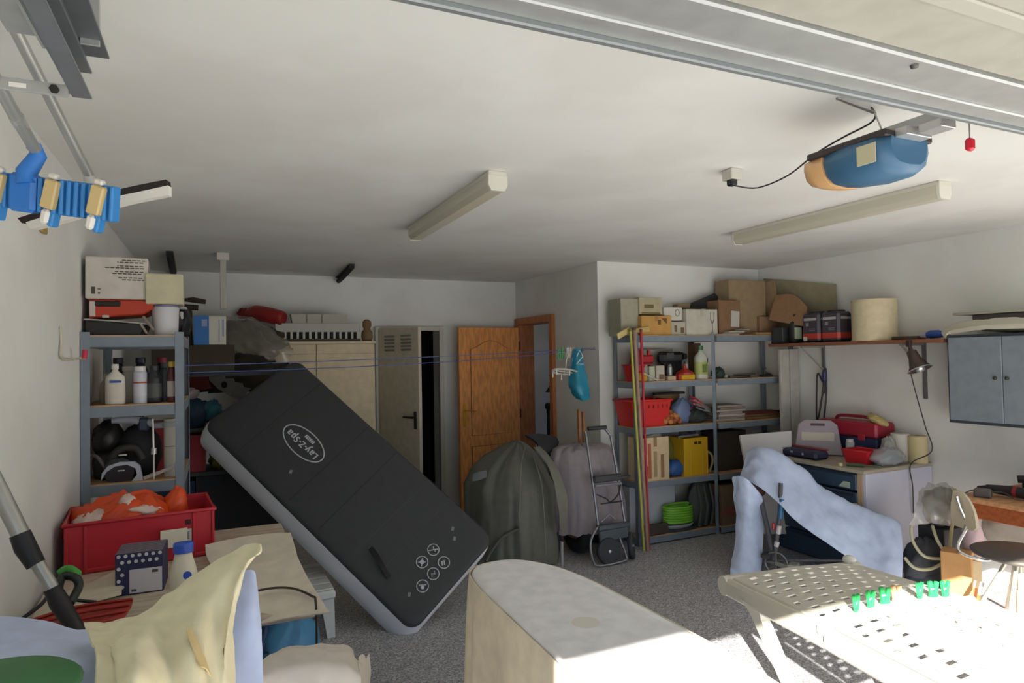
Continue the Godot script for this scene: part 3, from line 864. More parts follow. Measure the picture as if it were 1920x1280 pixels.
	part(ht, "head", G.new().box(Vector3(0.02, 0.035, 0.0), Vector3(0.05, 0.07, 0.05), 0.01), mat("3d4a5c", 0.45), "", true)
	part(ht, "rest", G.new().lump(Vector3(0.0, -0.1, -0.02), Vector3(0.1, 0.135, 0.07), 0.1, 1.2, 3, -0.95), mat("1e1d1e", 0.7), "", true)
	single("screwdriver", G.new().tube([Vector3(-0.285, yt + 0.125, -3.69), Vector3(-0.285, yt + 0.155, -3.69)], 0.013, 10).tube([Vector3(-0.285, yt + 0.15, -3.69), Vector3(-0.29, yt + 0.30, -3.69)], 0.006, 6).tube([Vector3(-0.285, yt, -3.69), Vector3(-0.285, yt + 0.13, -3.69)], 0.004, 6), mat("b9b9b4", 0.3, "", 0.5), "silver long-necked tool standing between the tools and the red box", "tool")

	# table along the left wall with the red crate
	var ty := 0.80
	var tbl := thing("work_table", "pale board table along the left wall under the red crate and the cardboard sheets", "table", Vector3(-0.14, 0, -2.9))
	part(tbl, "table_top", G.new().span(Vector3(-0.58, ty - 0.03, -3.58), Vector3(0.30, ty, -2.30), 0.004), mat("cdbfab", 0.7, "lying wood"))
	for x in [-0.53, 0.0]:
		for zt in [-3.52, -2.55]:
			part(tbl, "leg", G.new().span(Vector3(x - 0.025, 0, zt - 0.025), Vector3(x + 0.025, ty - 0.03, zt + 0.025), 0.004), mat("3a352f", 0.7))
	var cr := thing("red_crate", "large red plastic crate on the table along the left wall, holding an orange plastic bag", "crate", Vector3(-0.30, ty, -3.29))
	var red := mat("c02833", 0.4)
	part(cr, "shell", open_box(Vector3(0.545, 0.205, 0.36), 0.008, 0.98), red, "", true)
	part(cr, "rim", G.new().tube([Vector3(-0.275, 0.2, 0.183), Vector3(0.275, 0.2, 0.183), Vector3(0.275, 0.2, -0.183), Vector3(-0.275, 0.2, -0.183)], 0.008, 6, true), red, "", true)
	for x in [-0.265, -0.20, 0.19, 0.265]:
		part(cr, "rib", G.new().box(Vector3(x, 0.098, 0.181), Vector3(0.012, 0.19, 0.012), 0.003), red, "", true)
	part(cr, "lower_ridge", G.new().box(Vector3(0, 0.012, 0.179), Vector3(0.53, 0.016, 0.01), 0.003), red, "", true)
	part(cr, "barcode_label", G.new().box(Vector3(0.158, 0.10, 0.1785), Vector3(0.048, 0.052, 0.003), 0.001), mat("d6d2c8", 0.6), "white barcode label", true)
	var bars := G.new()
	for k in 9:
		bars.box(Vector3(0.158, 0.085 + k * 0.0035, 0.1806), Vector3(0.03, 0.0018 if k % 3 else 0.0026, 0.001), 0)
	part(cr, "barcode", bars, mat("4a4a48", 0.7), "", true).set_meta("kind", "stuff")
	part(cr, "grip_hole", G.new().box(Vector3(0.168, 0.155, 0.18), Vector3(0.022, 0.022, 0.004), 0.001), mat("3a0a10", 0.7), "", true)
	cr.rotation.y = deg_to_rad(6)
	var bg := thing("orange_bag", "crumpled orange and white plastic bag heaped in the red crate", "plastic bag", Vector3(-0.34, ty + 0.012, -3.29))
	part(bg, "heap", G.new().lump(Vector3(-0.02, 0.12, 0.0), Vector3(0.215, 0.135, 0.14), 0.17, 1.3, 12, -0.8, Basis(), 40, 20), mat("e2501c", 0.35), "", true)
	part(bg, "corner", G.new().lump(Vector3(0.17, 0.18, 0.02), Vector3(0.05, 0.09, 0.05), 0.16, 1.2, 15, -0.9, Basis(Vector3.BACK, -0.15)), mat("e2501c", 0.35), "", true)
	part(bg, "white_patch", G.new().lump(Vector3(-0.14, 0.16, 0.06), Vector3(0.08, 0.045, 0.08), 0.25, 2.0, 17, -0.9, Basis(Vector3.BACK, 0.35)), mat("e8cfc2", 0.4), "white printed patch", true)
	part(bg, "white_patch", G.new().lump(Vector3(0.055, 0.19, 0.06), Vector3(0.085, 0.028, 0.06), 0.25, 2.0, 18, -0.9, Basis(Vector3.BACK, -0.2)), mat("e8cfc2", 0.4), "white printed patch", true)
	part(bg, "white_patch", G.new().lump(Vector3(-0.01, 0.235, 0.06), Vector3(0.03, 0.03, 0.04), 0.2, 2.0, 19), mat("e8cfc2", 0.4), "white printed patch", true)
	single("paper_note", G.new().box(Vector3(-0.165, ty + 0.105, -3.075), Vector3(0.10, 0.075, 0.002), 0.0005, yaw(6)), mat("ddd8c2", 0.8), "blank cream paper card leaning on the front of the red crate", "paper card")
	# spotted box, cleaner bottle, red ribbed mat
	var sp := thing("spotted_box", "navy box with white dots and a white label in front of the red crate", "box", Vector3(-0.256, 0.800, -2.815))
	part(sp, "body", G.new().box(Vector3(0, 0.075, 0), Vector3(0.155, 0.15, 0.155), 0.003), mat("2b2f52", 0.6), "", true)
	var dots := G.new()
	for i in 7:
		for j in 7:
			var u := -0.066 + i * 0.022 + (0.011 if j % 2 else 0.0)
			var v := 0.009 + j * 0.022
			if u < 0.072 and (j >= 5 or i == 0):
				dots.lathe([Vector2(0, 0.0014), Vector2(0.0062, 0.0012), Vector2(0.0066, 0)], 8, Transform3D(Basis(Vector3.RIGHT, PI / 2), Vector3(u, v, 0.0775)))
	part(sp, "dots", dots, mat("d8d4da", 0.6), "white dots", true).set_meta("kind", "stuff")
	var strp := G.new()
	for k in 9:
		strp.box(Vector3(-0.0778, 0.075, -0.066 + k * 0.0165), Vector3(0.001, 0.146, 0.007), 0)
		strp.box(Vector3(0, 0.1503, -0.066 + k * 0.0165), Vector3(0.15, 0.001, 0.007), 0)
	part(sp, "stripes", strp, mat("8d8288", 0.6), "", true).set_meta("kind", "stuff")
	part(sp, "paper_label", G.new().box(Vector3(0.02, 0.048, 0.0785), Vector3(0.105, 0.085, 0.002), 0.0005), mat("cfccd2", 0.6), "white label", true)
	part(sp, "emblem", G.new().box(Vector3(0.05, 0.078, 0.0798), Vector3(0.02, 0.010, 0.001), 0.0003), mat("4c4a52", 0.6), "", true)
	part(sp, "emblem", G.new().box(Vector3(-0.018, 0.016, 0.0798), Vector3(0.016, 0.008, 0.001), 0.0003), mat("4c4a52", 0.6), "", true)
	sp.rotation.y = deg_to_rad(-2)
	var cl := bottle("cleaner_bottle", "white cleaner bottle with a blue cap standing between the spotted box and the yellow sheet", "bottle", Vector3(-0.101, 0.800, -2.380), 0.255, 0.04, mat("d5cfb6", 0.45), mat("3257b8", 0.4), null, "", 0.62)
	part(cl, "logo", G.new().lathe([Vector2(0, 0.002), Vector2(0.012, 0.002), Vector2(0.013, 0)], 16, Transform3D(Basis(Vector3.RIGHT, PI / 2), Vector3(0.012, 0.155, 0.027))), mat("2b4fb4", 0.5), "round blue mark", true)
	var cab := thing("red_ribbed_mat", "red ribbed mat rolled out on the left of the table", "mat", Vector3(-0.418, 0.810, -2.586))
	part(cab, "web", G.new().sheet([[Vector3(-0.551, 0.842, -2.468), Vector3(-0.421, 0.851, -2.519), Vector3(-0.255, 0.855, -2.498)], [Vector3(-0.516, 0.847, -2.430), Vector3(-0.345, 0.850, -2.396), Vector3(-0.254, 0.856, -2.421)], [Vector3(-0.434, 0.870, -2.282), Vector3(-0.311, 0.860, -2.248), Vector3(-0.268, 0.857, -2.284)]], 6, 5, 0.006), mat("a83426", 0.5))
	for k in 5:
		var t := k / 4.0
		part(cab, "rib", G.new().hose([(Vector3(-0.544, 0.852, -2.448)).lerp(Vector3(-0.427, 0.879, -2.262), t), (Vector3(-0.417, 0.862, -2.495)).lerp(Vector3(-0.307, 0.871, -2.225), t), (Vector3(-0.256, 0.865, -2.482)).lerp(Vector3(-0.267, 0.866, -2.267), t)], 0.005, 6), mat("9c2c22", 0.5))
	single("card_sheet", G.new().sheet([[Vector3(-0.547, 0.819, -2.577), Vector3(-0.399, 0.849, -2.564), Vector3(-0.303, 0.844, -2.630)], [Vector3(-0.576, 0.807, -2.865), Vector3(-0.463, 0.817, -2.868), Vector3(-0.346, 0.826, -3.034)]], 3, 3, 0.005), mat("d9ceb8", 0.85, "dusty"), "cardboard sheet on the table between the left wall and the spotted box", "cardboard")
	single("black_strap", G.new().hose([Vector3(-0.566, 0.846, -2.475), Vector3(-0.511, 0.880, -2.504), Vector3(-0.484, 0.904, -2.546), Vector3(-0.437, 0.882, -2.525), Vector3(-0.367, 0.852, -2.549)], 0.006, 6), black, "thin black strap on the cardboard next to the left wall", "strap")
	# cardboard sheets at the table end
	var cs1 := single("card_sheet", G.new().sheet([[Vector3(-0.047, 0.863, -3.062), Vector3(0.132, 0.871, -3.091), Vector3(0.297, 0.867, -3.071)], [Vector3(-0.036, 0.831, -2.948), Vector3(0.125, 0.834, -2.930), Vector3(0.300, 0.836, -2.872)], [Vector3(0.021, 0.810, -2.703), Vector3(0.171, 0.807, -2.690), Vector3(0.294, 0.814, -2.743)]], 4, 4, 0.005, 0.004, 3.0), mat("e0d5c2", 0.85, "dusty"), "flat cardboard sheet on the table right of the red crate", "cardboard")
	var cs2 := single("card_sheet", G.new().sheet([[Vector3(0.115, 0.849, -2.714), Vector3(0.210, 0.861, -2.693), Vector3(0.281, 0.876, -2.693)], [Vector3(0.098, 0.821, -2.536), Vector3(0.214, 0.833, -2.516), Vector3(0.299, 0.845, -2.477)], [Vector3(0.093, 0.805, -2.418), Vector3(0.217, 0.815, -2.361), Vector3(0.326, 0.818, -2.235)], [Vector3(0.096, 0.771, -2.307), Vector3(0.207, 0.797, -2.256), Vector3(0.337, 0.815, -2.197)]], 5, 4, 0.005, 0.004, 3.0), mat("e4d9c6", 0.85, "dusty"), "curled cardboard sheet overhanging the end of the table towards the black inflated mat", "cardboard")
	single("cable", G.new().hose([Vector3(0.110, 0.841, -2.442), Vector3(0.172, 0.846, -2.436), Vector3(0.240, 0.843, -2.405), Vector3(0.289, 0.841, -2.305), Vector3(0.293, 0.840, -2.238), Vector3(0.303, 0.673, -2.303), Vector3(0.313, 0.573, -2.411)], 0.004, 6), mat("3b342c", 0.6), "dark cord lying across the curled cardboard and hanging off it", "cord")
	# small white lounger under the inflated mat
	var sl := thing("plastic_bench", "low white plastic bench whose end shows under the black inflated mat", "bench", Vector3(0.3, 0, -4.2))
	var wp := mat("cfd2cf", 0.45)
	part(sl, "seat", G.new().span(Vector3(-0.05, 0.235, -4.52), Vector3(0.63, 0.285, -3.94), 0.012), wp)
	for k in 5:
		part(sl, "ridge", G.new().span(Vector3(-0.04, 0.284, -4.50 + k * 0.115), Vector3(0.62, 0.292, -4.43 + k * 0.115), 0.003), wp)
	for x in [0.0, 0.585]:
		for zt in [-4.46, -4.0]:
			part(sl, "leg", G.new().loft([[Vector3(x - 0.04, 0.236, zt - 0.03), Vector3(x - 0.04, 0.236, zt + 0.03), Vector3(x + 0.04, 0.236, zt + 0.03), Vector3(x + 0.04, 0.236, zt - 0.03)], [Vector3(x + 0.0, 0.0, zt - 0.022), Vector3(x + 0.0, 0.0, zt + 0.022), Vector3(x + 0.045, 0.0, zt + 0.022), Vector3(x + 0.045, 0.0, zt - 0.022)]], true, false), wp)
	var bb := thing("blue_bag", "crumpled blue bag on the floor in front of the low white bench", "bag", Vector3(0.26, 0, -3.35))
	part(bb, "body", G.new().lump(Vector3(0.301, 0.160, -3.574), Vector3(0.17, 0.19, 0.16), 0.22, 2.0, 31, -0.85), mat("4a8ab2", 0.5))
	part(bb, "fold", G.new().lump(Vector3(0.210, 0.160, -3.552), Vector3(0.09, 0.17, 0.13), 0.25, 2.4, 33, -0.9), mat("1f3f66", 0.6))
	# paper sack
	var ps := thing("paper_sack", "big open cream paper sack with a torn top edge, bottom middle left", "paper sack", Vector3(0.323, 0.000, -2.555))
	var pm := mat("e8dfd2", 0.85, "dusty")
	part(ps, "front", G.new().sheet([[Vector3(0.089, 0.824, -1.902), Vector3(0.166, 0.811, -1.978), Vector3(0.270, 0.802, -1.986), Vector3(0.338, 0.806, -1.933), Vector3(0.347, 0.803, -1.841)], [Vector3(0.087, 0.842, -1.804), Vector3(0.167, 0.843, -1.833), Vector3(0.249, 0.839, -1.830), Vector3(0.310, 0.837, -1.791), Vector3(0.337, 0.815, -1.757)], [Vector3(0.087, 0.771, -1.762), Vector3(0.161, 0.762, -1.773), Vector3(0.238, 0.764, -1.759), Vector3(0.301, 0.763, -1.731), Vector3(0.338, 0.748, -1.714)], [Vector3(0.086, 0.280, -1.774), Vector3(0.157, 0.245, -1.787), Vector3(0.234, 0.227, -1.774), Vector3(0.297, 0.226, -1.746), Vector3(0.335, 0.225, -1.729)]], 5, 5, 0.004, 0.012, 7.0, 4), pm)
	part(ps, "side", G.new().sheet([[Vector3(0.346, 0.800, -1.863), Vector3(0.364, 0.775, -1.899), Vector3(0.381, 0.775, -1.936), Vector3(0.395, 0.748, -1.963), Vector3(0.414, 0.744, -2.009)], [Vector3(0.336, 0.755, -1.759), Vector3(0.356, 0.724, -1.817), Vector3(0.378, 0.688, -1.884), Vector3(0.394, 0.662, -1.933), Vector3(0.417, 0.621, -2.011)], [Vector3(0.339, 0.208, -1.749), Vector3(0.356, 0.158, -1.808), Vector3(0.374, 0.107, -1.868), Vector3(0.391, 0.056, -1.927), Vector3(0.410, 0.006, -1.986)]], 4, 4, 0.004, 0.01, 9.0, 6), pm)
	# telescopic pole
	var pl := thing("telescopic_pole", "aluminium telescopic pole with a black clamp, leaning at the left edge", "pole", Vector3(-0.333, 0.937, -2.059))
	part(pl, "tube", G.new().tube([Vector3(-0.561, 1.390, -2.151), Vector3(-0.449, 1.137, -2.107)], 0.021, 14).tube([Vector3(-0.457, 1.158, -2.110), Vector3(-0.386, 1.026, -2.081)], 0.0165, 14), mat("b8b8b0", 0.3, "dusty", 0.6))
	part(pl, "clamp", G.new().tube([Vector3(-0.475, 1.194, -2.117), Vector3(-0.462, 1.158, -2.112), Vector3(-0.437, 1.111, -2.102)], [0.024, 0.026, 0.022], 14), black, "black clamp")
	part(pl, "handle", G.new().tube([Vector3(-0.399, 1.049, -2.086), Vector3(-0.381, 1.009, -2.079), Vector3(-0.333, 0.923, -2.059), Vector3(-0.323, 0.902, -2.055)], [0.02, 0.024, 0.019, 0.017], 12), mat("201c1c", 0.5), "black handle")
	part(pl, "trigger_loop", G.new().hose([Vector3(-0.390, 1.033, -2.104), Vector3(-0.386, 1.057, -2.146), Vector3(-0.356, 1.056, -2.132), Vector3(-0.346, 1.032, -2.128), Vector3(-0.359, 1.001, -2.091)], 0.011, 8), mat("1f2320", 0.5))
	part(pl, "grip", G.new().hose([Vector3(-0.398, 1.062, -2.162), Vector3(-0.376, 1.073, -2.163), Vector3(-0.348, 1.058, -2.139)], [0.010, 0.012, 0.012, 0.012, 0.012, 0.012, 0.012, 0.012, 0.012, 0.012, 0.012, 0.012, 0.008], 8), mat("4c9a3c", 0.5), "green grip")
	# blue fitted sheet and the yellow sheet over it
	single("blue_sheet", G.new().sheet([[Vector3(-0.507, 1.088, -1.838), Vector3(-0.378, 1.064, -1.779), Vector3(-0.237, 1.043, -1.716), Vector3(-0.092, 1.063, -1.770), Vector3(0.055, 1.127, -1.724), Vector3(0.084, 1.122, -1.711)], [Vector3(-0.455, 1.086, -1.649), Vector3(-0.339, 1.077, -1.597), Vector3(-0.216, 1.051, -1.563), Vector3(-0.087, 1.024, -1.670), Vector3(0.052, 1.058, -1.639), Vector3(0.087, 1.030, -1.646)], [Vector3(-0.421, 1.045, -1.525), Vector3(-0.313, 1.043, -1.476), Vector3(-0.200, 1.031, -1.447), Vector3(-0.084, 0.927, -1.594), Vector3(0.044, 0.894, -1.603), Vector3(0.093, 0.883, -1.603)], [Vector3(-0.416, 0.755, -1.507), Vector3(-0.310, 0.753, -1.459), Vector3(-0.199, 0.736, -1.431), Vector3(-0.085, 0.598, -1.581), Vector3(0.041, 0.550, -1.591), Vector3(0.096, 0.534, -1.588)], [Vector3(-0.441, 0.152, -1.600), Vector3(-0.330, 0.150, -1.549), Vector3(-0.216, 0.131, -1.542), Vector3(-0.089, 0.124, -1.616), Vector3(0.038, 0.128, -1.624), Vector3(0.093, 0.127, -1.599)]], 6, 6, 0.004, 0.012, 5.0, 7), mat("c6d3f0", 0.75, "cloth"), "light blue sheet draped over a pile at the lower left, under the yellow sheet", "sheet")
	var ys := thing("yellow_sheet", "pale yellow bedsheet with an orange stain thrown over the blue sheet, one corner sticking up", "sheet", Vector3(-0.078, 0.988, -1.480))
	part(ys, "cloth", G.new().sheet([[Vector3(-0.256, 1.087, -1.624), Vector3(-0.209, 1.088, -1.614), Vector3(-0.149, 1.105, -1.575), Vector3(-0.104, 1.117, -1.642), Vector3(-0.051, 1.155, -1.650), Vector3(0.027, 1.198, -1.647), Vector3(0.069, 1.220, -1.616), Vector3(0.088, 1.229, -1.574)], [Vector3(-0.235, 1.100, -1.527), Vector3(-0.195, 1.093, -1.542), Vector3(-0.143, 1.117, -1.474), Vector3(-0.104, 1.115, -1.555), Vector3(-0.054, 1.139, -1.597), Vector3(0.012, 1.174, -1.577), Vector3(0.058, 1.193, -1.578), Vector3(0.085, 1.216, -1.554)], [Vector3(-0.209, 1.114, -1.405), Vector3(-0.180, 1.101, -1.436), Vector3(-0.137, 1.130, -1.361), Vector3(-0.099, 1.095, -1.465), Vector3(-0.047, 1.114, -1.452), Vector3(0.001, 1.114, -1.529), Vector3(0.030, 1.146, -1.526), Vector3(0.052, 1.182, -1.548)], [Vector3(-0.180, 1.110, -1.282), Vector3(-0.159, 1.093, -1.316), Vector3(-0.126, 1.119, -1.246), Vector3(-0.087, 1.061, -1.361), Vector3(-0.037, 1.061, -1.350), Vector3(-0.007, 1.024, -1.447), Vector3(0.014, 1.033, -1.459), Vector3(0.033, 1.039, -1.505)], [Vector3(-0.164, 1.010, -1.233), Vector3(-0.148, 0.991, -1.259), Vector3(-0.122, 1.009, -1.214), Vector3(-0.085, 0.941, -1.319), Vector3(-0.037, 0.928, -1.320), Vector3(-0.008, 0.873, -1.407), Vector3(0.011, 0.860, -1.432), Vector3(0.026, 0.857, -1.458)], [Vector3(-0.166, 0.581, -1.266), Vector3(-0.149, 0.560, -1.281), Vector3(-0.125, 0.570, -1.259), Vector3(-0.088, 0.489, -1.332), Vector3(-0.041, 0.448, -1.356), Vector3(-0.012, 0.387, -1.410), Vector3(0.007, 0.347, -1.446), Vector3(0.022, 0.317, -1.473)]], 6, 6, 0.004, 0.02, 3.4, 21), mat("e6deba", 0.75, "cloth"))
	part(ys, "stain", G.new().sheet([[Vector3(-0.056, 1.119, -1.425), Vector3(-0.049, 1.120, -1.429), Vector3(-0.043, 1.107, -1.428)], [Vector3(-0.045, 1.099, -1.383), Vector3(-0.034, 1.096, -1.386), Vector3(-0.027, 1.081, -1.394)], [Vector3(-0.030, 1.077, -1.346), Vector3(-0.021, 1.065, -1.359), Vector3(-0.014, 1.047, -1.367)]], 3, 3, 0.002), mat("dcc48c", 0.8), "orange-brown stain")
	single("green_basin", G.new().lathe([Vector2(0, -0.9), Vector2(0.12, -0.9), Vector2(0.135, 0), Vector2(0.142, 0.006), Vector2(0.135, 0.012), Vector2(0.05, 0.03), Vector2(0, 0.032)], 32, Transform3D(Basis(), Vector3(-0.343, 1.121, -1.268)), true), mat("3f7a4a", 0.55, "dusty"), "dark green rounded lid in the lower left corner", "basin")

func back_side():
	# cream wardrobe against the back wall
	var cm := mat("dccba6", 0.55, "dusty")
	var wd := thing("wardrobe", "cream two-door cabinet against the back wall behind the black inflated mat", "cabinet", Vector3(0.85, 0, -6.52))
	part(wd, "carcass", G.new().span(Vector3(0.30, 0.0, -6.75), Vector3(1.405, 1.80, -6.32), 0.004), cm)
	part(wd, "top", G.new().span(Vector3(0.29, 1.785, -6.75), Vector3(1.412, 1.81, -6.295), 0.004), mat("d5cbb0", 0.5))
	part(wd, "door", G.new().span(Vector3(0.305, 0.06, -6.32), Vector3(0.850, 1.782, -6.30), 0.004), cm)
	part(wd, "door", G.new().span(Vector3(0.856, 0.06, -6.32), Vector3(1.400, 1.782, -6.30), 0.004), cm)
	part(wd, "rail", G.new().span(Vector3(0.305, 1.69, -6.30), Vector3(1.40, 1.693, -6.297), 0), mat("8d846c", 0.6))
	# things on the wardrobe
	var sl := thing("slatted_rack", "long white slatted panel with a row of dark gaps, lying on the cream cabinet", "panel", Vector3(0.87, 1.81, -6.40))
	part(sl, "board", G.new().span(Vector3(0.50, 1.90, -6.44), Vector3(1.28, 1.985, -6.40), 0.004), mat("bcbcb2", 0.6))
	part(sl, "foot_rail", G.new().span(Vector3(0.50, 1.81, -6.44), Vector3(1.28, 1.835, -6.37), 0.004), mat("5f5540", 0.7))
	part(sl, "gap", G.new().span(Vector3(0.51, 1.835, -6.43), Vector3(1.27, 1.90, -6.41), 0), mat("18201a", 0.8), "dark gaps")
	for k in 14:
		part(sl, "slat", G.new().span(Vector3(0.52 + k * 0.056, 1.835, -6.405), Vector3(0.542 + k * 0.056, 1.902, -6.385), 0.002), mat("c4c4ba", 0.6))
	var tr := thing("clear_tray", "long clear plastic tray on the white slatted panel", "tray", Vector3(0.9, 1.985, -6.45))
	part(tr, "shell", open_box(Vector3(0.52, 0.085, 0.13), 0.003, 0.95), mat("a8a392", 0.25), "", true)
	part(tr, "rib", G.new().box(Vector3(-0.12, 0.043, 0.066), Vector3(0.012, 0.08, 0.004), 0.001).box(Vector3(0.02, 0.043, 0.066), Vector3(0.012, 0.08, 0.004), 0.001), mat("6f6a5c", 0.4), "", true)
	var rb := thing("red_bag", "rolled red fabric bag on top of the pile left of the white slatted panel", "bag", Vector3(0.42, 1.94, -6.15))
	part(rb, "roll", G.new().hose([Vector3(0.264, 2.077, -6.682), Vector3(0.345, 2.092, -6.590), Vector3(0.456, 2.061, -6.485), Vector3(0.577, 2.022, -6.409)], [0.03, 0.035, 0.045, 0.055, 0.06, 0.065, 0.068, 0.07, 0.07, 0.072, 0.072, 0.074, 0.074, 0.074, 0.074, 0.072, 0.072, 0.07, 0.06], 14), mat("a02a26", 0.5, "cloth"))
	part(rb, "neck", G.new().lump(Vector3(0.246, 2.087, -6.690), Vector3(0.06, 0.05, 0.05), 0.25, 2.0, 5), mat("8c2224", 0.6))
	var va := thing("clay_figure", "small brown double-bellied clay vase at the right end of the cream cabinet", "vase", Vector3(1.345, 1.81, -6.38))
	part(va, "body", G.new().lathe([Vector2(0, 0), Vector2(0.04, 0), Vector2(0.056, 0.04), Vector2(0.052, 0.09), Vector2(0.03, 0.118), Vector2(0.044, 0.15), Vector2(0.042, 0.19), Vector2(0.02, 0.212), Vector2(0, 0.212)], 18, Transform3D(), true), mat("7d6440", 0.7, "dusty"), "", true)
	part(va, "foot_ring", G.new().lathe([Vector2(0.036, 0), Vector2(0.045, 0), Vector2(0.045, 0.01), Vector2(0.036, 0.01)], 18), mat("5f4a2d", 0.7), "", true)
	# dark shelving behind the left shelving, with what it carries
	var dark := mat("34373a", 0.6)
	var rk := thing("dark_shelving", "dark steel shelving in the back left corner, half hidden by the black inflated mat", "shelving", Vector3(-0.05, 0, -5.3))
	for x in [-0.5, 0.40]:
		for z in [-5.48, -5.12]:
			part(rk, "post", G.new().span(Vector3(x - 0.015, 0, z - 0.015), Vector3(x + 0.015, 1.56, z + 0.015), 0.002), dark)
	for y in [0.40, 0.86, 1.17, 1.56]:
		part(rk, "shelf_board", G.new().span(Vector3(-0.51, y - 0.03, -5.49), Vector3(0.41, y, -5.11), 0.003), dark)
	var c2 := thing("red_crate", "smaller red plastic crate in the dark shelving right of the left shelving's post", "crate", Vector3(-0.26, 0.86, -5.28))
	part(c2, "shell", open_box(Vector3(0.38, 0.26, 0.30), 0.008, 0.98), mat("9c1f28", 0.45), "", true)
	for x in [-0.18, 0.07, 0.172]:
		part(c2, "rib", G.new().box(Vector3(x, 0.13, 0.151), Vector3(0.014, 0.25, 0.012), 0.003), mat("9c1f28", 0.45), "", true)
	part(c2, "grip_hole", G.new().box(Vector3(0.045, 0.205, 0.15), Vector3(0.05, 0.03, 0.004), 0.001), mat("2a080c", 0.8), "", true)
	single("yellow_green_bundle", G.new().lump(Vector3(0.03, 0.945, -5.2), Vector3(0.08, 0.09, 0.08), 0.25, 2.2, 41, -0.95), mat("73702c", 0.7), "yellow-green bundle right of the smaller red crate", "bundle")
	var bb := thing("teal_bag", "dark teal fabric bag lying above the smaller red crate", "bag", Vector3(-0.14, 1.17, -5.22))
	part(bb, "body", G.new().lump(Vector3(-0.146, 1.270, -5.180), Vector3(0.10, 0.11, 0.09), 0.2, 2.0, 43, -0.95), mat("1f3a4c", 0.7, "cloth"))
	part(bb, "fold", G.new().lump(Vector3(-0.028, 1.276, -5.160), Vector3(0.06, 0.08, 0.06), 0.25, 2.0, 45), mat("2c6672", 0.7, "cloth"))
	single("rag", G.new().lump(Vector3(-0.186, 1.413, -5.160), Vector3(0.07, 0.045, 0.06), 0.3, 2.4, 47), mat("9a8d88", 0.8, "cloth"), "crumpled pinkish white rag on the dark teal bag", "rag")
	var sw := thing("hand_saw", "wide hand saw with a pale blade, round hole and red handle, behind the black board", "saw", Vector3(0.091, 1.460, -5.512))
	var bl := []
	var o0 := Vector3(0.091, 1.460, -5.512)
	var sx: Vector3 = (Vector3(0.239, 1.385, -5.392) - o0).normalized()
	var sxf := turned(o0, sx, Vector3.UP)
	var inv := sxf.affine_inverse()
	var top := [Vector3(-0.074, 1.579, -5.584), Vector3(-0.021, 1.557, -5.561), Vector3(0.047, 1.531, -5.531), Vector3(0.129, 1.505, -5.494), Vector3(0.204, 1.466, -5.461), Vector3(0.276, 1.428, -5.429)]
	var low := [Vector3(0.185, 1.334, -5.473), Vector3(0.091, 1.373, -5.515), Vector3(-0.003, 1.425, -5.556), Vector3(-0.082, 1.496, -5.590)]
	for i in top.size():
		var v: Vector3 = inv * top[i]
		bl.append(Vector2(v.x, v.y))
		if i > 1 and i < top.size() - 1:
			bl.append(Vector2(v.x + 0.02, v.y - 0.022))
	for p in low:
		var v: Vector3 = inv * p
		bl.append(Vector2(v.x, v.y))
	part(sw, "blade", G.new().prism(bl, 0.003, sxf), mat("a9a89f", 0.5, "dusty"))
	part(sw, "hole", G.new().lathe([Vector2(0, 0), Vector2(0.026, 0), Vector2(0.026, 0.004), Vector2(0, 0.004)], 16, Transform3D(sxf.basis * Basis(Vector3.RIGHT, PI / 2), sxf * (inv * Vector3(0.057, 1.457, -5.528)) + sxf.basis.z * 0.001)), mat("171512", 0.8), "dark round hole")
	part(sw, "handle", G.new().sheet([[Vector3(-0.224, 1.590, -5.641), Vector3(-0.164, 1.581, -5.614), Vector3(-0.066, 1.546, -5.571)], [Vector3(-0.217, 1.487, -5.641), Vector3(-0.142, 1.498, -5.606), Vector3(-0.052, 1.480, -5.566)], [Vector3(-0.203, 1.404, -5.636), Vector3(-0.120, 1.415, -5.598), Vector3(-0.029, 1.430, -5.557)]], 4, 4, 0.03), mat("6e1d16", 0.5), "dark red handle")
	single("brown_tarpaulin", G.new().lump(Vector3(0.160, 1.525, -5.919), Vector3(0.42, 0.16, 0.18), 0.22, 2.6, 51, -0.9, Basis(), 40, 18), mat("2c2618", 0.85, "cloth"), "crumpled dark brown tarpaulin under the clear plastic bundle", "tarpaulin")
	var pb := thing("plastic_bundle", "grey-green bundle in clear film, left of the cream cabinet's top", "bundle", Vector3(0.187, 1.737, -6.066))
	part(pb, "stuffing", G.new().lump(Vector3(0.194, 1.812, -6.281), Vector3(0.36, 0.17, 0.17), 0.22, 3.0, 53, -0.95, Basis(), 36, 16), mat("453f2b", 0.8, "dusty"))
	part(pb, "film", G.new().sheet([[Vector3(-0.084, 1.941, -6.206), Vector3(0.107, 2.044, -6.205), Vector3(0.322, 1.996, -6.163), Vector3(0.583, 1.804, -6.104)], [Vector3(-0.136, 1.764, -6.081), Vector3(0.102, 1.826, -5.971), Vector3(0.349, 1.778, -5.904), Vector3(0.607, 1.708, -5.986)], [Vector3(-0.166, 1.584, -6.121), Vector3(0.100, 1.607, -5.955), Vector3(0.347, 1.575, -5.888), Vector3(0.526, 1.569, -5.982)]], 8, 6, 0.002, 0.05, 8.0, 9), glass("a8a294", 0.28, 0.2))
	var bw := carton_thing("blue_white_box", "small carton, half blue and half white, behind the white bucket", "box", Vector3(-0.143, 1.762, -5.050), Vector3(0.066, 1.961, -5.050), 0.2, 1.755, mat("c2c0b4", 0.7), null)
	part(bw, "blue_side", G.new().box(Vector3(-0.055, 0.105, 0.1008), Vector3(0.098, 0.205, 0.002), 0.0005), mat("2f6cae", 0.6), "blue printed half", true)
	part(bw, "print", G.new().box(Vector3(-0.035, 0.155, 0.102), Vector3(0.035, 0.05, 0.001), 0.0003), mat("8795b0", 0.6), "", true)
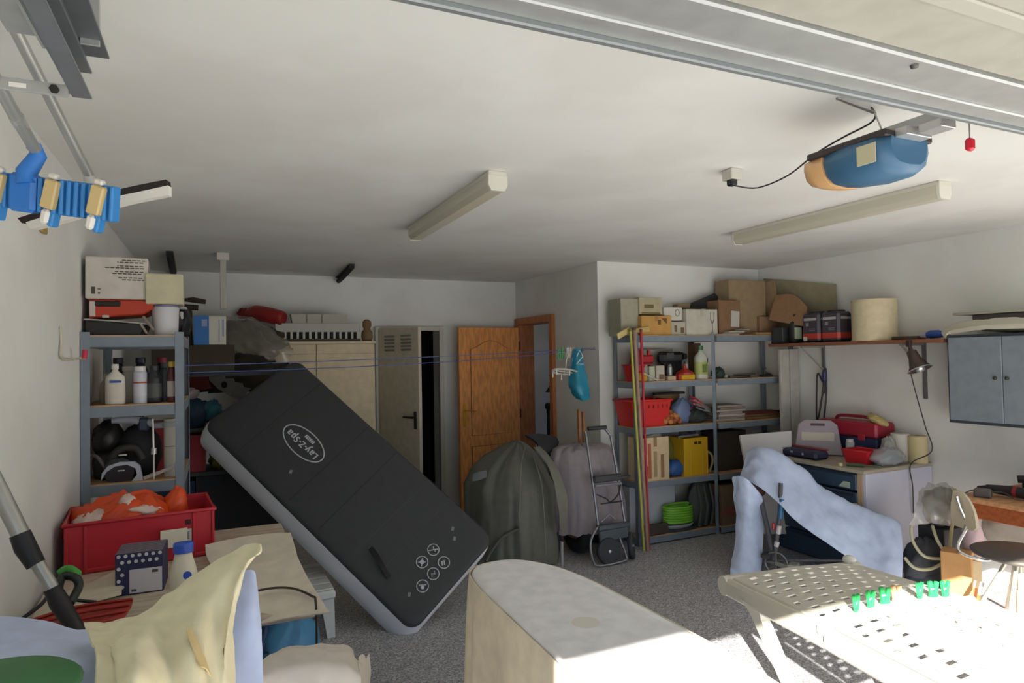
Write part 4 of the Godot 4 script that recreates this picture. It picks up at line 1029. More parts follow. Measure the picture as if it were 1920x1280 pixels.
	part(bw, "print", G.new().box(Vector3(0.06, 0.1, 0.1012), Vector3(0.005, 0.16, 0.001), 0.0003), mat("8795b0", 0.6), "", true)
	part(bw, "print", G.new().box(Vector3(0.085, 0.12, 0.1012), Vector3(0.012, 0.12, 0.001), 0.0003), mat("8795b0", 0.6), "", true)
	single("support_carton", G.new().span(Vector3(-0.4, 1.561, -5.45), Vector3(0.12, 1.754, -5.03), 0.004), mat("3b3426", 0.85, "dusty"), "dark carton under the blue and white box", "box")
	single("dark_stick", G.new().tube([Vector3(-0.224, 2.082, -5.200), Vector3(-0.149, 2.084, -5.200), Vector3(-0.066, 2.070, -5.200)], [0.008, 0.02, 0.016], 8).tube([Vector3(-0.207, 2.033, -5.200), Vector3(-0.115, 2.027, -5.200)], 0.02, 8), mat("2e2119", 0.7), "dark stick-like tool poking out right of the small cream carton", "tool")
	single("tool_stand", G.new().span(Vector3(-0.36, 1.755, -5.42), Vector3(-0.16, 2.02, -5.12), 0.006), mat("2a2622", 0.8), "dark box under the stick-like tool behind the white bucket", "box")
	for k in 4:
		var q: Array = [[-0.46, -0.14, 0.42, 0.80, "20304a"], [-0.13, 0.36, 0.415, 0.83, "1d1f22"], [-0.46, -0.16, 0.0, 0.36, "4a3b2c"], [-0.15, 0.36, 0.0, 0.365, "191b1e"]][k]
		carton_thing("storage_box", ["dark blue storage box under the smaller red crate", "black storage box on the lower middle board of the dark shelving", "brown carton on the floor in the dark shelving", "black storage box on the floor in the dark shelving"][k], "box", Vector3(q[0], 0, -5.115), Vector3(q[1], q[3], -5.115), 0.33, 0.401 if q[2] > 0 else 0.002, mat(q[4], 0.7), null)
	# the inflated mat leaning across the room
	var p0 := Vector3(1.062, 0.040, -3.774)
	var e := Vector3(0.796, 0.554, -0.243)
	var w := Vector3(-0.592, 0.631, -0.500)
	var n := e.cross(w).normalized()
	var mt := thing("inflatable_mat", "big black inflatable board with grey sides and a white oval logo, leaning aslant", "inflatable board", Vector3(1.05, 0, -3.8))
	var on := func(u: float, v: float, h: float) -> Vector3:
		return p0 + e * u + w * v + n * h
	var outline := func(inset: float, h: float) -> Array:
		var r := 0.08
		var out := []
		var a := -0.02
		var c := 0.745
		var f := 0.0
		var l := 1.905
		var slide := h * 0.62
		for q in [[c - r, f + r, -PI / 2], [c - r, l - r, 0.0], [a + r, l - r, PI / 2], [a + r, f + r, PI]]:
			for k in 7:
				var t: float = q[2] + PI / 2 * k / 6.0
				out.append(on.call(q[0] + slide + cos(t) * (r - inset), q[1] + sin(t) * (r - inset), h))
			# a little slack along the straight edges
		return out
	part(mt, "top_face", G.new().loft([outline.call(0.0, -0.014), outline.call(0.003, -0.006), outline.call(0.012, 0.0), outline.call(0.03, 0.003), outline.call(0.08, 0.004)]), mat("353839", 0.6, "cloth"))
	part(mt, "side_wall", G.new().loft([outline.call(0.006, -0.132), outline.call(-0.006, -0.115), outline.call(-0.013, -0.075), outline.call(-0.008, -0.035), outline.call(0.0, -0.013)], false), mat("dfe1e6", 0.5))
	part(mt, "bottom_face", G.new().loft([outline.call(0.05, -0.138), outline.call(0.006, -0.131)]), mat("8d9095", 0.6))
	var seam := mat("2e3031", 0.75)
	for v in [0.585, 0.39]:
		part(mt, "seam", G.new().beam(on.call(0.03, v, 0.004), on.call(0.70, v, 0.004), 0.004, 0.002, n), mat("43474a", 0.7))
	for v in [1.60, 1.12, 0.85]:
		part(mt, "crease", G.new().beam(on.call(0.02, v, 0.0042), on.call(0.72, v + 0.03, 0.0042), 0.008, 0.0015, n), seam)
	part(mt, "strap_handle", G.new().sheet([[on.call(0.165, 0.535, 0.005), on.call(0.16, 0.50, 0.02), on.call(0.14, 0.43, 0.036), on.call(0.12, 0.36, 0.02), on.call(0.118, 0.325, 0.005)], [on.call(0.135, 0.535, 0.005), on.call(0.13, 0.50, 0.02), on.call(0.11, 0.43, 0.036), on.call(0.092, 0.36, 0.02), on.call(0.09, 0.325, 0.005)]], 4, 2, 0.004), mat("151516", 0.7))
	var print_white := mat("c3c6c8", 0.6)
	var ring := []
	var inner := []
	for k in 40:
		var t := TAU * k / 40
		ring.append(on.call(0.336 + cos(t) * 0.085, 1.357 + sin(t) * 0.172, 0.006))
	part(mt, "logo_ring", G.new().tube(ring, 0.0045, 5, true), print_white, "white oval ring")
	letters(mt, "logo_lettering", "Lay-Z-Spa", 0.046, turned(on.call(0.325, 1.357, 0.0055), w, -e), print_white, "Droid Sans", 800)
	var small := G.new()
	for k in 6:
		small.box(on.call(0.382, 1.315 + k * 0.014, 0.0058), Vector3(0.024, 0.010, 0.0015), 0.0004, Basis(e, w, n))
	part(mt, "logo_small_line", small, print_white, "short white line of print").set_meta("kind", "stuff")
	for ic in [[0.41, 0.244, 0], [0.306, 0.243, 1], [0.397, 0.141, 2], [0.301, 0.143, 3], [0.203, 0.141, 4]]:
		var cr := []
		for k in 20:
			var t := TAU * k / 20
			cr.append(on.call(ic[0] + cos(t) * 0.036, ic[1] + sin(t) * 0.036, 0.0055))
		var g := G.new().tube(cr, 0.003, 5, true)
		var c := func(x: float, y: float) -> Vector3:
			return on.call(ic[0] + x * 0.03, ic[1] + y * 0.03, 0.0055)
		match ic[2]:
			0:
				g.tube([c.call(-0.8, 0.6), c.call(0.8, -0.6)], 0.0035, 5).tube([c.call(0.1, 0.0), c.call(0.5, 0.5)], 0.003, 5).tube([c.call(0.0, -0.6), c.call(0.2, -0.2)], 0.003, 5)
			1:
				g.lathe([Vector2(0, 0.0015), Vector2(0.014, 0.0015), Vector2(0.014, 0)], 12, Transform3D(Basis(e, n, -w), c.call(0, 0))).tube([c.call(-0.7, -0.5), c.call(0.7, 0.5)], 0.003, 5).tube([c.call(-0.6, 0.6), c.call(0.6, -0.6)], 0.003, 5)
			2:
				g.tube([c.call(-0.7, -0.2), c.call(-0.1, 0.5)], 0.005, 5).tube([c.call(-0.3, -0.5), c.call(0.3, 0.3)], 0.005, 5)
			3:
				g.tube([c.call(-0.6, -0.3), c.call(-0.2, 0.3), c.call(0.2, -0.3), c.call(0.6, 0.3)], 0.003, 5)
			4:
				g.lathe([Vector2(0, 0.0015), Vector2(0.011, 0.0015), Vector2(0.011, 0)], 12, Transform3D(Basis(e, n, -w), c.call(-0.2, -0.2))).tube([c.call(-0.4, 0.7), c.call(0.7, -0.4)], 0.003, 5)
		part(mt, "pictogram", g, print_white)
	for q in [[0.147, 1.259], [0.113, 0.166], [0.555, 0.193], [0.595, 0.245]]:
		part(mt, "valve_mark", G.new().box(on.call(q[0], q[1], 0.0055), Vector3(0.026, 0.018, 0.002), 0.0006, Basis(e, w, n) * Basis(Vector3.BACK, 0.5)), mat("7d8184", 0.6))
	# the clothesline and what hangs on it
	var la := Vector3(-0.146, 1.62, -3.66)
	var lb := Vector3(3.128, 1.70, -5.06)
	var blue := mat("43538a", 0.7)
	var cl := thing("clothesline", "double blue clothesline strung across the room from the left shelving to the wall corner", "clothesline", la)
	part(cl, "cord", G.new().tube(spring_line(la, lb, 0.012, 20), 0.0028, 6), blue)
	part(cl, "cord", G.new().tube(spring_line(la - Vector3.UP * 0.035, lb - Vector3.UP * 0.008, 0.03, 20), 0.0028, 6), blue)
	part(cl, "wall_eye", G.new().lathe([Vector2(0, 0), Vector2(0.012, 0), Vector2(0.012, 0.012), Vector2(0, 0.012)], 10, Transform3D(Basis(Vector3.BACK, PI / 2), lb + Vector3(0.002, 0, 0))), zinc)
	var lp := func(t: float, dy: float) -> Vector3:
		return la.lerp(lb, t) + Vector3.UP * (dy - 0.012 * 4 * t * (1 - t))
	var pg := G.new()
	var green_peg := mat("4e9a62", 0.5)
	var white_peg := mat("cfcdc2", 0.5)
	for k in 5:
		var t: float = [0.852, 0.866, 0.885, 0.897, 0.908][k]
		var p: Vector3 = lp.call(t, 0.0)
		var o := thing("clothes_peg", ["green clothes peg at the left of the group on the clothesline", "second green clothes peg, half behind the white ones", "white clothes peg nearest the green ones", "white clothes peg in the middle of the group", "white clothes peg just left of the teal bag"][k], "clothes peg", p, "pegs on the clothesline")
		var pm := green_peg if k < 2 else white_peg
		for s in [-1, 1]:
			part(o, "leg", G.new().beam(Vector3(s * 0.006, 0.02, 0), Vector3(s * 0.014 , -0.075, 0), 0.012, 0.009, Vector3.BACK), pm, "", true)
		part(o, "spring", G.new().tube([Vector3(-0.014, -0.02, 0), Vector3(0.014, -0.02, 0)], 0.005, 8), zinc, "", true)
		o.rotation.y = 0.4
	var hp: Vector3 = lp.call(0.885, 0.0)
	var hg := thing("peg_hanger", "white oval plastic peg hanger on the clothesline", "hanger", hp)
	var oval := []
	for k in 24:
		var t := TAU * k / 24
		oval.append(Vector3(2.685, 1.498, -4.826) + Vector3(cos(t) * 0.15, sin(t) * 0.02 - cos(t) * 0.02, sin(t) * 0.07 - cos(t) * 0.06))
	part(hg, "frame", G.new().tube(oval, 0.008, 6, true), white_peg)
	part(hg, "crossbar", G.new().tube([oval[0], oval[12]], 0.006, 6).tube([oval[6], oval[18]], 0.006, 6), white_peg)
	part(hg, "hook", G.new().hose([hp + Vector3(0, 0.008, 0), hp + Vector3(0.012, 0.0, 0), (hp + Vector3(2.685, 1.498, -4.826)) / 2, Vector3(2.685, 1.498, -4.826)], 0.005, 6), white_peg)
	for k in 6:
		var q: Vector3 = oval[(k * 4 + 2) % 24]
		part(hg, "clip", G.new().beam(q, q - Vector3.UP * 0.05, 0.012, 0.008, Vector3.BACK), white_peg)
	var tb := thing("teal_net_bag", "translucent teal peg bag hanging from the clothesline next to the wall corner", "bag", lp.call(0.935, 0.0))
	part(tb, "bag", G.new().sheet([[Vector3(2.812, 1.687, -4.895), Vector3(2.827, 1.691, -4.866), Vector3(2.863, 1.691, -4.872)], [Vector3(2.785, 1.527, -4.890), Vector3(2.809, 1.527, -4.824), Vector3(2.885, 1.525, -4.844)], [Vector3(2.749, 1.400, -4.887), Vector3(2.775, 1.384, -4.788), Vector3(2.895, 1.411, -4.821)], [Vector3(2.773, 1.321, -4.878), Vector3(2.799, 1.293, -4.779), Vector3(2.911, 1.305, -4.816)], [Vector3(2.815, 1.270, -4.860), Vector3(2.844, 1.254, -4.804), Vector3(2.914, 1.259, -4.815)]], 5, 5, 0.004, 0.02, 10.0, 3), mat("2a8aa8", 0.35))
	part(tb, "loop", G.new().hose([lp.call(0.925, 0.008), Vector3(2.794, 1.627, -4.883), Vector3(2.776, 1.527, -4.894)], 0.006, 6).hose([lp.call(0.945, 0.008), Vector3(2.875, 1.626, -4.868), Vector3(2.885, 1.525, -4.844)], 0.006, 6), mat("3f7fa8", 0.4))
	part(tb, "clip", G.new().tube([Vector3(2.803, 1.627, -4.835), Vector3(2.828, 1.677, -4.822), Vector3(2.852, 1.626, -4.813), Vector3(2.802, 1.563, -4.837), Vector3(2.856, 1.562, -4.812)], 0.006, 6), white_peg, "white clip")
	# things in the side room, seen through the doorway
	var ch := thing("dark_chair", "dark chair seat and back seen through the wooden doorway", "chair", Vector3(3.62, 0, -6.45))
	part(ch, "seat", G.new().span(Vector3(3.42, 1.02, -6.66), Vector3(3.9, 1.10, -6.3), 0.02), mat("2b2f33", 0.7))
	part(ch, "back", G.new().prism([Vector2(-0.02, 0), Vector2(0.24, 0), Vector2(0.24, 0.30), Vector2(0.13, 0.22), Vector2(0.02, 0.06)], 0.04, Transform3D(Basis(), Vector3(3.44, 1.22, -6.62))), mat("32363a", 0.7))
	for x in [3.45, 3.86]:
		for z in [-6.62, -6.34]:
			part(ch, "leg", G.new().span(Vector3(x - 0.015, 0, z - 0.015), Vector3(x + 0.015, 1.02, z + 0.015), 0.002), mat("232527", 0.6))
	part(ch, "back_post", G.new().span(Vector3(3.62, 1.09, -6.615), Vector3(3.65, 1.3, -6.585), 0.002), mat("232527", 0.6))

func right_shelf():
	# one double bay of steel shelving: three pairs of posts
	var o := rack("steel_shelving", "blue-grey double-bay steel shelving against the far right wall, filled with boxes, bottles and tools", 3.255, 4.135, -4.955, -4.63, 1.815, [1.80, 1.40, 1.005, 0.545, 0.07], Vector3(4.15, 0, -4.79))
	for z in [-4.955, -4.60]:
		part(o, "post", G.new().span(Vector3(5.005, 0, z), Vector3(5.045, 1.815, z + 0.03), 0.001), shelf_steel)
	for y in [1.80, 1.40, 1.005, 0.545, 0.07]:
		part(o, "shelf_board", G.new().span(Vector3(4.14, y - 0.012, -4.95), Vector3(5.04, y, -4.605), 0.001), chipboard)
		part(o, "beam", G.new().span(Vector3(4.137, y - 0.058, -4.612), Vector3(5.04, y - 0.006, -4.604), 0.001), shelf_steel)
		part(o, "beam", G.new().span(Vector3(4.137, y - 0.058, -4.951), Vector3(5.04, y - 0.006, -4.943), 0.001), shelf_steel)
	var y := 1.80
	var f := -4.66
	var tan1 := mat("b3ab8c", 0.85, "dusty")
	carton_thing("grey_carton", "plain grey-green carton at the left end of the top board of the right shelving", "box", Vector3(3.185, 1.818, -4.720), Vector3(3.371, 2.122, -4.720), 0.2, y, mat("a8a690", 0.85, "dusty"), null)
	var cb := carton_thing("brown_carton", "orange-brown carton under the mottled tan carton on the top board", "box", Vector3(3.361, 1.811, -4.670), Vector3(3.685, 1.972, -4.670), 0.2, y, mat("c79a56", 0.85, "dusty"), mat("a87c3e", 0.5))
	part(cb, "print", G.new().box(Vector3(0.03, 0.115, 0.1012), Vector3(0.03, 0.045, 0.001), 0.0003), mat("6e5228", 0.8), "dark print", true)
	part(cb, "print", G.new().prism([Vector2(0.05, 0.15), Vector2(0.11, 0.15), Vector2(0.11, 0.10)], 0.001, Transform3D(Basis(), Vector3(0, 0, 0.1005))), mat("6e5228", 0.8), "dark print", true)
	var cm := carton_thing("tan_carton", "mottled tan carton with a dark base line, stacked on the orange-brown carton", "box", Vector3(3.364, 1.980, -4.700), Vector3(3.608, 2.134, -4.700), 0.16, 1.985, tan1, null)
	part(cm, "print", G.new().box(Vector3(0, 0.012, 0.081), Vector3(0.2, 0.012, 0.0012), 0.0003), mat("6f6438", 0.8), "brown print", true)
	part(cm, "print", G.new().box(Vector3(-0.02, 0.07, 0.081), Vector3(0.1, 0.035, 0.001), 0.0003), mat("6f6438", 0.8), "brown print", true)
	single("carton_shim", G.new().span(Vector3(3.362, 1.970, -4.690) * Vector3(1, 0, 0) + Vector3(0, 1.80, -4.86), Vector3(3.373, 1.970, -4.690) * Vector3(1, 0, 0) + Vector3(0.19, 1.985, -4.873), 0.001), tan1, "cardboard sheet standing behind the orange-brown carton", "cardboard")
	var r1 := carton_thing("glass_carton", "white carton printed with tumblers, lower one of two left of the wine-glass carton", "box", Vector3(3.689, 1.806, -4.680), Vector3(3.864, 1.921, -4.680), 0.16, y, mat("bab4a2", 0.8), null)
	part(r1, "print", G.new().box(Vector3(-0.04, 0.06, 0.081), Vector3(0.03, 0.06, 0.001), 0.0003), mat("6d5c46", 0.8), "brown tumblers print", true)
	part(r1, "print", G.new().box(Vector3(0.035, 0.045, 0.081), Vector3(0.04, 0.05, 0.001), 0.0003), mat("6d5c46", 0.8), "brown tumblers print", true)
	var r2 := carton_thing("ring_carton", "white carton with a printed ring, stacked left of the wine-glass carton", "box", Vector3(3.620, 1.926, -4.700), Vector3(3.830, 2.052, -4.700), 0.16, y + 0.132, mat("cfccc0", 0.8), null, "", 4)
	var rr := []
	for k in 16:
		rr.append(Vector3(0.045 + cos(TAU * k / 16) * 0.024, 0.07 + sin(TAU * k / 16) * 0.03, 0.081))
	part(r2, "print", G.new().tube(rr, 0.004, 5, true), mat("7d8a78", 0.8), "grey-green ring", true)
	carton_thing("back_carton", "tan carton standing behind the white cartons on the top board", "box", Vector3(3.910, 1.822, -4.860), Vector3(4.169, 2.100, -4.860), 0.08, y, mat("a08a68", 0.85, "dusty"), null)
	var gl := carton_thing("wine_glass_carton", "white carton with a printed wine glass, beside the middle post on the top board", "box", Vector3(3.844, 1.805, -4.660), Vector3(4.201, 2.035, -4.660), 0.2, y, mat("c9c6b6", 0.8, "dusty"), mat("b9b39c", 0.4))
	part(gl, "print", G.new().prism([Vector2(-0.018, 0.0), Vector2(0.018, 0.0), Vector2(0.004, 0.008), Vector2(0.004, 0.08), Vector2(0.024, 0.12), Vector2(0.022, 0.19), Vector2(0.016, 0.19), Vector2(0.017, 0.125), Vector2(0.0, 0.095), Vector2(-0.017, 0.125), Vector2(-0.016, 0.19), Vector2(-0.022, 0.19), Vector2(-0.024, 0.12), Vector2(-0.004, 0.08), Vector2(-0.004, 0.008)], 0.001, Transform3D(Basis(), Vector3(0.115, 0.02, 0.1005))), mat("6e6470", 0.8), "printed wine glass", true)
	single("black_folder", G.new().prism([Vector2(-0.16, 0.0), Vector2(0.16, 0.0), Vector2(0.17, 0.11), Vector2(0.13, 0.14), Vector2(-0.14, 0.045)], 0.03, Transform3D(Basis(), Vector3(4.209, 2.066, -4.870) - Vector3(0, 0.0, 0)), 0.003).span(Vector3(3.93, 1.80, -4.88), Vector3(4.19, 2.06, -4.85), 0.003), mat("25282b", 0.5), "black folder leaning behind the wine-glass carton, its corner pointing up", "folder")
	var bc := carton_thing("brown_box", "dark brown box with a white front card, right of the wine-glass carton", "box", Vector3(4.238, 1.830, -4.680), Vector3(4.499, 2.126, -4.680), 0.18, y, mat("8a6a4c", 0.85, "dusty"), null)
	part(bc, "card", G.new().box(Vector3(0.06, 0.15, 0.0925), Vector3(0.10, 0.15, 0.004), 0.001, Basis(Vector3.BACK, -0.06)), mat("c4c0b6", 0.7), "white card", true)
	var big := thing("big_carton", "large open cardboard carton standing in the corner on the top board of the right bay", "box", Vector3(4.47, y, -4.83))
	part(big, "body", G.new().span(Vector3(4.420, 1.883, -4.750) * Vector3(1, 0, 0) + Vector3(0, y, -4.93), Vector3(4.882, 1.883, -4.720) * Vector3(1, 0, 0) + Vector3(0, 2.33, -4.74), 0.004), mat("9c8768", 0.85, "dusty"))
	part(big, "flap", G.new().beam(Vector3(4.918, 2.323, -4.740), Vector3(4.926, 1.943, -4.680), 0.005, 0.16, Vector3.BACK), mat("a89070", 0.85, "dusty"))
	var op := thing("open_carton", "brown open carton with its flaps up, right of the large carton", "box", Vector3(4.85, 1.80, -4.78))
	part(op, "body", G.new().span(Vector3(4.76, 1.80, -4.90), Vector3(5.0, 1.98, -4.70), 0.004), mat("98785a", 0.85, "dusty"))
	part(op, "flap", G.new().sheet([[Vector3(4.800, 1.939, -4.626), Vector3(4.860, 2.093, -4.626), Vector3(4.900, 2.180, -4.621)], [Vector3(4.800, 1.898, -4.417), Vector3(4.860, 2.028, -4.437), Vector3(4.900, 2.161, -4.407)], [Vector3(4.800, 1.858, -4.220), Vector3(4.840, 1.965, -4.229), Vector3(4.880, 2.035, -4.255)]], 3, 3, 0.004), mat("a5825f", 0.85, "dusty"))
	single("cardboard_sheet", G.new().sheet([[Vector3(5.020, 2.375, -4.893), Vector3(5.020, 2.317, -4.573), Vector3(5.020, 2.226, -4.056)], [Vector3(5.030, 2.092, -4.912), Vector3(5.030, 2.057, -4.591), Vector3(5.030, 2.003, -4.061)], [Vector3(5.035, 1.807, -4.913), Vector3(5.035, 1.785, -4.605), Vector3(5.035, 1.757, -4.067)]], 3, 3, 0.006), mat("a59c80", 0.85, "dusty"), "large flat beige cardboard sheet leaning on the wall in the right corner", "cardboard")
	var sticks := thing("timber", "pale yellow wooden slats lying on the front left of the top board, one end overhanging", "wooden slats", Vector3(3.268, 1.829, -4.640))
	part(sticks, "slat", G.new().beam(Vector3(3.066, 1.787, -4.600), Vector3(3.227, 1.848, -4.660), 0.012, 0.05), mat("d8c787", 0.7, "lying wood"))
	part(sticks, "slat", G.new().beam(Vector3(3.195, 1.829, -4.645), Vector3(3.424, 1.852, -4.655), 0.025, 0.045), mat("cdb978", 0.7, "lying wood"))
	var pap := thing("paper_heap", "heap of flat papers and small parts on the top board of the right bay", "papers", Vector3(4.4, 1.80, -4.67))
	for k in 5:
		part(pap, "sheet", G.new().box(Vector3(4.30 + 0.05 * k, 1.806 + 0.011 * k, -4.665), Vector3(0.24 - 0.02 * k, 0.01, 0.07), 0.002, yaw(k * 7 - 10)), mat(["b9b09c", "8d8576", "c4bca8", "6f675c", "aa9f8a"][k], 0.8))
	single("wood_offcut", G.new().box(Vector3(4.72, 1.812, -4.635), Vector3(0.2, 0.022, 0.04), 0.003), mat("a88a5e", 0.8, "lying wood"), "short wooden offcut lying on the top board before the paint bottles", "wood")
	single("blue_cloth", G.new().lump(Vector3(4.86, 1.73, -4.585), Vector3(0.07, 0.045, 0.03), 0.25, 2.0, 61), mat("3d4a7a", 0.8, "cloth"), "small blue cloth hanging under the corner of the top board", "cloth")

	# second board
	y = 1.40
	var bowl := thing("red_bowl", "red plastic bowl at the left end of the second board", "bowl", Vector3(3.33, y, -4.75))
	part(bowl, "bowl", G.new().lathe([Vector2(0, 0), Vector2(0.075, 0), Vector2(0.10, 0.14), Vector2(0.105, 0.145), Vector2(0.098, 0.145), Vector2(0.07, 0.01), Vector2(0, 0.01)], 24), mat("b81f28", 0.4), "", true)
	part(bowl, "rim", G.new().lathe([Vector2(0.1, 0.138), Vector2(0.11, 0.14), Vector2(0.11, 0.147), Vector2(0.1, 0.147)], 24), mat("c22a30", 0.4), "", true)
	single("yellow_sponge", G.new().box(Vector3(3.33, y + 0.04, -4.665), Vector3(0.13, 0.075, 0.06), 0.015), mat("c29a2a", 0.8), "yellow block in front of the red bowl", "sponge")
	var vs := thing("red_vise", "red machine with a handle behind the leaning poles on the second board", "machine", Vector3(3.42, y, -4.78))
	part(vs, "base", G.new().span(Vector3(-0.08, 0, -0.05), Vector3(0.09, 0.14, 0.05), 0.012), mat("8f1a20", 0.45), "", true)
	part(vs, "column", G.new().lathe([Vector2(0, 0.13), Vector2(0.06, 0.13), Vector2(0.05, 0.25), Vector2(0.035, 0.29), Vector2(0, 0.29)], 16, Transform3D(Basis(), Vector3(-0.05, 0, 0))), mat("a11c24", 0.45), "", true)
	part(vs, "arm", G.new().box(Vector3(0.06, 0.19, 0.0), Vector3(0.14, 0.08, 0.07), 0.015), mat("ad2028", 0.45), "", true)
	part(vs, "arm", G.new().tube([Vector3(0.09, 0.2, 0), Vector3(0.09, 0.27, 0)], 0.018, 10), mat("ad2028", 0.45), "", true)
	var dr := thing("drill_case", "black power tool with a pistol grip in the middle of the second board", "drill", Vector3(3.78, y, -4.80))
	part(dr, "body", G.new().box(Vector3(-0.02, 0.20, 0), Vector3(0.26, 0.11, 0.09), 0.03).tube([Vector3(0.11, 0.21, 0), Vector3(0.16, 0.21, 0)], [0.04, 0.025], 12), mat("26272a", 0.5), "", true)
	part(dr, "grip", G.new().beam(Vector3(-0.07, 0.17, 0), Vector3(-0.10, 0.03, 0), 0.05, 0.06), mat("1e1f21", 0.6), "", true)
	part(dr, "battery", G.new().box(Vector3(-0.09, 0.03, 0), Vector3(0.14, 0.06, 0.09), 0.01), mat("2b2c2f", 0.5), "", true)
	part(dr, "vents", G.new().box(Vector3(-0.05, 0.22, 0.046), Vector3(0.08, 0.05, 0.002), 0.0005), mat("3c4042", 0.5), "", true)
	single("black_case", G.new().box(Vector3(3.80, y + 0.05, -4.82), Vector3(0.25, 0.1, 0.16), 0.012).box(Vector3(3.88, y + 0.12, -4.86), Vector3(0.1, 0.22, 0.05), 0.01), mat("24282a", 0.6), "low black case under the pistol-grip tool", "case")
	for k in 4:
		var b := carton_thing("small_box", ["pale green small box, left one of the pair on the second board", "small white box with a brown window, right one of the pair", "low cream box between the pair and the yellow container", "dark red small box behind the white one"][k], "box", Vector3([3.43, 3.50, 3.62, 3.57][k], y, [-4.665, -4.66, -4.655, -4.72][k]), Vector3([3.49, 3.59, 3.71, 3.64][k], y + [0.13, 0.135, 0.04, 0.13][k], [-4.665, -4.66, -4.655, -4.72][k]), 0.06, y, mat(["b5baa4", "b9b2a4", "b5a284", "6f2226"][k], 0.7), null)
		if k == 1:
			part(b, "print", G.new().box(Vector3(0.01, 0.035, 0.0306), Vector3(0.055, 0.045, 0.001), 0.0003), mat("6f5a44", 0.8), "", true)
	can("tin", "pale grey tin to the left of the pale green box", "tin", Vector3(3.40, y, -4.70), 0.15, 0.035, mat("8d8a80", 0.4), mat("a5a298", 0.4), null)
	can("tin", "silver spray tin standing in the middle behind the yellow container", "tin", Vector3(3.70, y, -4.73), 0.14, 0.022, mat("a9aaa6", 0.35, "", 0.4), mat("7c7d7a", 0.4), null)
	can("tin", "tall grey tin right of the pistol-grip tool", "tin", Vector3(3.86, y, -4.70), 0.17, 0.02, mat("8b8e8c", 0.35, "", 0.4), mat("55585a", 0.4), null)
	single("white_rod", G.new().tube([Vector3(3.33, y + 0.075, -4.62), Vector3(3.50, y + 0.006, -4.645)], 0.007, 8), mat("c9bfb4", 0.5), "thin white rod lying aslant at the front of the second board", "rod")
	var yr := thing("yellow_container", "yellow dish with a red funnel on it, right of the middle of the second board", "dish", Vector3(3.82, y, -4.67))
	part(yr, "dish", G.new().box(Vector3(0.02, 0.026, 0), Vector3(0.15, 0.05, 0.06), 0.008), mat("d0a31e", 0.45), "", true)
	part(yr, "funnel", G.new().lathe([Vector2(0, 0.05), Vector2(0.075, 0.05), Vector2(0.078, 0.065), Vector2(0.02, 0.10), Vector2(0.012, 0.135), Vector2(0, 0.135)], 18), mat("b3362c", 0.45), "red funnel", true)
	part(yr, "side", G.new().box(Vector3(-0.075, 0.03, 0), Vector3(0.03, 0.055, 0.06), 0.006), mat("b03428", 0.45), "", true)
	var dt := bottle("detergent_bottle", "white detergent bottle with a green cap and green label beside the middle post", "bottle", Vector3(4.02, y, -4.69), 0.305, 0.068, mat("b9bfae", 0.4), mat("3f7a52", 0.4), mat("a8b06a", 0.5), "", 0.32)
	part(dt, "emblem", G.new().box(Vector3(0.0, 0.10, 0.05), Vector3(0.045, 0.07, 0.003), 0.001), mat("5f7a34", 0.6), "", true)
	part(dt, "grip", G.new().box(Vector3(0.045, 0.17, 0.03), Vector3(0.02, 0.05, 0.02), 0.008), mat("34393a", 0.5), "", true)
	carton_thing("narrow_box", "tall narrow brown box behind the detergent bottle", "box", Vector3(4.05, y, -4.80), Vector3(4.12, y + 0.33, -4.80), 0.1, y, mat("6e543c", 0.8), null)
	single("flat_sheet", G.new().box(Vector3(3.66, y + 0.14, -4.90), Vector3(0.42, 0.28, 0.012), 0.003), mat("aaa89c", 0.7), "pale flat panel leaning behind the things on the second board", "panel")
	var gp := thing("green_parts", "dark green clamp-like parts left on the second board of the right bay", "parts", Vector3(4.22, y, -4.68))
	part(gp, "body", G.new().lump(Vector3(-0.01, 0.045, 0), Vector3(0.06, 0.055, 0.05), 0.3, 2.0, 63, -0.8), mat("2f3d33", 0.6), "", true)
	part(gp, "tip", G.new().box(Vector3(0.06, 0.02, 0.02), Vector3(0.04, 0.035, 0.03), 0.008), mat("8f8f88", 0.5), "", true)
	single("flat_tools", G.new().box(Vector3(4.44, y + 0.012, -4.66), Vector3(0.28, 0.022, 0.05), 0.004, yaw(6)).box(Vector3(4.52, y + 0.03, -4.67), Vector3(0.24, 0.012, 0.03), 0.003, yaw(-4)), mat("4c4740", 0.6), "flat dark tools lying on the second board of the right bay", "tools")
	var cp := thing("small_clamp", "small dark clamp standing at the right end of the second board", "clamp", Vector3(4.78, y, -4.66))
	part(cp, "base", G.new().box(Vector3(0, 0.012, 0), Vector3(0.14, 0.022, 0.05), 0.005), mat("39352f", 0.6), "", true)
	part(cp, "screw", G.new().tube([Vector3(-0.02, 0.02, 0), Vector3(-0.02, 0.085, 0)], 0.009, 8).tube([Vector3(-0.04, 0.08, 0), Vector3(0.0, 0.08, 0)], 0.006, 6).tube([Vector3(-0.02, 0.04, 0), Vector3(0.05, 0.02, 0)], 0.014, 8), mat("3f3b36", 0.5), "", true)

	# third board
	y = 1.005
	var bk := thing("red_basket", "large bright red plastic basket on the third board, behind the leaning poles", "basket", Vector3(3.44, y, -4.79))
	part(bk, "shell", open_box(Vector3(0.42, 0.23, 0.27), 0.006, 0.82), mat("d42a26", 0.4), "", true)
	part(bk, "rim", G.new().tube([Vector3(-0.215, 0.228, 0.14), Vector3(0.215, 0.228, 0.14), Vector3(0.215, 0.228, -0.14), Vector3(-0.215, 0.228, -0.14)], 0.011, 6, true), mat("dd302a", 0.4), "", true)
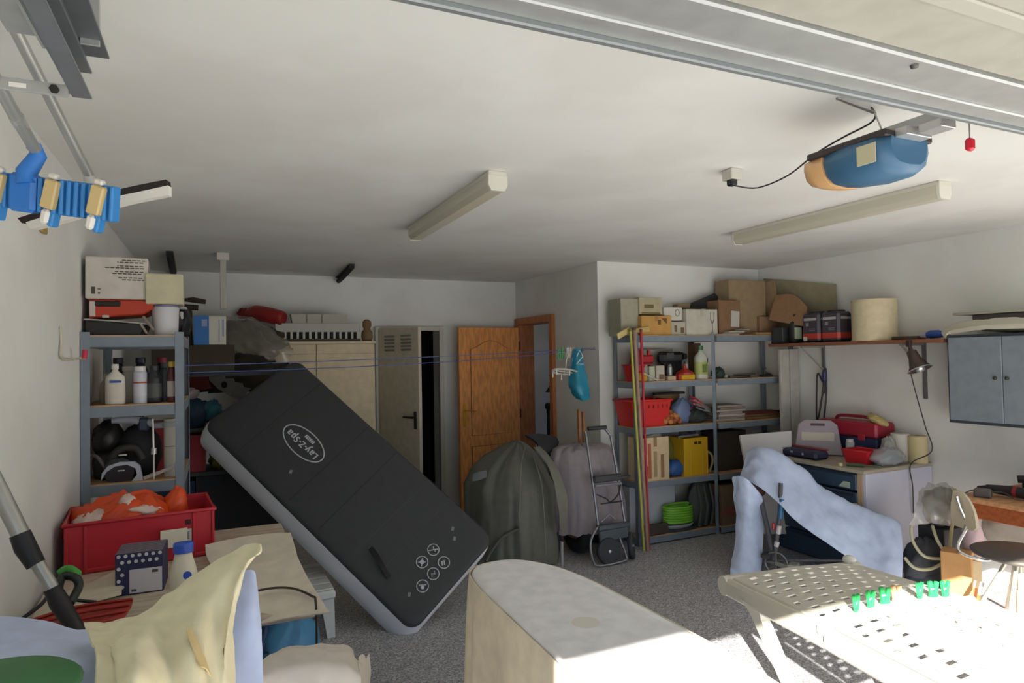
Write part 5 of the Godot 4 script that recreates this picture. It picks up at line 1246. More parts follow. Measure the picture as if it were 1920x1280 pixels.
	for k in 8:
		part(bk, "slot", G.new().box(Vector3(-0.17 + k * 0.048, 0.175, 0.131), Vector3(0.012, 0.03, 0.003), 0.001, Basis(Vector3.RIGHT, 0.1)), mat("7c1414", 0.6), "", true)
	var on := thing("onion_net", "orange-brown net of small pieces in front of the blue bag on the third board", "net", Vector3(3.67, y, -4.68))
	for k in 22:
		var a := k * 2.39
		var r := 0.012 * sqrt(k * 1.0)
		part(on, "piece", G.new().lump(Vector3(cos(a) * r * 1.5, 0.03 + 0.11 * maxf(0, 1 - r / 0.06) * (0.5 + 0.5 * sin(k * 1.7)), sin(a) * r * 0.5), Vector3(0.026, 0.022, 0.02), 0.2, 2.0, k, -1.0, Basis(), 10, 6), mat(["b5622c", "8f4a24", "c4844a"][k % 3], 0.7), "", true)
	var bbg := thing("blue_bag", "blue-grey plastic bag with a red edge on the third board", "bag", Vector3(3.84, y, -4.76))
	part(bbg, "body", G.new().lump(Vector3(0.0, 0.10, 0), Vector3(0.105, 0.125, 0.06), 0.15, 2.0, 65, -0.85), mat("6b7ba0", 0.4), "", true)
	part(bbg, "edge", G.new().box(Vector3(0.098, 0.09, 0.03), Vector3(0.008, 0.14, 0.012), 0.003), mat("8f2a34", 0.5), "", true)
	single("brown_cardboard", G.new().box(Vector3(3.77, y + 0.14, -4.88), Vector3(0.30, 0.28, 0.01), 0.002), mat("8d7350", 0.85, "dusty"), "brown cardboard standing behind the blue-grey bag", "cardboard")
	single("black_bar", G.new().box(Vector3(3.77, y + 0.27, -4.84), Vector3(0.34, 0.02, 0.04), 0.004), black, "black bar lying over the cardboard behind the red basket", "bar")
	single("dark_basket", G.new().lump(Vector3(3.98, y + 0.06, -4.77), Vector3(0.13, 0.085, 0.10), 0.2, 2.4, 67, -0.75), mat("303534", 0.7), "dark heap of tool bags under the red-handled pliers", "tool bag")
	for k in 3:
		var pl := thing("pliers", ["red-handled pliers lying uppermost on the dark heap", "pink-handled cutters lying lowest on the dark heap", "grey-handled pliers between the two red pairs"][k], "pliers", Vector3(3.99 + 0.025 * k, y + 0.19 - 0.035 * k, -4.69 + 0.012 * k))
		for s in [-1, 1]:
			part(pl, "handle", G.new().tube([Vector3(-0.11, 0.04 + s * 0.016, 0), Vector3(-0.03, 0.012 + s * 0.016, 0), Vector3(0.03, -0.015, 0)], 0.008, 8), mat(["a8323a", "b5686e", "7c7f80"][k], 0.5), "", true)
		part(pl, "jaw", G.new().beam(Vector3(0.02, -0.012, 0), Vector3(0.13, -0.075, 0), 0.012, 0.02), mat("8a8d8c", 0.35, "", 0.6), "", true)
	for k in 7:
		single("flat_carton", G.new().box(Vector3(4.33 + 0.012 * (k % 3), y + 0.012 + 0.021 * k, -4.78), Vector3(0.34 - 0.02 * (k % 4), 0.019, 0.24), 0.002, yaw(k * 5 % 9 - 4)), mat(["a39c90", "8c7f74", "b5b0a6", "9a8c84", "a8a298", "86776c", "9c9288"][k], 0.8), ["flat carton at the bottom of the stack in the right bay of the third board", "second flat carton from the bottom of the stack", "third flat carton from the bottom of the stack", "middle flat carton of the stack in the right bay", "third flat carton from the top of the stack", "second flat carton from the top of the stack", "topmost flat carton of the stack in the right bay of the third board"][k], "carton", "stack of flat cartons")
	for k in 3:
		single("wood_board", G.new().box(Vector3(4.76, y + 0.012 + 0.022 * k, -4.72 - 0.02 * k), Vector3(0.5 - 0.03 * k, 0.02, 0.12), 0.002, yaw(3 - 3 * k)), mat(["8a6a44", "7d5a3c", "6b2f2a"][k], 0.8, "lying wood"), ["lowest wooden board at the right end of the third board", "middle wooden board at the right end of the third board", "dark red board on top of the wooden boards on the third board"][k], "board", "boards at the right end")

	# fourth board
	y = 0.545
	var cc := thing("cut_carton", "cream carton with cut-out brown slots at the left of the fourth board", "box", Vector3(3.44, y, -4.72))
	part(cc, "body", open_box(Vector3(0.31, 0.37, 0.17), 0.005, 1.0), mat("d9c39a", 0.85, "dusty"), "", true)
	for q in [[-0.085, 0.05, 0.08], [-0.05, 0.02, 0.3], [0.01, 0.03, 0.22], [0.012, 0.29, 0.08], [0.085, 0.02, 0.2]]:
		part(cc, "slot", G.new().box(Vector3(q[0], q[1] + q[2] / 2, 0.0855), Vector3(0.035, q[2], 0.002), 0.0005), mat(["a05a44", "b9664c", "a8906a", "9c7a58", "9a7454"][0 if q[0] < -0.08 else 1 if q[0] < 0 else 2 if q[1] < 0.1 and q[0] < 0.05 else 3 if q[1] > 0.1 else 4], 0.85), "", true)
	part(cc, "paper", G.new().lump(Vector3(0.04, 0.36, 0.0), Vector3(0.10, 0.06, 0.06), 0.3, 2.0, 71), mat("a39a88", 0.8), "", true)
	single("blue_tub", G.new().lump(Vector3(3.72, y + 0.07, -4.72), Vector3(0.10, 0.075, 0.07), 0.12, 2.0, 73, -0.9), mat("2f5a96", 0.5), "blue plastic lump between the cream carton and the yellow crate", "tub")
	single("green_bag", G.new().lump(Vector3(3.72, y + 0.16, -4.84), Vector3(0.12, 0.17, 0.07), 0.15, 2.0, 75, -0.93), mat("6f6a26", 0.7), "olive sack standing behind the blue plastic lump", "sack")
	var yc := thing("yellow_crate", "yellow plastic crate with two grip holes on the fourth board", "crate", Vector3(3.90, y, -4.76))
	part(yc, "shell", open_box(Vector3(0.27, 0.335, 0.23), 0.007, 0.98), mat("c9a01e", 0.45), "", true)
	for x in [-0.13, -0.06, 0.075, 0.128]:
		part(yc, "rib", G.new().box(Vector3(x, 0.165, 0.116), Vector3(0.01, 0.32, 0.012), 0.003), mat("c9a01e", 0.45), "", true)
	for x in [0.0, 0.045]:
		part(yc, "grip_hole", G.new().box(Vector3(x, 0.29, 0.116), Vector3(0.034, 0.026, 0.003), 0.001), mat("3a2d08", 0.8), "", true)
	var jk := thing("pump_tool", "grey metal tool with a black grip lying across the yellow crate", "tool", Vector3(3.88, y + 0.335, -4.74))
	part(jk, "bar", G.new().beam(Vector3(-0.13, 0.01, 0.03), Vector3(0.10, 0.02, 0.03), 0.03, 0.02), mat("9a9a94", 0.4, "", 0.5), "", true)
	part(jk, "grip", G.new().hose([Vector3(-0.10, 0.03, 0.03), Vector3(-0.08, 0.055, 0.03), Vector3(0.02, 0.05, 0.03), Vector3(0.09, 0.02, 0.03)], 0.012, 8), mat("202224", 0.6), "", true)
	single("coiled_rope", G.new().hose([Vector3(4.06, y + 0.2, -4.68), Vector3(4.09, y + 0.17, -4.66), Vector3(4.10, y + 0.1, -4.66), Vector3(4.07, y + 0.012, -4.67)], 0.011, 8), mat("9a8c5c", 0.7), "end of a tan rope hanging between the yellow crate and the middle post", "rope")
	carton_thing("dark_box", "dark brown box in the right bay of the fourth board", "box", Vector3(4.2, y, -4.70), Vector3(4.55, y + 0.36, -4.70), 0.22, y, mat("3b342e", 0.8), null)
	# bottom board
	y = 0.07
	carton_thing("white_box", "white box standing at the back of the bottom board, behind the green hose", "box", Vector3(3.29, y, -4.80), Vector3(3.78, y + 0.40, -4.80), 0.13, y, mat("c6c9d0", 0.6), null)
	var hr := thing("hose_coil", "coil of bright green hose on a pale reel on the bottom shelf board", "hose", Vector3(3.73, y, -4.70))
	var coil := []
	for k in 7 * 16 + 1:
		var t := TAU * k / 16
		coil.append(Vector3(cos(t) * 0.148, 0.075 + 0.021 * k / 16.0, sin(t) * 0.062))
	part(hr, "hose", G.new().tube(coil, 0.0125, 7), mat("7cc23a", 0.4), "", true)
	part(hr, "reel", G.new().lathe([Vector2(0, 0.03), Vector2(0.14, 0.03), Vector2(0.165, 0.05), Vector2(0.16, 0.058), Vector2(0.05, 0.058), Vector2(0.05, 0.2), Vector2(0, 0.2)], 24, Transform3D(Basis().scaled(Vector3(1, 1, 0.42)), Vector3.ZERO)), mat("a9b3b6", 0.45), "pale reel", true)
	part(hr, "foot", G.new().lathe([Vector2(0, 0.0), Vector2(0.2, 0.0), Vector2(0.2, 0.03), Vector2(0, 0.03)], 24, Transform3D(Basis().scaled(Vector3(1, 1, 0.33)), Vector3.ZERO)), mat("3a3a3a", 0.6), "", true)
	var tp := thing("dark_bag", "dark green-grey sack hanging in folds at the right of the bottom board", "sack", Vector3(4.0, y, -4.72))
	part(tp, "sack", G.new().lump(Vector3(-0.01, 0.2, 0), Vector3(0.13, 0.23, 0.075), 0.12, 1.6, 77, -0.87, Basis(), 26, 14), mat("3c4440", 0.6, "cloth"), "", true)
	for x in [-0.07, 0.0, 0.07]:
		part(tp, "fold", G.new().tube([Vector3(x, 0.02, 0.06), Vector3(x + 0.012, 0.2, 0.085), Vector3(x - 0.005, 0.38, 0.05)], [0.016, 0.014, 0.01], 6), mat("48504b", 0.6, "cloth"), "", true)
	var mat_box := single("brown_board", G.new().box(Vector3(3.45, y + 0.045, -4.675), Vector3(0.28, 0.09, 0.06), 0.01), mat("4c443c", 0.7), "low dark brown box on the bottom board left of the green hose", "box")
	var cs := thing("carton_stack", "tan carton behind the light blue sheet on the bottom board of the right bay", "box", Vector3(4.27, y, -4.72))
	part(cs, "body", G.new().span(Vector3(-0.1, 0, -0.1), Vector3(0.2, 0.36, 0.1), 0.004), mat("7d6a54", 0.85, "dusty"), "", true)
	part(cs, "band", G.new().span(Vector3(-0.101, 0.08, 0.1), Vector3(0.2, 0.16, 0.102), 0), mat("8f5a4e", 0.8), "", true)
	# leaning poles at the front left post
	for k in 3:
		var x0 := [Vector3(3.199, 1.746, -4.600), Vector3(3.234, 1.745, -4.595), Vector3(3.308, 1.745, -4.600)][k] as Vector3
		var p := thing("leaning_pole", ["thin yellow-green pole leaning on the front left post of the right shelving", "brown wooden broom pole next to the yellow-green one", "red pole right of the brown broom pole"][k], "pole", Vector3(x0.x, 0, -4.5), "")
		var tops := [Vector3(x0.x, 1.84, -4.605), Vector3(x0.x, 1.85, -4.60), Vector3(x0.x, 1.84, -4.605)][k] as Vector3
		var foot := [Vector3(x0.x + 0.03, 0, -4.52), Vector3(x0.x + 0.02, 0, -4.50), Vector3(x0.x - 0.02, 0, -4.53)][k] as Vector3
		part(p, "shaft", G.new().tube([foot, tops], [0.011, 0.016, 0.011][k], 10), mat(["b5b350", "a58672", "b8283a"][k], 0.5, ["", "wood", ""][k]))
		part(p, "end_cap", G.new().tube([tops - Vector3.UP * 0.01, tops + Vector3.UP * 0.012], [0.0125, 0.0175, 0.0125][k], 10), mat(["6f6a2a", "5c4030", "7a2a2a"][k], 0.5))
	for k in 2:
		var sx := 2.90 + 0.045 * k
		single("wooden_stake", G.new().beam(Vector3(sx + 0.01, 0, -4.97), Vector3(sx, 1.16 - 0.02 * k, -4.985), 0.026, 0.022), mat("b07a50", 0.7, "wood"), ["orange-brown wooden stake by the wall corner, the one nearer the wooden door", "orange-brown wooden stake by the wall corner, the one nearer the shelving"][k], "stake", "stakes by the wall corner")
func right_wall():
	# wooden wall board on brackets
	var o := thing("wall_shelf", "brown wooden wall board on brackets along the right wall, carrying canisters", "shelf", Vector3(4.9, 1.70, -3.7))
	part(o, "board", G.new().span(Vector3(4.73, 1.685, -4.58), Vector3(5.045, 1.712, -2.97), 0.003), mat("8c5a40", 0.7, "dusty"))
	for z in [-4.226, -3.30]:
		part(o, "wall_rail", G.new().span(Vector3(5.03, 1.25, z - 0.014), Vector3(5.048, 1.685, z + 0.014), 0.002), mat("6a6a66", 0.5))
		part(o, "arm", G.new().span(Vector3(4.76, 1.668, z - 0.01), Vector3(5.03, 1.685, z + 0.01), 0.001), mat("8f8e86", 0.5))
		part(o, "strut", G.new().beam(Vector3(4.77, 1.672, z), Vector3(5.03, 1.47, z), 0.014, 0.014), mat("a5a49a", 0.5))
	# on the board
	var y := 1.712
	var pb := bottle("oil_canister", "dark green canister with a pale label, left of the two black and red canisters", "canister", Vector3(4.86, y, -4.36), 0.27, 0.075, mat("262d2b", 0.4), mat("3a2f2e", 0.5), null, "", 0.35)
	part(pb, "paper_label", G.new().box(Vector3(-0.04, 0.09, 0.052), Vector3(0.065, 0.105, 0.003), 0.0008, yaw(-25)), mat("9fae92", 0.6), "pale green label", true)
	part(pb, "side_label", G.new().box(Vector3(0.035, 0.075, 0.05), Vector3(0.02, 0.09, 0.003), 0.0008, yaw(15)), mat("b5b0a0", 0.6), "", true)
	single("dark_box", G.new().box(Vector3(4.86, y + 0.075, -4.50), Vector3(0.18, 0.15, 0.12), 0.006), mat("3a3f40", 0.6), "dark low box left of the dark green canister", "box")
	for k in 2:
		var z: float = [-4.145, -3.945][k]
		var c := thing("paint_canister", ["black canister with a red band, the left one beside the dark green canister", "black canister with a red band, the right one beside the cream drum"][k], "canister", Vector3(4.87, y, z), "black and red canisters")
		part(c, "body", G.new().box(Vector3(0, 0.13, 0), Vector3(0.17, 0.26, 0.185), 0.02), mat("45404a", 0.4), "", true)
		part(c, "band", G.new().box(Vector3(0, 0.056, 0), Vector3(0.173, 0.085, 0.188), 0.02), mat("c24234", 0.4), "red band", true)
		part(c, "lid", G.new().lathe([Vector2(0, 0.258), Vector2(0.075, 0.258), Vector2(0.07, 0.275), Vector2(0, 0.277)], 20), mat("2b282a", 0.5), "", true)
		part(c, "title_strip", G.new().box(Vector3(0.0, 0.205, 0.0935), Vector3(0.12, 0.02, 0.002), 0.0005), mat("b5b3b2", 0.6), "", true)
		part(c, "title_strip", G.new().box(Vector3(-0.086, 0.205, 0.0), Vector3(0.002, 0.022, 0.13), 0.0005), mat("b5b3b2", 0.6), "", true)
		part(c, "small_print", G.new().box(Vector3(-0.086, 0.16, -0.03), Vector3(0.002, 0.03, 0.03), 0.0005), mat("8d868a", 0.6), "", true)
		part(c, "small_print", G.new().box(Vector3(-0.0862, 0.12, 0.02), Vector3(0.002, 0.006, 0.06), 0.0004), mat("8d868a", 0.6), "", true)
		part(c, "small_print", G.new().box(Vector3(-0.0862, 0.105, 0.02), Vector3(0.002, 0.006, 0.06), 0.0004), mat("8d868a", 0.6), "", true)
		if k == 0:
			part(c, "barcode_label", G.new().box(Vector3(-0.0865, 0.035, -0.055), Vector3(0.003, 0.035, 0.04), 0.0005), mat("c9c6be", 0.6), "white label", true)
	var dm := thing("cream_drum", "large cream drum-shaped lamp shade on the wall board", "lamp shade", Vector3(4.885, y, -3.60))
	part(dm, "drum", G.new().lathe([Vector2(0.163, 0.0), Vector2(0.168, 0.0), Vector2(0.166, 0.33), Vector2(0.161, 0.33), Vector2(0.163, 0.0)], 40), mat("d9cba8", 0.75, "cloth"), "", true)
	part(dm, "rim", G.new().lathe([Vector2(0.16, 0.322), Vector2(0.169, 0.322), Vector2(0.169, 0.333), Vector2(0.16, 0.333)], 40).lathe([Vector2(0.16, 0.0), Vector2(0.171, 0.0), Vector2(0.171, 0.012), Vector2(0.16, 0.012)], 40), mat("d2c49c", 0.7), "", true)
	part(dm, "top_disc", G.new().lathe([Vector2(0, 0.318), Vector2(0.161, 0.318), Vector2(0.161, 0.322), Vector2(0, 0.322)], 40), mat("cbbd98", 0.7), "", true)
	single("flat_wood", G.new().box(Vector3(4.86, y + 0.014, -3.30), Vector3(0.12, 0.026, 0.2), 0.004), mat("5e4a38", 0.8), "flat dark wooden block on the board right of the cream drum", "block")
	var tw := thing("trowel", "tool with a blue grip and pale collar at the wall board's right end", "trowel", Vector3(4.83, y, -3.08))
	part(tw, "grip", G.new().tube([Vector3(0.0, 0.03, 0.09), Vector3(0, 0.034, 0.03), Vector3(0, 0.034, -0.03), Vector3(0, 0.03, -0.06)], [0.014, 0.03, 0.03, 0.02], 12), mat("2c4a94", 0.45), "", true)
	part(tw, "collar", G.new().tube([Vector3(0, 0.03, -0.055), Vector3(0, 0.03, -0.105)], [0.026, 0.018], 12), mat("b5aec0", 0.5), "", true)
	# clip lamp hanging from the board
	var lm := thing("clip_lamp", "brown clamp lamp with a silver bulb hanging from the right end of the wall board", "lamp", Vector3(4.72, 1.68, -3.22))
	var a := Vector3(4.700, 1.677, -3.191)
	var b := Vector3(4.700, 1.585, -3.157)
	var c := Vector3(4.700, 1.499, -3.116)
	part(lm, "clamp", G.new().beam(a + Vector3.UP * 0.03, a - Vector3.UP * 0.02, 0.03, 0.03, Vector3.BACK).tube([a, b], 0.012, 8), mat("3a2c28", 0.5))
	var dir := (c - b).normalized()
	var fr := Transform3D(turned(b, dir.cross(Vector3.BACK), dir).basis, b)
	part(lm, "reflector", G.new().lathe([Vector2(0.018, -0.05), Vector2(0.034, -0.04), Vector2(0.04, 0.02), Vector2(0.062, 0.075), Vector2(0.082, 0.105), Vector2(0.078, 0.105), Vector2(0.055, 0.073), Vector2(0.033, 0.02)], 24, fr, true), mat("4a3a34", 0.45))
	part(lm, "bulb", G.new().lathe([Vector2(0, 0.03), Vector2(0.02, 0.03), Vector2(0.034, 0.075), Vector2(0.036, 0.098), Vector2(0.026, 0.12), Vector2(0, 0.13)], 20, fr, true), mat("d5d5d2", 0.15, "", 0.7), "silver-capped bulb")
	part(lm, "guard_ring", G.new().lathe([Vector2(0.08, 0.1), Vector2(0.088, 0.104), Vector2(0.08, 0.108)], 24, fr), zinc)
	single("power_cable", G.new().hose([a, Vector3(4.720, 1.497, -3.202), Vector3(4.780, 1.296, -3.200), Vector3(4.720, 1.069, -3.099), Vector3(4.660, 0.909, -3.019), Vector3(4.76, 0.775, -3.245), Vector3(4.78, 0.60, -3.25), Vector3(4.79, 0.40, -3.258)], 0.0045, 6), mat("4a463c", 0.6), "long dark cord hanging from the clamp lamp down past the drawer cabinet", "cord")
	# cables and a white board in the corner
	single("cable_loops", G.new().hose([Vector3(5.0, 1.36, -4.215), Vector3(4.980, 1.433, -4.246), Vector3(4.980, 1.238, -4.264), Vector3(4.980, 0.995, -4.266), Vector3(4.990, 1.216, -4.215), Vector3(4.990, 1.361, -4.188), Vector3(5.000, 1.481, -4.175), Vector3(5.000, 1.241, -4.178), Vector3(4.990, 1.000, -4.205)], 0.008, 6), mat("3c3638", 0.6), "dark cables looped over the left bracket of the wall board", "cable")
	single("blue_plug", G.new().box(Vector3(4.970, 1.410, -4.169), Vector3(0.03, 0.09, 0.035), 0.008), mat("3a3f6a", 0.5), "dark blue plug hanging at the left bracket", "plug")
	var wp := thing("white_planks", "pair of tall white planks standing in the corner behind the workbench cabinet", "planks", Vector3(4.92, 0, -4.48))
	for k in 2:
		part(wp, "plank", G.new().span(Vector3(4.80 + 0.12 * k, 0.0, -4.53), Vector3(4.91 + 0.12 * k, 1.66, -4.50), 0.004), mat("c4c2b8", 0.6, "dusty"))
	# blue-grey wall cabinet
	var cab := thing("wall_cabinet", "blue-grey two-door wall cabinet with a dark frame on the right wall", "cabinet", Vector3(4.9, 1.42, -2.5))
	var cm := mat("8b959d", 0.45, "dusty")
	var dk := mat("3f4750", 0.5)
	part(cab, "carcass", G.new().span(Vector3(4.765, 1.113, -2.955), Vector3(5.048, 1.735, -2.02), 0.004), dk, "dark frame")
	for k in 2:
		var z0: float = [-2.935, -2.587][k]
		part(cab, "door", G.new().span(Vector3(4.745, 1.135, z0), Vector3(4.766, 1.715, z0 + [0.344, 0.54][k]), 0.003), cm)
		part(cab, "knob", G.new().lathe([Vector2(0, 0), Vector2(0.006, 0), Vector2(0.006, 0.012), Vector2(0.013, 0.016), Vector2(0.011, 0.026), Vector2(0, 0.027)], 14, Transform3D(Basis(Vector3.BACK, PI / 2), Vector3(4.745, 1.437, -2.591 - 0.035 if k == 0 else -2.587 + 0.035)), true), mat("4a4a40", 0.35, "", 0.5))
	# foam and flat packs on it
	single("foam_sheet", G.new().sheet([[Vector3(4.685, 1.770, -2.866), Vector3(4.665, 1.791, -2.764), Vector3(4.636, 1.801, -2.612), Vector3(4.624, 1.793, -2.343)], [Vector3(4.501, 1.738, -2.807), Vector3(4.476, 1.769, -2.686), Vector3(4.442, 1.781, -2.503), Vector3(4.418, 1.777, -2.240)], [Vector3(4.477, 1.733, -2.774), Vector3(4.413, 1.743, -2.649), Vector3(4.366, 1.752, -2.461), Vector3(4.338, 1.750, -2.200)]], 5, 5, 0.03, 0.015, 5.0, 8), mat("bdb9a6", 0.6), "crumpled pale foam sheet lying on the blue-grey wall cabinet", "foam sheet")
	single("dark_pack", G.new().span(Vector3(4.80, 1.835, -2.80), Vector3(5.04, 1.872, -2.04), 0.006), mat("3f3a38", 0.7), "dark flat pack between the two pale layers on the wall cabinet", "pack")
	single("pale_slab", G.new().span(Vector3(4.78, 1.873, -2.92), Vector3(5.045, 1.89, -2.03), 0.004), mat("a8a592", 0.7), "thin pale slab topmost on the blue-grey wall cabinet", "slab")
	single("pale_pillow", G.new().lump(Vector3(4.93, 1.785, -2.45), Vector3(0.10, 0.052, 0.40), 0.1, 1.4, 81, -0.8), mat("aaa694", 0.7), "pale padded roll under the dark flat pack on the wall cabinet", "roll")

	# workbench cabinet: white side, blue drawers
	var wb := thing("workbench_cabinet", "low cabinet with dark blue drawers and a white side panel, under the wall board", "drawer cabinet", Vector3(4.68, 0, -3.7))
	var blue := mat("33485f", 0.5, "dusty")
	part(wb, "side_panel", G.new().span(Vector3(4.30, 0.0, -3.30), Vector3(5.045, 0.735, -3.272), 0.003), mat("c3c4d2", 0.55), "white side panel")
	part(wb, "back_panel", G.new().span(Vector3(4.33, 0.0, -4.16), Vector3(5.045, 0.735, -3.302), 0.002), mat("2a3442", 0.7))
	part(wb, "top", G.new().span(Vector3(4.27, 0.735, -4.17), Vector3(5.045, 0.762, -3.265), 0.004), mat("a89f8c", 0.6, "dusty"))
	part(wb, "edge_post", G.new().span(Vector3(4.295, 0.0, -3.345), Vector3(4.335, 0.735, -3.30), 0.002), mat("b59c80", 0.7))
	for k in 4:
		var y0: float = [0.60, 0.40, 0.20, 0.01][k]
		var d := part(wb, "drawer", G.new().span(Vector3(4.292, y0, -4.15), Vector3(4.332, y0 + [0.125, 0.185, 0.185, 0.175][k], -3.35), 0.006), blue)
		part(d, "pull", G.new().span(Vector3(4.288, y0 + [0.10, 0.155, 0.155, 0.145][k], -4.13), Vector3(4.296, y0 + [0.118, 0.175, 0.175, 0.165][k], -3.37), 0.002), mat("26333f", 0.5))
		if k == 0:
			part(d, "sticker", G.new().prism([Vector2(0, 0), Vector2(0.10, 0), Vector2(0.10, 0.045), Vector2(0.045, 0.045)], 0.002, Transform3D(Basis(Vector3.UP, -PI / 2), Vector3(4.2925, 0.612, -3.50))), mat("a9b8a2", 0.6), "pale green sticker")
	part(wb, "latch", G.new().lump(Vector3(4.292, 0.46, -3.36), Vector3(0.015, 0.05, 0.035), 0.15), mat("b89c80", 0.7))
	y = 0.762
	var tx := thing("red_toolbox", "red and blue toolbox against the wall on the workbench cabinet", "toolbox", Vector3(4.9, y, -3.85))
	part(tx, "lower", G.new().span(Vector3(4.80, y, -4.10), Vector3(5.03, y + 0.16, -3.55), 0.01), mat("2a3a5e", 0.5), "dark blue lower part")
	part(tx, "lid", G.new().span(Vector3(4.80, y + 0.162, -4.10), Vector3(5.03, y + 0.285, -3.55), 0.015), mat("a8263a", 0.45), "red lid")
	part(tx, "handle", G.new().hose([Vector3(4.9, y + 0.285, -4.0), Vector3(4.9, y + 0.32, -3.95), Vector3(4.9, y + 0.32, -3.70), Vector3(4.9, y + 0.285, -3.65)], 0.014, 8), mat("8f2030", 0.5))
	for z in [-3.98, -3.68]:
		part(tx, "latch", G.new().span(Vector3(4.79, y + 0.14, z - 0.03), Vector3(4.802, y + 0.19, z + 0.03), 0.003), mat("b5303a", 0.5))
	single("yellow_rag", G.new().lump(Vector3(4.88, y + 0.31, -3.60), Vector3(0.05, 0.03, 0.09), 0.25, 2.0, 83, -1.0, Basis(Vector3.RIGHT, 0.4)), mat("c9b878", 0.8), "small yellow rag on the right end of the red toolbox", "rag")
	var og := thing("organiser", "clear plastic organiser case with a grip standing in front of the red toolbox", "organiser", Vector3(4.66, y, -3.97))
	part(og, "case", G.new().prism([Vector2(-0.19, 0), Vector2(0.19, 0), Vector2(0.15, 0.25), Vector2(0.10, 0.29), Vector2(-0.10, 0.29), Vector2(-0.15, 0.25)], 0.06, Transform3D(yaw(-52) * Basis(Vector3.RIGHT, -0.12), Vector3(-0.02, 0, 0)), 0.006), mat("9a8f96", 0.3), "", true)
	part(og, "grip_hole", G.new().box(Vector3(0, 0, 0), Vector3(0.11, 0.022, 0.004), 0.001), mat("4b3f46", 0.6), "", true).transform = Transform3D(yaw(-52) * Basis(Vector3.RIGHT, -0.12), Vector3(-0.02, 0, 0) + (yaw(-52) * Basis(Vector3.RIGHT, -0.12)) * Vector3(0, 0.25, 0.0605))
	part(og, "paper_insert", G.new().box(Vector3.ZERO, Vector3(0.25, 0.07, 0.003), 0.0008), mat("bdb9a8", 0.7), "pale paper insert", true).transform = Transform3D(yaw(-52) * Basis(Vector3.RIGHT, -0.12), Vector3(-0.02, 0, 0) + (yaw(-52) * Basis(Vector3.RIGHT, -0.12)) * Vector3(0.0, 0.15, 0.061))
	var tr := thing("tool_roll", "dark blue tool tray with a red edge lying along the drawer cabinet's front", "tool tray", Vector3(4.42, y, -3.95))
	part(tr, "tray", G.new().box(Vector3(0, 0.035, 0), Vector3(0.16, 0.07, 0.42), 0.02), mat("2a2c44", 0.6), "", true)
	part(tr, "edge", G.new().box(Vector3(0.06, 0.075, 0), Vector3(0.05, 0.012, 0.4), 0.004), mat("8f3440", 0.5), "red edge", true)
	part(tr, "bits", G.new().box(Vector3(-0.078, 0.04, 0.08), Vector3(0.01, 0.02, 0.02), 0.003), mat("9a9aa8", 0.4), "", true)
	part(tr, "bits", G.new().box(Vector3(-0.078, 0.045, -0.03), Vector3(0.01, 0.015, 0.03), 0.003), mat("9a9aa8", 0.4), "", true)
	part(tr, "bits", G.new().box(Vector3(-0.07, 0.068, -0.12), Vector3(0.02, 0.01, 0.02), 0.003), mat("9a9aa8", 0.4), "", true)
	var rt := thing("red_tub", "bright red oval tub in the middle of the workbench cabinet top", "tub", Vector3(4.56, y, -3.50))
	part(rt, "tub", open_box(Vector3(0.17, 0.105, 0.21), 0.006, 0.82), mat("c8222e", 0.4), "", true)
	part(rt, "rim", G.new().tube([Vector3(-0.086, 0.104, 0.106), Vector3(0.086, 0.104, 0.106), Vector3(0.086, 0.104, -0.106), Vector3(-0.086, 0.104, -0.106)], 0.007, 6, true), mat("d02a34", 0.4), "", true)
	var tp := can("white_pot", "small white pot with a cap standing behind the red tub", "pot", Vector3(4.66, y, -3.68), 0.16, 0.032, mat("c2bfba", 0.4), mat("d2cfc8", 0.5), null)
	single("bottle_stopper", G.new().lathe([Vector2(0, 0), Vector2(0.016, 0), Vector2(0.014, 0.022), Vector2(0, 0.024)], 12, Transform3D(Basis(), Vector3(4.32, y, -3.50))), mat("d8cf9a", 0.5), "tiny cream cap at the front edge of the workbench cabinet top", "cap")
	single("green_chisel", G.new().tube([Vector3(4.34, y + 0.014, -3.46), Vector3(4.40, y + 0.014, -3.36)], 0.014, 10).tube([Vector3(4.40, y + 0.014, -3.36), Vector3(4.48, y + 0.012, -3.29)], 0.006, 8), mat("4a5a3c", 0.5), "green-handled tool lying at the near edge of the workbench cabinet top", "tool")
	for k in 2:
		var r := thing("paper_roll", ["white paper roll standing behind the bagged cable coil", "cream paper roll standing at the right end of the workbench cabinet, by the dark cord"][k], "roll", Vector3([4.90, 4.94][k], y, [-3.42, -3.31][k]))
		part(r, "roll", G.new().lathe([Vector2(0.02, 0), Vector2(0.065, 0), Vector2(0.068, 0.01), Vector2(0.068, [0.21, 0.20][k]), Vector2(0.064, [0.218, 0.208][k]), Vector2(0.02, [0.218, 0.208][k])], 26), mat(["c9c6ba", "cdbf92"][k], 0.8), "", true)
		part(r, "core", G.new().lathe([Vector2(0.02, 0.001), Vector2(0.022, 0.001), Vector2(0.022, [0.216, 0.206][k]), Vector2(0.017, [0.216, 0.206][k])], 16), carton, "", true)
	var cw := thing("bagged_coil", "coiled grey cable in a clear plastic bag right of the red tub", "cable coil", Vector3(4.66, y, -3.36))
	var loop := []
	for k in 36:
		var t := TAU * k / 18
		loop.append(Vector3(cos(t) * 0.13, 0.03 + 0.02 * sin(t * 1.5) + 0.018 * k / 18.0, sin(t) * 0.065))
	part(cw, "cable", G.new().hose(loop, 0.011, 6, 2), mat("3a4456", 0.5), "", true)
	part(cw, "bag", G.new().lump(Vector3(0, 0.055, 0), Vector3(0.165, 0.075, 0.085), 0.15, 2.0, 85, -0.72), glass("c9cdd2", 0.4, 0.2), "clear plastic bag", true)
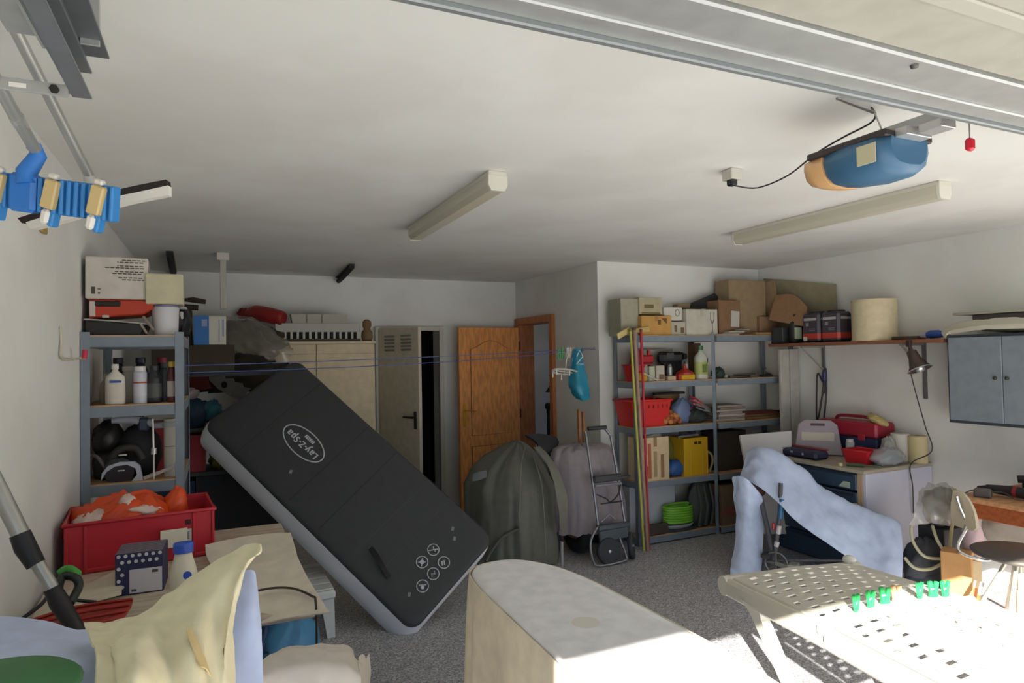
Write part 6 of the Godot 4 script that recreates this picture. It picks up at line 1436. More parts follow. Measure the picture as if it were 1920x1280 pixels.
	single("clear_wrap", G.new().lump(Vector3(4.80, y + 0.09, -3.45), Vector3(0.06, 0.1, 0.06), 0.25, 2.2, 87, -0.9), mat("a8a89e", 0.35), "crumpled pale plastic wrap behind the bagged cable coil", "wrap")
	single("foam_sheet", G.new().sheet([[Vector3(3.979, 0.943, -4.196), Vector3(4.200, 0.951, -4.150), Vector3(4.450, 0.959, -4.091)], [Vector3(3.977, 0.817, -4.167), Vector3(4.176, 0.807, -4.131), Vector3(4.425, 0.818, -4.073)], [Vector3(3.985, 0.643, -4.146), Vector3(4.160, 0.631, -4.121), Vector3(4.403, 0.618, -4.066)], [Vector3(3.953, 0.151, -4.106), Vector3(4.103, 0.137, -4.082), Vector3(4.336, 0.122, -4.021)]], 2, 3, 0.02), mat("c2c0bc", 0.7), "white foam panel leaning on the right shelving behind the light blue sheet", "panel")

func dome(c: Array, folds: float, sd: int, na := 48) -> G:
	# rings of (y, centre x, centre z, half width, half depth) with hanging folds that deepen downwards
	var nz := FastNoiseLite.new()
	nz.seed = sd
	nz.frequency = 1.0
	var pts := []
	for r in c:
		pts.append(r)
	var rings := []
	na = 90
	for i in (pts.size() - 1) * 4 + 1:
		var k := mini(i / 4, pts.size() - 2)
		var t := i / 4.0 - k
		var p := PackedFloat32Array()
		for q in 5:
			p.append(lerpf(pts[k][q], pts[k + 1][q], t))
		var ring := []
		var drop := 1.0 - float(i) / ((pts.size() - 1) * 4)
		for j in na:
			var w := TAU * j / na
			var f := 1.0 + folds * drop * (nz.get_noise_2d(cos(w) * 4.0 + sd, sin(w) * 4.0 + p[0] * 0.8) * 1.3 + 0.3 * sin(w * 7 + sd) + 0.7 * pow(absf(sin(w * 4.5 + sd + p[0] * 1.2)), 6.0) - 0.3)
			ring.append(Vector3(p[1] + cos(w) * p[3] * f, p[0] + 0.02 * nz.get_noise_2d(cos(w) * 3, sin(w) * 3 + 9), p[2] - sin(w) * p[4] * f))
		rings.append(ring)
	return G.new().loft(rings)

func middle():
	# two covered motor scooters
	var green := mat("6b6c61", 0.7, "cloth")
	var t1 := thing("covered_scooter", "scooter under a grey-green tarpaulin with seams, in front of the wooden door", "covered scooter", Vector3(2.2, 0, -4.95))
	part(t1, "cover", dome([[0.01, 2.22, -4.95, 0.385, 0.42], [0.3, 2.22, -4.96, 0.375, 0.42], [0.58, 2.225, -4.98, 0.375, 0.42], [0.70, 2.23, -5.0, 0.31, 0.36], [0.80, 2.25, -5.0, 0.22, 0.27], [0.87, 2.28, -5.0, 0.12, 0.16], [0.91, 2.30, -5.0, 0.05, 0.08], [0.918, 2.30, -5.0, 0.01, 0.02]], 0.10, 3), green)
	part(t1, "seam", G.new().hose([Vector3(2.287, 0.905, -4.802), Vector3(2.152, 0.800, -4.591), Vector3(2.110, 0.608, -4.538), Vector3(2.104, 0.281, -4.549), Vector3(2.110, 0.077, -4.551)], 0.004, 5), mat("87887a", 0.7))
	part(t1, "seam", G.new().hose([Vector3(2.327, 0.879, -4.784), Vector3(2.264, 0.683, -4.488), Vector3(2.276, 0.441, -4.467), Vector3(2.288, 0.115, -4.469)], 0.004, 5), mat("87887a", 0.7))
	part(t1, "edge", G.new().sheet([[Vector3(2.302, 0.910, -4.685), Vector3(2.303, 0.873, -4.575), Vector3(2.334, 0.760, -4.476), Vector3(2.366, 0.562, -4.423), Vector3(2.386, 0.317, -4.419)], [Vector3(2.394, 0.903, -4.753), Vector3(2.418, 0.835, -4.634), Vector3(2.454, 0.703, -4.511), Vector3(2.474, 0.504, -4.452), Vector3(2.457, 0.256, -4.465)]], 5, 3, 0.006, 0.01, 6.0), mat("77776a", 0.7, "cloth"))
	part(t1, "fold", G.new().hose([Vector3(2.096, 0.327, -4.529), Vector3(1.996, 0.263, -4.598), Vector3(1.921, 0.171, -4.635), Vector3(1.872, 0.082, -4.659)], 0.010, 6), green)
	part(t1, "window_strip", G.new().sheet([[Vector3(1.848, 0.714, -4.841), Vector3(1.868, 0.739, -4.776), Vector3(1.903, 0.759, -4.705)], [Vector3(1.837, 0.657, -4.837), Vector3(1.861, 0.676, -4.760), Vector3(1.899, 0.707, -4.697)]], 3, 2, 0.004), mat("9a9fa4", 0.3))
	for p in [Vector3(1.801, 0.050, -4.692), Vector3(2.361, 0.077, -4.349)]:
		part(t1, "stand_foot", G.new().tube([p + Vector3(0, 0.16, 0), Vector3(p.x, 0.0, p.z)], 0.014, 8), chrome)
	var t2 := thing("covered_scooter", "second scooter under a brownish grey cover, behind the folding trolley", "covered scooter", Vector3(2.78, 0, -4.9))
	var cov := mat("948b8f", 0.75, "cloth")
	part(t2, "cover", dome([[0.20, 2.83, -4.73, 0.34, 0.22], [0.40, 2.83, -4.74, 0.33, 0.22], [0.62, 2.82, -4.76, 0.32, 0.21], [0.78, 2.80, -4.76, 0.30, 0.19], [0.86, 2.79, -4.76, 0.26, 0.16], [0.885, 2.78, -4.76, 0.20, 0.11], [0.89, 2.78, -4.76, 0.02, 0.02]], 0.09, 17), cov)
	for z in [-4.68, -4.86]:
		part(t2, "tyre", G.new().lathe([Vector2(0.09, -0.05), Vector2(0.19, -0.045), Vector2(0.21, 0.0), Vector2(0.19, 0.045), Vector2(0.09, 0.05), Vector2(0.09, -0.05)], 24, Transform3D(Basis(Vector3.BACK, PI / 2), Vector3(2.72 if z > -4.8 else 3.0, 0.212, z - 0.06)), true), mat("2a2a2a", 0.8))
	part(t2, "exhaust", G.new().tube([Vector3(2.58, 0.22, -4.80), Vector3(2.7, 0.16, -4.68)], 0.04, 10), mat("6a4630", 0.5))
	part(t2, "saddle", G.new().sheet([[Vector3(2.417, 0.946, -5.071), Vector3(2.522, 0.954, -5.023), Vector3(2.647, 0.924, -4.967)], [Vector3(2.456, 0.894, -4.945), Vector3(2.538, 0.874, -4.908), Vector3(2.632, 0.909, -4.864)], [Vector3(2.461, 0.820, -4.889), Vector3(2.518, 0.810, -4.864), Vector3(2.592, 0.862, -4.829)]], 4, 4, 0.02), mat("37363a", 0.6), "dark saddle")
	# folding trolley
	var tr := thing("folding_trolley", "folding hand trolley with two black wheels standing in front of the brownish grey cover", "trolley", Vector3(2.82, 0, -4.38))
	var tube := mat("85858a", 0.35, "", 0.6)
	var lp := [Vector3(2.675, 1.03, -4.50), Vector3(2.70, 0.66, -4.45), Vector3(2.715, 0.30, -4.40)]
	var rp := [Vector3(2.86, 1.04, -4.50), Vector3(2.91, 0.98, -4.495), Vector3(2.945, 0.62, -4.45), Vector3(2.97, 0.27, -4.40)]
	part(tr, "upright", G.new().tube(lp, 0.011, 10), tube)
	part(tr, "upright", G.new().tube(rp, 0.011, 10), tube)
	part(tr, "handle", G.new().tube([Vector3(2.70, 1.05, -4.50), Vector3(2.87, 1.05, -4.50)], 0.017, 10), mat("2a3030", 0.6))
	part(tr, "cross_clamp", G.new().box(Vector3(2.83, 0.655, -4.435), Vector3(0.26, 0.055, 0.035), 0.008), mat("2f3236", 0.5))
	part(tr, "cross_clamp", G.new().box(Vector3(3.0, 0.65, -4.44), Vector3(0.10, 0.02, 0.02), 0.004), mat("2f3236", 0.5))
	part(tr, "cross_bar", G.new().box(Vector3(2.835, 0.605, -4.43), Vector3(0.25, 0.02, 0.02), 0.004), mat("777b80", 0.5))
	part(tr, "elastic_cord", G.new().hose([Vector3(2.72, 0.54, -4.42), Vector3(2.80, 0.50, -4.41), Vector3(2.84, 0.47, -4.41), Vector3(2.92, 0.52, -4.42), Vector3(2.95, 0.60, -4.43)], 0.006, 6), black)
	part(tr, "elastic_cord", G.new().tube([Vector3(2.75, 0.465, -4.41), Vector3(2.95, 0.465, -4.41)], 0.006, 6), black)
	part(tr, "axle_plate", G.new().box(Vector3(2.845, 0.225, -4.385), Vector3(0.27, 0.10, 0.03), 0.008, Basis(Vector3.BACK, 0.06)).box(Vector3(2.845, 0.285, -4.385), Vector3(0.3, 0.04, 0.05), 0.008), mat("4e565c", 0.45, "", 0.3))
	part(tr, "folded_foot", G.new().hose([Vector3(2.70, 0.30, -4.38), Vector3(2.62, 0.20, -4.36), Vector3(2.625, 0.06, -4.34), Vector3(2.68, 0.014, -4.33), Vector3(2.90, 0.02, -4.33), Vector3(2.93, 0.05, -4.34), Vector3(2.89, 0.19, -4.37)], 0.010, 8), tube)
	part(tr, "strut", G.new().tube([Vector3(2.74, 0.32, -4.40), Vector3(2.83, 0.37, -4.42), Vector3(2.88, 0.33, -4.41)], 0.008, 8), tube)
	for wx in [[2.78, -4.36, 0.0], [3.02, -4.40, 0.9]]:
		var xf := Transform3D(Basis(Vector3.UP, wx[2]) * Basis(Vector3.RIGHT, PI / 2 - 0.1), Vector3(wx[0], 0.105, wx[1]))
		var wh := part(tr, "wheel", G.new().lathe([Vector2(0.03, -0.012), Vector2(0.075, -0.014), Vector2(0.098, -0.02), Vector2(0.104, 0.0), Vector2(0.098, 0.02), Vector2(0.075, 0.014), Vector2(0.03, 0.012), Vector2(0, 0.012)], 28, xf, true), mat("34383c", 0.7))
		part(wh, "hub", G.new().lathe([Vector2(0, -0.022), Vector2(0.012, -0.022), Vector2(0.012, 0.024), Vector2(0, 0.026)], 14, xf), mat("b9bcbe", 0.35, "", 0.5), "pale hub")
	# bicycle under the light blue sheet
	var bi := thing("bicycle", "bicycle under the light blue sheet by the dark blue drawers, its crank showing", "bicycle", Vector3(3.75, 0, -3.45))
	var fw := Vector3(3.817, 0.206, -3.947) * Vector3(1, 0, 1) + Vector3(0, 0.165, 0)
	var rw := Vector3(4.191, 0.154, -3.141) * Vector3(1, 0, 1) + Vector3(0, 0.165, 0)
	for w in [fw, rw]:
		var ax: Vector3 = (w * Vector3(1, 0, 1)).normalized() if w == fw else Vector3(0.52, 0, 0.85).normalized()
		var wr := []
		for k in 32:
			wr.append(w + ax * cos(TAU * k / 32) * 0.14 + Vector3.UP * sin(TAU * k / 32) * 0.14)
		part(bi, "tyre", G.new().tube(wr, 0.024, 8, true), mat("26272a", 0.8))
		var sp := G.new()
		for k in 14:
			sp.tube([w, wr[(k * 2 + 1) % 32]], 0.0015, 4)
		part(bi, "spokes", sp.tube([w - Vector3(ax.z, 0, -ax.x) * 0.04, w + Vector3(ax.z, 0, -ax.x) * 0.04], 0.018, 8), chrome)
	part(bi, "frame", G.new().tube([Vector3(3.769, 0.674, -3.562), Vector3(3.737, 0.467, -3.548), Vector3(3.660, 0.133, -3.537)], 0.016, 10).tube([Vector3(3.741, 0.643, -3.762), Vector3(3.660, 0.133, -3.537)], 0.018, 10).tube([Vector3(3.660, 0.133, -3.537), rw], 0.011, 8).tube([Vector3(3.741, 0.643, -3.762), fw], 0.014, 8), mat("54545a", 0.5))
	part(bi, "seat_tube", G.new().tube([Vector3(3.744, 0.566, -3.532), Vector3(3.717, 0.428, -3.526)], 0.018, 10), mat("2f6f94", 0.4), "blue tube")
	part(bi, "decal", G.new().tube([Vector3(3.694, 0.383, -3.515), Vector3(3.686, 0.325, -3.520)], 0.0175, 10).tube([Vector3(3.671, 0.270, -3.517), Vector3(3.664, 0.236, -3.522)], 0.0178, 10), mat("c9c2c0", 0.5), "white decal")
	part(bi, "reflector", G.new().box(Vector3(3.655, 0.380, -3.533), Vector3(0.02, 0.05, 0.02), 0.005), mat("a8262e", 0.4), "red reflector")
	var bb := Vector3(3.655, 0.120, -3.517)
	var ring := []
	for k in 24:
		ring.append(bb + Vector3(0.52, 0, 0.85).normalized() * cos(TAU * k / 24) * 0.075 + Vector3.UP * sin(TAU * k / 24) * 0.075)
	part(bi, "chainring", G.new().tube(ring, 0.007, 6, true).tube([ring[0], ring[12]], 0.006, 6).tube([ring[6], ring[18]], 0.006, 6), mat("8a8a86", 0.35, "", 0.7))
	part(bi, "crank", G.new().beam(bb, Vector3(3.682, 0.111, -3.362), 0.02, 0.026), mat("b5b5a8", 0.3, "", 0.7))
	part(bi, "crank", G.new().beam(bb, Vector3(3.673, 0.061, -3.621), 0.018, 0.024), mat("a5a59a", 0.3, "", 0.7))
	part(bi, "pedal", G.new().box(Vector3(3.641, 0.151, -3.347), Vector3(0.10, 0.03, 0.06), 0.006, yaw(30)), mat("a8a89c", 0.4, "", 0.4))
	part(bi, "pedal", G.new().box(Vector3(3.623, 0.166, -3.575), Vector3(0.09, 0.03, 0.06), 0.006, yaw(30)), mat("3a3a3c", 0.5))
	part(bi, "handlebar_grip", G.new().tube([Vector3(3.689, 0.647, -3.841), Vector3(3.696, 0.636, -3.761), Vector3(3.716, 0.581, -3.676)], 0.024, 10), mat("4a2a30", 0.6), "dark red grip")
	part(bi, "handlebar", G.new().tube([Vector3(3.689, 0.647, -3.841), Vector3(3.893, 0.808, -3.799), Vector3(4.240, 0.608, -3.811)], 0.012, 8), black)
	var bs := mat("c8d7f2", 0.7, "cloth")
	var sh := thing("light_blue_sheet", "light blue sheet thrown over the bicycle before the drawer cabinet", "sheet", Vector3(3.8, 0, -3.4))
	part(sh, "cloth", G.new().sheet([[Vector3(3.932, 0.587, -4.116), Vector3(4.087, 0.655, -4.154), Vector3(4.202, 0.550, -4.049), Vector3(4.260, 0.405, -3.861), Vector3(4.286, 0.324, -3.632), Vector3(4.314, 0.254, -3.401), Vector3(4.309, 0.250, -3.184), Vector3(4.304, 0.219, -3.022)], [Vector3(3.858, 0.829, -3.979), Vector3(3.906, 0.898, -3.901), Vector3(3.976, 0.839, -3.760), Vector3(4.055, 0.731, -3.617), Vector3(4.103, 0.621, -3.455), Vector3(4.164, 0.536, -3.276), Vector3(4.190, 0.489, -3.089), Vector3(4.222, 0.443, -2.966)], [Vector3(3.764, 0.769, -3.913), Vector3(3.795, 0.806, -3.811), Vector3(3.843, 0.751, -3.658), Vector3(3.914, 0.648, -3.519), Vector3(3.972, 0.536, -3.363), Vector3(4.057, 0.448, -3.195), Vector3(4.097, 0.391, -3.024), Vector3(4.139, 0.364, -2.896)], [Vector3(3.689, 0.675, -3.895), Vector3(3.723, 0.713, -3.769), Vector3(3.758, 0.647, -3.612), Vector3(3.796, 0.535, -3.465), Vector3(3.852, 0.448, -3.310), Vector3(3.951, 0.342, -3.157), Vector3(4.024, 0.266, -2.994), Vector3(4.084, 0.266, -2.857)], [Vector3(3.659, 0.659, -3.887), Vector3(3.681, 0.650, -3.756), Vector3(3.712, 0.570, -3.591), Vector3(3.729, 0.469, -3.453), Vector3(3.774, 0.366, -3.303), Vector3(3.856, 0.267, -3.159), Vector3(3.931, 0.180, -2.995), Vector3(4.016, 0.141, -2.825)]], 6, 6, 0.004, 0.035, 3.5, 5), bs)
	part(sh, "hanging_end", G.new().sheet([[Vector3(3.597, 0.685, -3.860), Vector3(3.601, 0.704, -3.791), Vector3(3.623, 0.679, -3.738), Vector3(3.708, 0.561, -3.680)], [Vector3(3.581, 0.545, -3.837), Vector3(3.578, 0.559, -3.761), Vector3(3.610, 0.545, -3.714), Vector3(3.723, 0.497, -3.697)], [Vector3(3.576, 0.309, -3.812), Vector3(3.580, 0.325, -3.744), Vector3(3.627, 0.329, -3.701), Vector3(3.722, 0.317, -3.702)], [Vector3(3.466, 0.100, -3.758), Vector3(3.487, 0.118, -3.682), Vector3(3.551, 0.120, -3.642), Vector3(3.637, 0.109, -3.636)], [Vector3(3.401, 0.017, -3.701), Vector3(3.435, 0.006, -3.642), Vector3(3.512, 0.005, -3.607), Vector3(3.587, 0.012, -3.595)]], 5, 5, 0.004, 0.03, 5.0, 8), bs)

	# swivel chair, bagged things and the wooden table at the right edge
	var cm := mat("6f6a64", 0.6)
	var st := thing("swivel_chair", "workshop swivel chair with a flat dark seat, chrome legs and a curved pale back", "chair", Vector3(4.03, 0, -2.14))
	var sc := Vector3(4.03, 0.5, -2.14)
	part(st, "seat", G.new().lathe([Vector2(0, -0.02), Vector2(0.19, -0.02), Vector2(0.225, -0.008), Vector2(0.23, 0.006), Vector2(0.21, 0.014), Vector2(0, 0.010)], 36, Transform3D(Basis(), sc), true), mat("5c5650", 0.5))
	part(st, "column", G.new().lathe([Vector2(0, -0.33), Vector2(0.026, -0.33), Vector2(0.026, -0.20), Vector2(0.018, -0.20), Vector2(0.018, -0.02), Vector2(0, -0.02)], 16, Transform3D(Basis(), sc)), mat("c5c3ae", 0.35, "", 0.3))
	for k in 5:
		var a := TAU * k / 5 + 0.45
		part(st, "leg", G.new().tube([sc + Vector3(cos(a) * 0.05, -0.03, sin(a) * 0.05), sc + Vector3(cos(a) * 0.27, -0.488, sin(a) * 0.27)], 0.012, 10), mat("cfccba", 0.25, "", 0.6))
	part(st, "back_tube", G.new().hose([sc + Vector3(0.02, -0.025, -0.10), Vector3(3.830, 0.478, -2.198), Vector3(3.776, 0.497, -2.288), Vector3(3.790, 0.532, -2.325), Vector3(3.877, 0.632, -2.327), Vector3(3.865, 0.734, -2.352), Vector3(3.856, 0.793, -2.365)], 0.009, 8), chrome)
	part(st, "back", G.new().sheet([[Vector3(3.900, 0.819, -2.400), Vector3(3.903, 0.814, -2.355), Vector3(3.900, 0.774, -2.313), Vector3(3.887, 0.711, -2.276), Vector3(3.868, 0.635, -2.254)], [Vector3(3.911, 0.730, -2.419), Vector3(3.907, 0.724, -2.377), Vector3(3.893, 0.699, -2.329), Vector3(3.881, 0.660, -2.291), Vector3(3.868, 0.620, -2.265)], [Vector3(3.919, 0.615, -2.418), Vector3(3.906, 0.613, -2.380), Vector3(3.895, 0.611, -2.341), Vector3(3.880, 0.613, -2.304), Vector3(3.870, 0.612, -2.276)]], 4, 4, 0.02), mat("b0a58c", 0.6))
	var tb := thing("wooden_table", "wooden table with an orange-brown apron at the right edge, a black drill on it", "table", Vector3(4.67, 0, -2.1))
	part(tb, "table_top", G.new().span(Vector3(4.31, 0.67, -2.66), Vector3(5.03, 0.70, -1.5), 0.004), mat("c9976a", 0.6, "lying wood"))
	part(tb, "apron", G.new().span(Vector3(4.325, 0.575, -2.64), Vector3(4.35, 0.67, -1.52), 0.003), mat("a85a2c", 0.55, "lying wood"))
	part(tb, "apron", G.new().span(Vector3(4.35, 0.575, -2.64), Vector3(5.01, 0.67, -2.615), 0.003), mat("a85a2c", 0.55, "lying wood"))
	for p in [Vector3(4.98, 0, -2.60), Vector3(4.38, 0, -1.56), Vector3(4.98, 0, -1.56)]:
		part(tb, "leg", G.new().span(p - Vector3(0.025, 0, 0.025), p + Vector3(0.025, 0.67, 0.025), 0.004), mat("a85a2c", 0.55, "wood"))
	part(tb, "leg", G.new().span(Vector3(4.355, 0, -2.61), Vector3(4.405, 0.67, -2.56), 0.004), mat("c9763c", 0.55, "wood"))
	var pw := thing("cordless_drill", "black drill lying on the wooden table", "drill", Vector3(4.493, 0.700, -2.434))
	part(pw, "body", G.new().tube([Vector3(-0.02, 0.045, -0.12), Vector3(0, 0.045, 0.0), Vector3(0.0, 0.045, 0.12)], [0.024, 0.034, 0.034], 12).tube([Vector3(-0.025, 0.04, -0.17), Vector3(-0.02, 0.045, -0.12)], [0.012, 0.02], 10), mat("232022", 0.5), "", true)
	part(pw, "collar", G.new().tube([Vector3(0.0, 0.045, 0.03), Vector3(0, 0.045, 0.05)], 0.036, 12), mat("8f2028", 0.5), "red collar", true)
	part(pw, "grip", G.new().beam(Vector3(0.01, 0.045, 0.09), Vector3(0.13, 0.045, 0.12), 0.045, 0.05), mat("2a2628", 0.6), "", true)
	var ch := thing("charger", "small grey charger with a dark cord at the far end of the wooden table", "charger", Vector3(4.387, 0.700, -2.528))
	part(ch, "block", G.new().box(Vector3(0, 0.028, 0), Vector3(0.06, 0.055, 0.09), 0.008, yaw(20)), mat("55504c", 0.5), "", true)
	part(ch, "cord", G.new().hose([Vector3(0, 0.04, 0.04), Vector3(0.03, 0.045, 0.10), Vector3(0.0, 0.03, 0.17)], 0.004, 6), mat("3a3634", 0.6), "", true)
	part(ch, "cord", G.new().hose([Vector3(-0.02, 0.045, -0.03), Vector3(-0.06, 0.035, -0.05), Vector3(-0.10, 0.008, -0.07)], 0.004, 6), mat("3a3634", 0.6), "", true)
	single("hand_tool", G.new().tube([Vector3(4.871, 0.759, -2.586), Vector3(4.902, 0.767, -2.517)], 0.026, 10).span(Vector3(4.904, 0.737, -2.550) * Vector3(1, 0, 1) + Vector3(-0.02, 0.70, -0.02), Vector3(4.904, 0.737, -2.550) + Vector3(0.02, 0, 0.02), 0.003), mat("1d1b1c", 0.5), "black tool handle standing behind the drill at the right edge of the wooden table", "tool")
	single("grey_cloth", G.new().sheet([[Vector3(4.542, 0.539, -2.631), Vector3(4.526, 0.544, -2.495), Vector3(4.535, 0.545, -2.337)], [Vector3(4.614, 0.413, -2.656), Vector3(4.591, 0.428, -2.535), Vector3(4.603, 0.449, -2.375)], [Vector3(4.773, 0.276, -2.697), Vector3(4.710, 0.296, -2.572), Vector3(4.671, 0.324, -2.413)]], 5, 5, 0.006, 0.03, 4.0, 4), mat("9a958a", 0.75, "cloth"), "grey-beige cloth hanging under the apron of the wooden table", "cloth")
	var ca := thing("carton_on_leg", "tan carton under the wooden table, beside the chair back", "box", Vector3(4.229, 0.205, -2.562))
	part(ca, "body", G.new().box(Vector3(4.203, 0.218, -2.584), Vector3(0.13, 0.32, 0.16), 0.004, yaw(24)), mat("c2935e", 0.85, "dusty"))
	part(ca, "front", G.new().box(Vector3(4.234, 0.225, -2.526), Vector3(0.12, 0.21, 0.04), 0.006, yaw(-24)), mat("c9b590", 0.8, "dusty"))
	part(ca, "support", G.new().span(Vector3(4.203, 0.218, -2.584) * Vector3(1, 0, 1) + Vector3(-0.05, 0, -0.05), Vector3(4.203, 0.218, -2.584) * Vector3(1, 0, 1) + Vector3(0.05, 0.12, 0.05), 0.003), mat("3a3430", 0.7))
	single("wooden_block", G.new().span(Vector3(4.236, 0.083, -2.529) * Vector3(1, 0, 1) + Vector3(-0.04, 0, -0.03), Vector3(4.237, 0.165, -2.527) + Vector3(0.04, 0, 0.03), 0.003), mat("c2703a", 0.6, "wood"), "short orange-brown wooden post under the tan carton", "post")
	single("pink_bag", G.new().lump(Vector3(4.332, 0.438, -2.564), Vector3(0.06, 0.16, 0.05), 0.2, 1.8, 91).span(Vector3(4.332, 0.438, -2.564) * Vector3(1, 0, 1) + Vector3(-0.03, 0, -0.03), Vector3(4.332, 0.371, -2.566) + Vector3(0.03, 0, 0.03), 0.003), mat("b5a0a4", 0.7), "pale pink bag hanging behind the chair back", "bag")
	var pv := thing("film_bundle", "bundle of grey things under clear film left of the chair back", "bundle", Vector3(4.497, 0.558, -2.871))
	part(pv, "stuffing", G.new().lump(Vector3(4.507, 0.558, -2.866), Vector3(0.15, 0.13, 0.10), 0.15, 1.8, 93, -0.9), mat("66645f", 0.7, "dusty"))
	part(pv, "film", G.new().sheet([[Vector3(4.336, 0.684, -2.908), Vector3(4.442, 0.723, -2.892), Vector3(4.542, 0.710, -2.847), Vector3(4.593, 0.679, -2.791)], [Vector3(4.205, 0.597, -2.838), Vector3(4.271, 0.618, -2.785), Vector3(4.358, 0.616, -2.746), Vector3(4.482, 0.587, -2.734)], [Vector3(4.140, 0.470, -2.849), Vector3(4.235, 0.501, -2.783), Vector3(4.330, 0.485, -2.740), Vector3(4.454, 0.466, -2.728)]], 5, 5, 0.002, 0.05, 9.0, 6), glass("b2aea2", 0.35, 0.22), "clear film")
	part(pv, "stand", G.new().span(Vector3(4.497, 0.430, -2.874) * Vector3(1, 0, 1) + Vector3(-0.1, 0, -0.09), Vector3(4.497, 0.430, -2.874) + Vector3(0.1, 0.0, 0.09), 0.004), mat("2f3034", 0.7))
	var bag := thing("black_bag", "black bag on the floor between the light blue sheet and the tan carton", "bag", Vector3(4.355, 0.121, -2.891) * Vector3(1, 0, 1))
	part(bag, "body", G.new().lump(Vector3(4.306, 0.192, -2.857), Vector3(0.15, 0.18, 0.12), 0.15, 1.8, 95, -0.97), mat("3a3d44", 0.6))
	part(bag, "base", G.new().lump(Vector3(4.292, 0.078, -2.833), Vector3(0.16, 0.12, 0.12), 0.12, 1.8, 97, -0.9), mat("4a5058", 0.6))
	single("cream_hose", G.new().hose([Vector3(4.172, 0.475, -2.856), Vector3(4.135, 0.383, -2.820), Vector3(4.158, 0.300, -2.757), Vector3(4.283, 0.284, -2.700)], 0.010, 8).hose([Vector3(4.300, 0.472, -2.798), Vector3(4.248, 0.400, -2.735), Vector3(4.283, 0.308, -2.699)], 0.010, 8).hose([Vector3(4.084, 0.280, -2.846), Vector3(4.095, 0.229, -2.787), Vector3(4.169, 0.227, -2.732), Vector3(4.286, 0.274, -2.699)], 0.010, 8).hose([Vector3(4.285, 0.119, -2.703), Vector3(4.185, 0.101, -2.695), Vector3(4.057, 0.074, -2.698)], 0.010, 8), mat("b9b596", 0.5), "cream hose hanging in loops from the bundle under clear film", "hose")
	single("yellow_tape", G.new().hose([Vector3(4.436, 0.716, -2.730), Vector3(4.408, 0.563, -2.724), Vector3(4.357, 0.397, -2.719), Vector3(4.313, 0.233, -2.710), Vector3(4.234, 0.069, -2.673)], 0.012, 6), mat("b5a878", 0.6), "beige cord hanging straight down at the chair back", "cord")

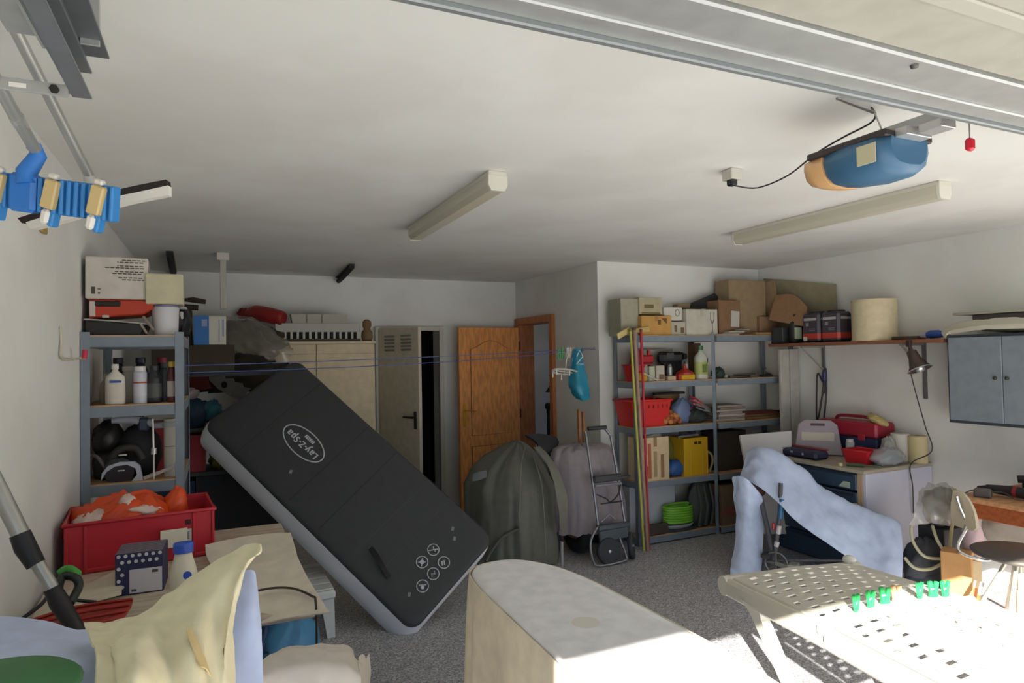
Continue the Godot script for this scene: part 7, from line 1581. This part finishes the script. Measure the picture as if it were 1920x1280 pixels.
func front():
	# ironing board with a long cover
	var ib := thing("ironing_board", "ironing board under a long white cloth, pointing into the room at the bottom middle", "ironing board", Vector3(0.82, 0, -1.2))
	var out := []
	# outline seen from above, anticlockwise in (x, -z)
	var far := [Vector2(0.655, 1.15), Vector2(0.665, 1.55), Vector2(0.675, 1.75), Vector2(0.70, 1.86), Vector2(0.76, 1.905), Vector2(0.85, 1.90), Vector2(0.92, 1.82), Vector2(0.965, 1.68), Vector2(0.985, 1.45), Vector2(0.997, 1.15), Vector2(0.99, 0.95), Vector2(0.975, 0.82), Vector2(0.94, 0.72), Vector2(0.88, 0.66), Vector2(0.80, 0.65), Vector2(0.72, 0.69), Vector2(0.67, 0.80), Vector2(0.655, 0.95)]
	var smooth3 := []
	for p in far:
		smooth3.append(Vector3(p.x, 0, -p.y))
	smooth3 = G.curve(smooth3, 5, true)
	var ring := func(y: float, grow: float) -> Array:
		var r := []
		var m := smooth3.size()
		for i in m:
			var t: Vector3 = (smooth3[(i + 1) % m] - smooth3[(i - 1 + m) % m]).normalized()
			var nrm := t.cross(Vector3.UP)
			r.append(smooth3[i] - nrm * grow + Vector3.UP * y)
		r.reverse()
		return r
	var cloth := mat("e6e5e3", 0.8, "cloth")
	part(ib, "padded_top", G.new().loft([ring.call(0.955, -0.012), ring.call(0.962, 0.0), ring.call(0.985, 0.001), ring.call(0.997, -0.006), ring.call(1.001, -0.03)]), cloth)
	var rows := []
	for yy in [[0.992, 0.004, 0.0], [0.96, 0.008, 0.1], [0.85, 0.014, 0.5], [0.65, 0.02, 0.8], [0.42, 0.028, 1.0]]:
		var r: Array = ring.call(yy[0], yy[1])
		var m := r.size()
		var line := []
		for i in m + 1:
			var k := i % m
			var c := Vector3(0.82, r[k].y, r[k].z)
			var d: Vector3 = (r[k] - Vector3(0.82, r[k].y, clampf(r[k].z, -1.7, -0.8))).normalized()
			line.append(r[k] + d * 0.011 * yy[2] * (sin(i * 1.35) + 0.6 * sin(i * 2.3 + 1.0)))
		rows.append(line)
	part(ib, "skirt", G.new().sheet(rows, 2, 3, 0.003), mat("e0d3b8", 0.8, "cloth"), "cream pleated skirt")
	for s in [0, 1]:
		part(ib, "leg", G.new().tube([Vector3(0.74, 0.95, -1.62 + 0.86 * s), Vector3(0.72, 0.02, -0.80 - 0.80 * s)], 0.013, 10).tube([Vector3(0.92, 0.95, -1.62 + 0.86 * s), Vector3(0.94, 0.02, -0.80 - 0.80 * s)], 0.013, 10), zinc)
		part(ib, "foot_bar", G.new().tube([Vector3(0.66, 0.016, -0.80 - 0.80 * s), Vector3(1.0, 0.016, -0.80 - 0.80 * s)], 0.016, 10), zinc)
	part(ib, "stain", G.new().lathe([Vector2(0, 0.0006), Vector2(0.03, 0.0005), Vector2(0.034, 0)], 20, Transform3D(Basis(), Vector3(0.80, 1.0012, -1.36))), mat("d8d4c8", 0.85), "faint brownish stain")

	# white plastic sun lounger
	var lg := thing("sun_lounger", "white plastic sun lounger with a slotted bed and green pegs clipped on it", "sun lounger", Vector3(2.5, 0, -1.9))
	var wp := mat("d9d6c6", 0.4)
	var A := Vector3(2.228, 0.55, -2.455)
	var B := Vector3(2.941, 0.55, -2.317)
	var C := Vector3(2.034, 0.62, -1.73)
	var D := Vector3(2.769, 0.62, -1.666)
	var E := Vector3(1.83, 0.685, -1.06)
	var F := Vector3(2.60, 0.685, -0.98)
	var up := (C - A).cross(B - A).normalized()
	up = -up if up.y < 0 else up
	for side in [[A, C, E, 1.0], [B, D, F, -1.0]]:
		var a: Vector3 = side[0]
		var c: Vector3 = side[1]
		var e: Vector3 = side[2]
		var inward: Vector3 = (B - A).normalized() * side[3]
		var ax := (c - a).normalized()
		part(lg, "rail", G.new().beam(a - up * 0.035, c - up * 0.035, 0.04, 0.085, up, 0.014).beam(c - up * 0.035, e - up * 0.035, 0.04, 0.085, up, 0.014), wp)
		part(lg, "rail_lip", G.new().beam(a + inward * 0.035 + ax * 0.03 + up * 0.005, c + inward * 0.035 - ax * 0.02 + up * 0.005, 0.035, 0.014, up, 0.005), wp)
		part(lg, "rail_lip", G.new().beam(c + inward * 0.035 + ax * 0.03 + up * 0.005, e + inward * 0.035 + up * 0.005, 0.035, 0.014, up, 0.005), wp)
		part(lg, "rail_end", G.new().tube([a - inward * 0.022 - up * 0.03, a + inward * 0.022 - up * 0.03], 0.046, 18), wp)
		part(lg, "hinge_pin", G.new().tube([c - inward * 0.024 - up * 0.005, c + inward * 0.05 - up * 0.005], 0.02, 14), wp)
	part(lg, "end_bar", G.new().beam(A + up * 0.0, B + up * 0.0, 0.05, 0.03, up, 0.008), wp)
	part(lg, "end_knob", G.new().lump(B + (A - B) * 0.04 + up * 0.03, Vector3(0.035, 0.022, 0.03), 0.03), wp)
	# curved cross slats with short bridges between them
	for sec in [[A, B, C, D, 9, 0.04, 0.995], [C, D, E, F, 9, 0.012, 1.0]]:
		var count: int = sec[4]
		for i in count:
			var s: float = lerpf(sec[5], sec[6], float(i) / count)
			var s2: float = lerpf(sec[5], sec[6], (i + (0.62 if i < count - 1 else 0.98)) / count)
			var s3: float = lerpf(sec[5], sec[6], (i + 1.0) / count)
			var l0 := (sec[0] as Vector3).lerp(sec[2], s)
			var r0 := (sec[1] as Vector3).lerp(sec[3], s)
			var l1 := (sec[0] as Vector3).lerp(sec[2], s2)
			var r1 := (sec[1] as Vector3).lerp(sec[3], s2)
			var l2 := (sec[0] as Vector3).lerp(sec[2], s3)
			var r2 := (sec[1] as Vector3).lerp(sec[3], s3)
			var across := func(p: Vector3, q: Vector3, t: float) -> Vector3:
				return p.lerp(q, t) + up * (0.004 + 0.028 * 4 * t * (1 - t))
			var e0 := []
			var e1 := []
			for k in 13:
				var t := 0.05 + 0.9 * k / 12.0
				e0.append(across.call(l0, r0, t))
				e1.append(across.call(l1, r1, t))
			part(lg, "slat", G.new().sheet([e1, e0], 1, 1, 0.005), wp)
			if i < count - 1:
				for k in 9:
					var t := 0.08 + 0.105 * k + (0.05 if i % 2 else 0.0)
					if t > 0.94:
						continue
					var p: Vector3 = across.call(l1, r1, t)
					var q: Vector3 = across.call(l2, r2, t)
					part(lg, "bridge", G.new().beam(p - up * 0.003, q - up * 0.003, 0.044, 0.005, up, 0.001), wp)
	var legtop := A.lerp(C, 0.33) - up * 0.05
	var foot := Vector3(2.349, 0.0, -2.112)
	for k in 4:
		var top: Vector3 = [legtop, B.lerp(D, 0.33) - up * 0.05, C.lerp(E, 0.75) - up * 0.05, D.lerp(F, 0.75) - up * 0.05][k]
		var ft: Vector3 = [foot, B.lerp(D, 0.5) * Vector3(1, 0, 1) + Vector3(-0.06, 0, 0), C.lerp(E, 0.8) * Vector3(1, 0, 1) + Vector3(0.1, 0, 0), D.lerp(F, 0.8) * Vector3(1, 0, 1) + Vector3(-0.06, 0, 0)][k]
		var x := Vector3(0.98, 0, 0.19).normalized()
		var z := Vector3(-0.19, 0, 0.98)
		var sq := func(p: Vector3, a: float, b: float) -> Array:
			return [p - x * a + z * b, p + x * a + z * b, p + x * a - z * b, p - x * a - z * b]
		part(lg, "leg", G.new().loft([sq.call(ft, 0.02, 0.03), sq.call(ft.lerp(top, 0.9), 0.022, 0.042), sq.call(top, 0.024, 0.07)], true, false), wp)
	# clothes pegs on the hinge
	var green := mat("26a856", 0.4)
	var tan1 := mat("c49a72", 0.6)
	var spots := []
	for t in [0.25, 0.35, 0.45, 0.53, 0.70, 0.80, 0.89]:
		spots.append(C.lerp(D, t) + (A - C).normalized() * 0.035 + up * (0.032 + 0.112 * t * (1 - t)))
	var names := ["green clothes peg leftmost on the lounger", "second green clothes peg from the left on the lounger", "third green clothes peg, left of the brown one, on the lounger", "brown wooden clothes peg on the lounger", "green clothes peg right of the brown one on the lounger", "second green clothes peg from the right on the lounger", "green clothes peg rightmost on the lounger"]
	for k in spots.size():
		var p: Vector3 = spots[k]
		var o := thing("clothes_peg", names[k], "clothes peg", p, "clothes pegs on the lounger")
		var m := tan1 if k == 3 else green
		for s in [-1, 1]:
			part(o, "leg", G.new().beam(Vector3(s * 0.011, 0.034, 0.006 * s), Vector3(s * 0.006, -0.03, 0), 0.017, 0.013, Vector3.BACK, 0.002), m, "", true)
			part(o, "tip", G.new().box(Vector3(s * 0.013, -0.022, 0.0), Vector3(0.016, 0.012, 0.012), 0.003), m, "", true)
		part(o, "spring", G.new().tube([Vector3(-0.016, 0.004, 0), Vector3(0.016, 0.004, 0)], 0.005, 8), zinc, "", true)
		o.rotation.y = [0.5, 0.2, -0.3, 0.0, 0.4, -0.2, 0.1][k]
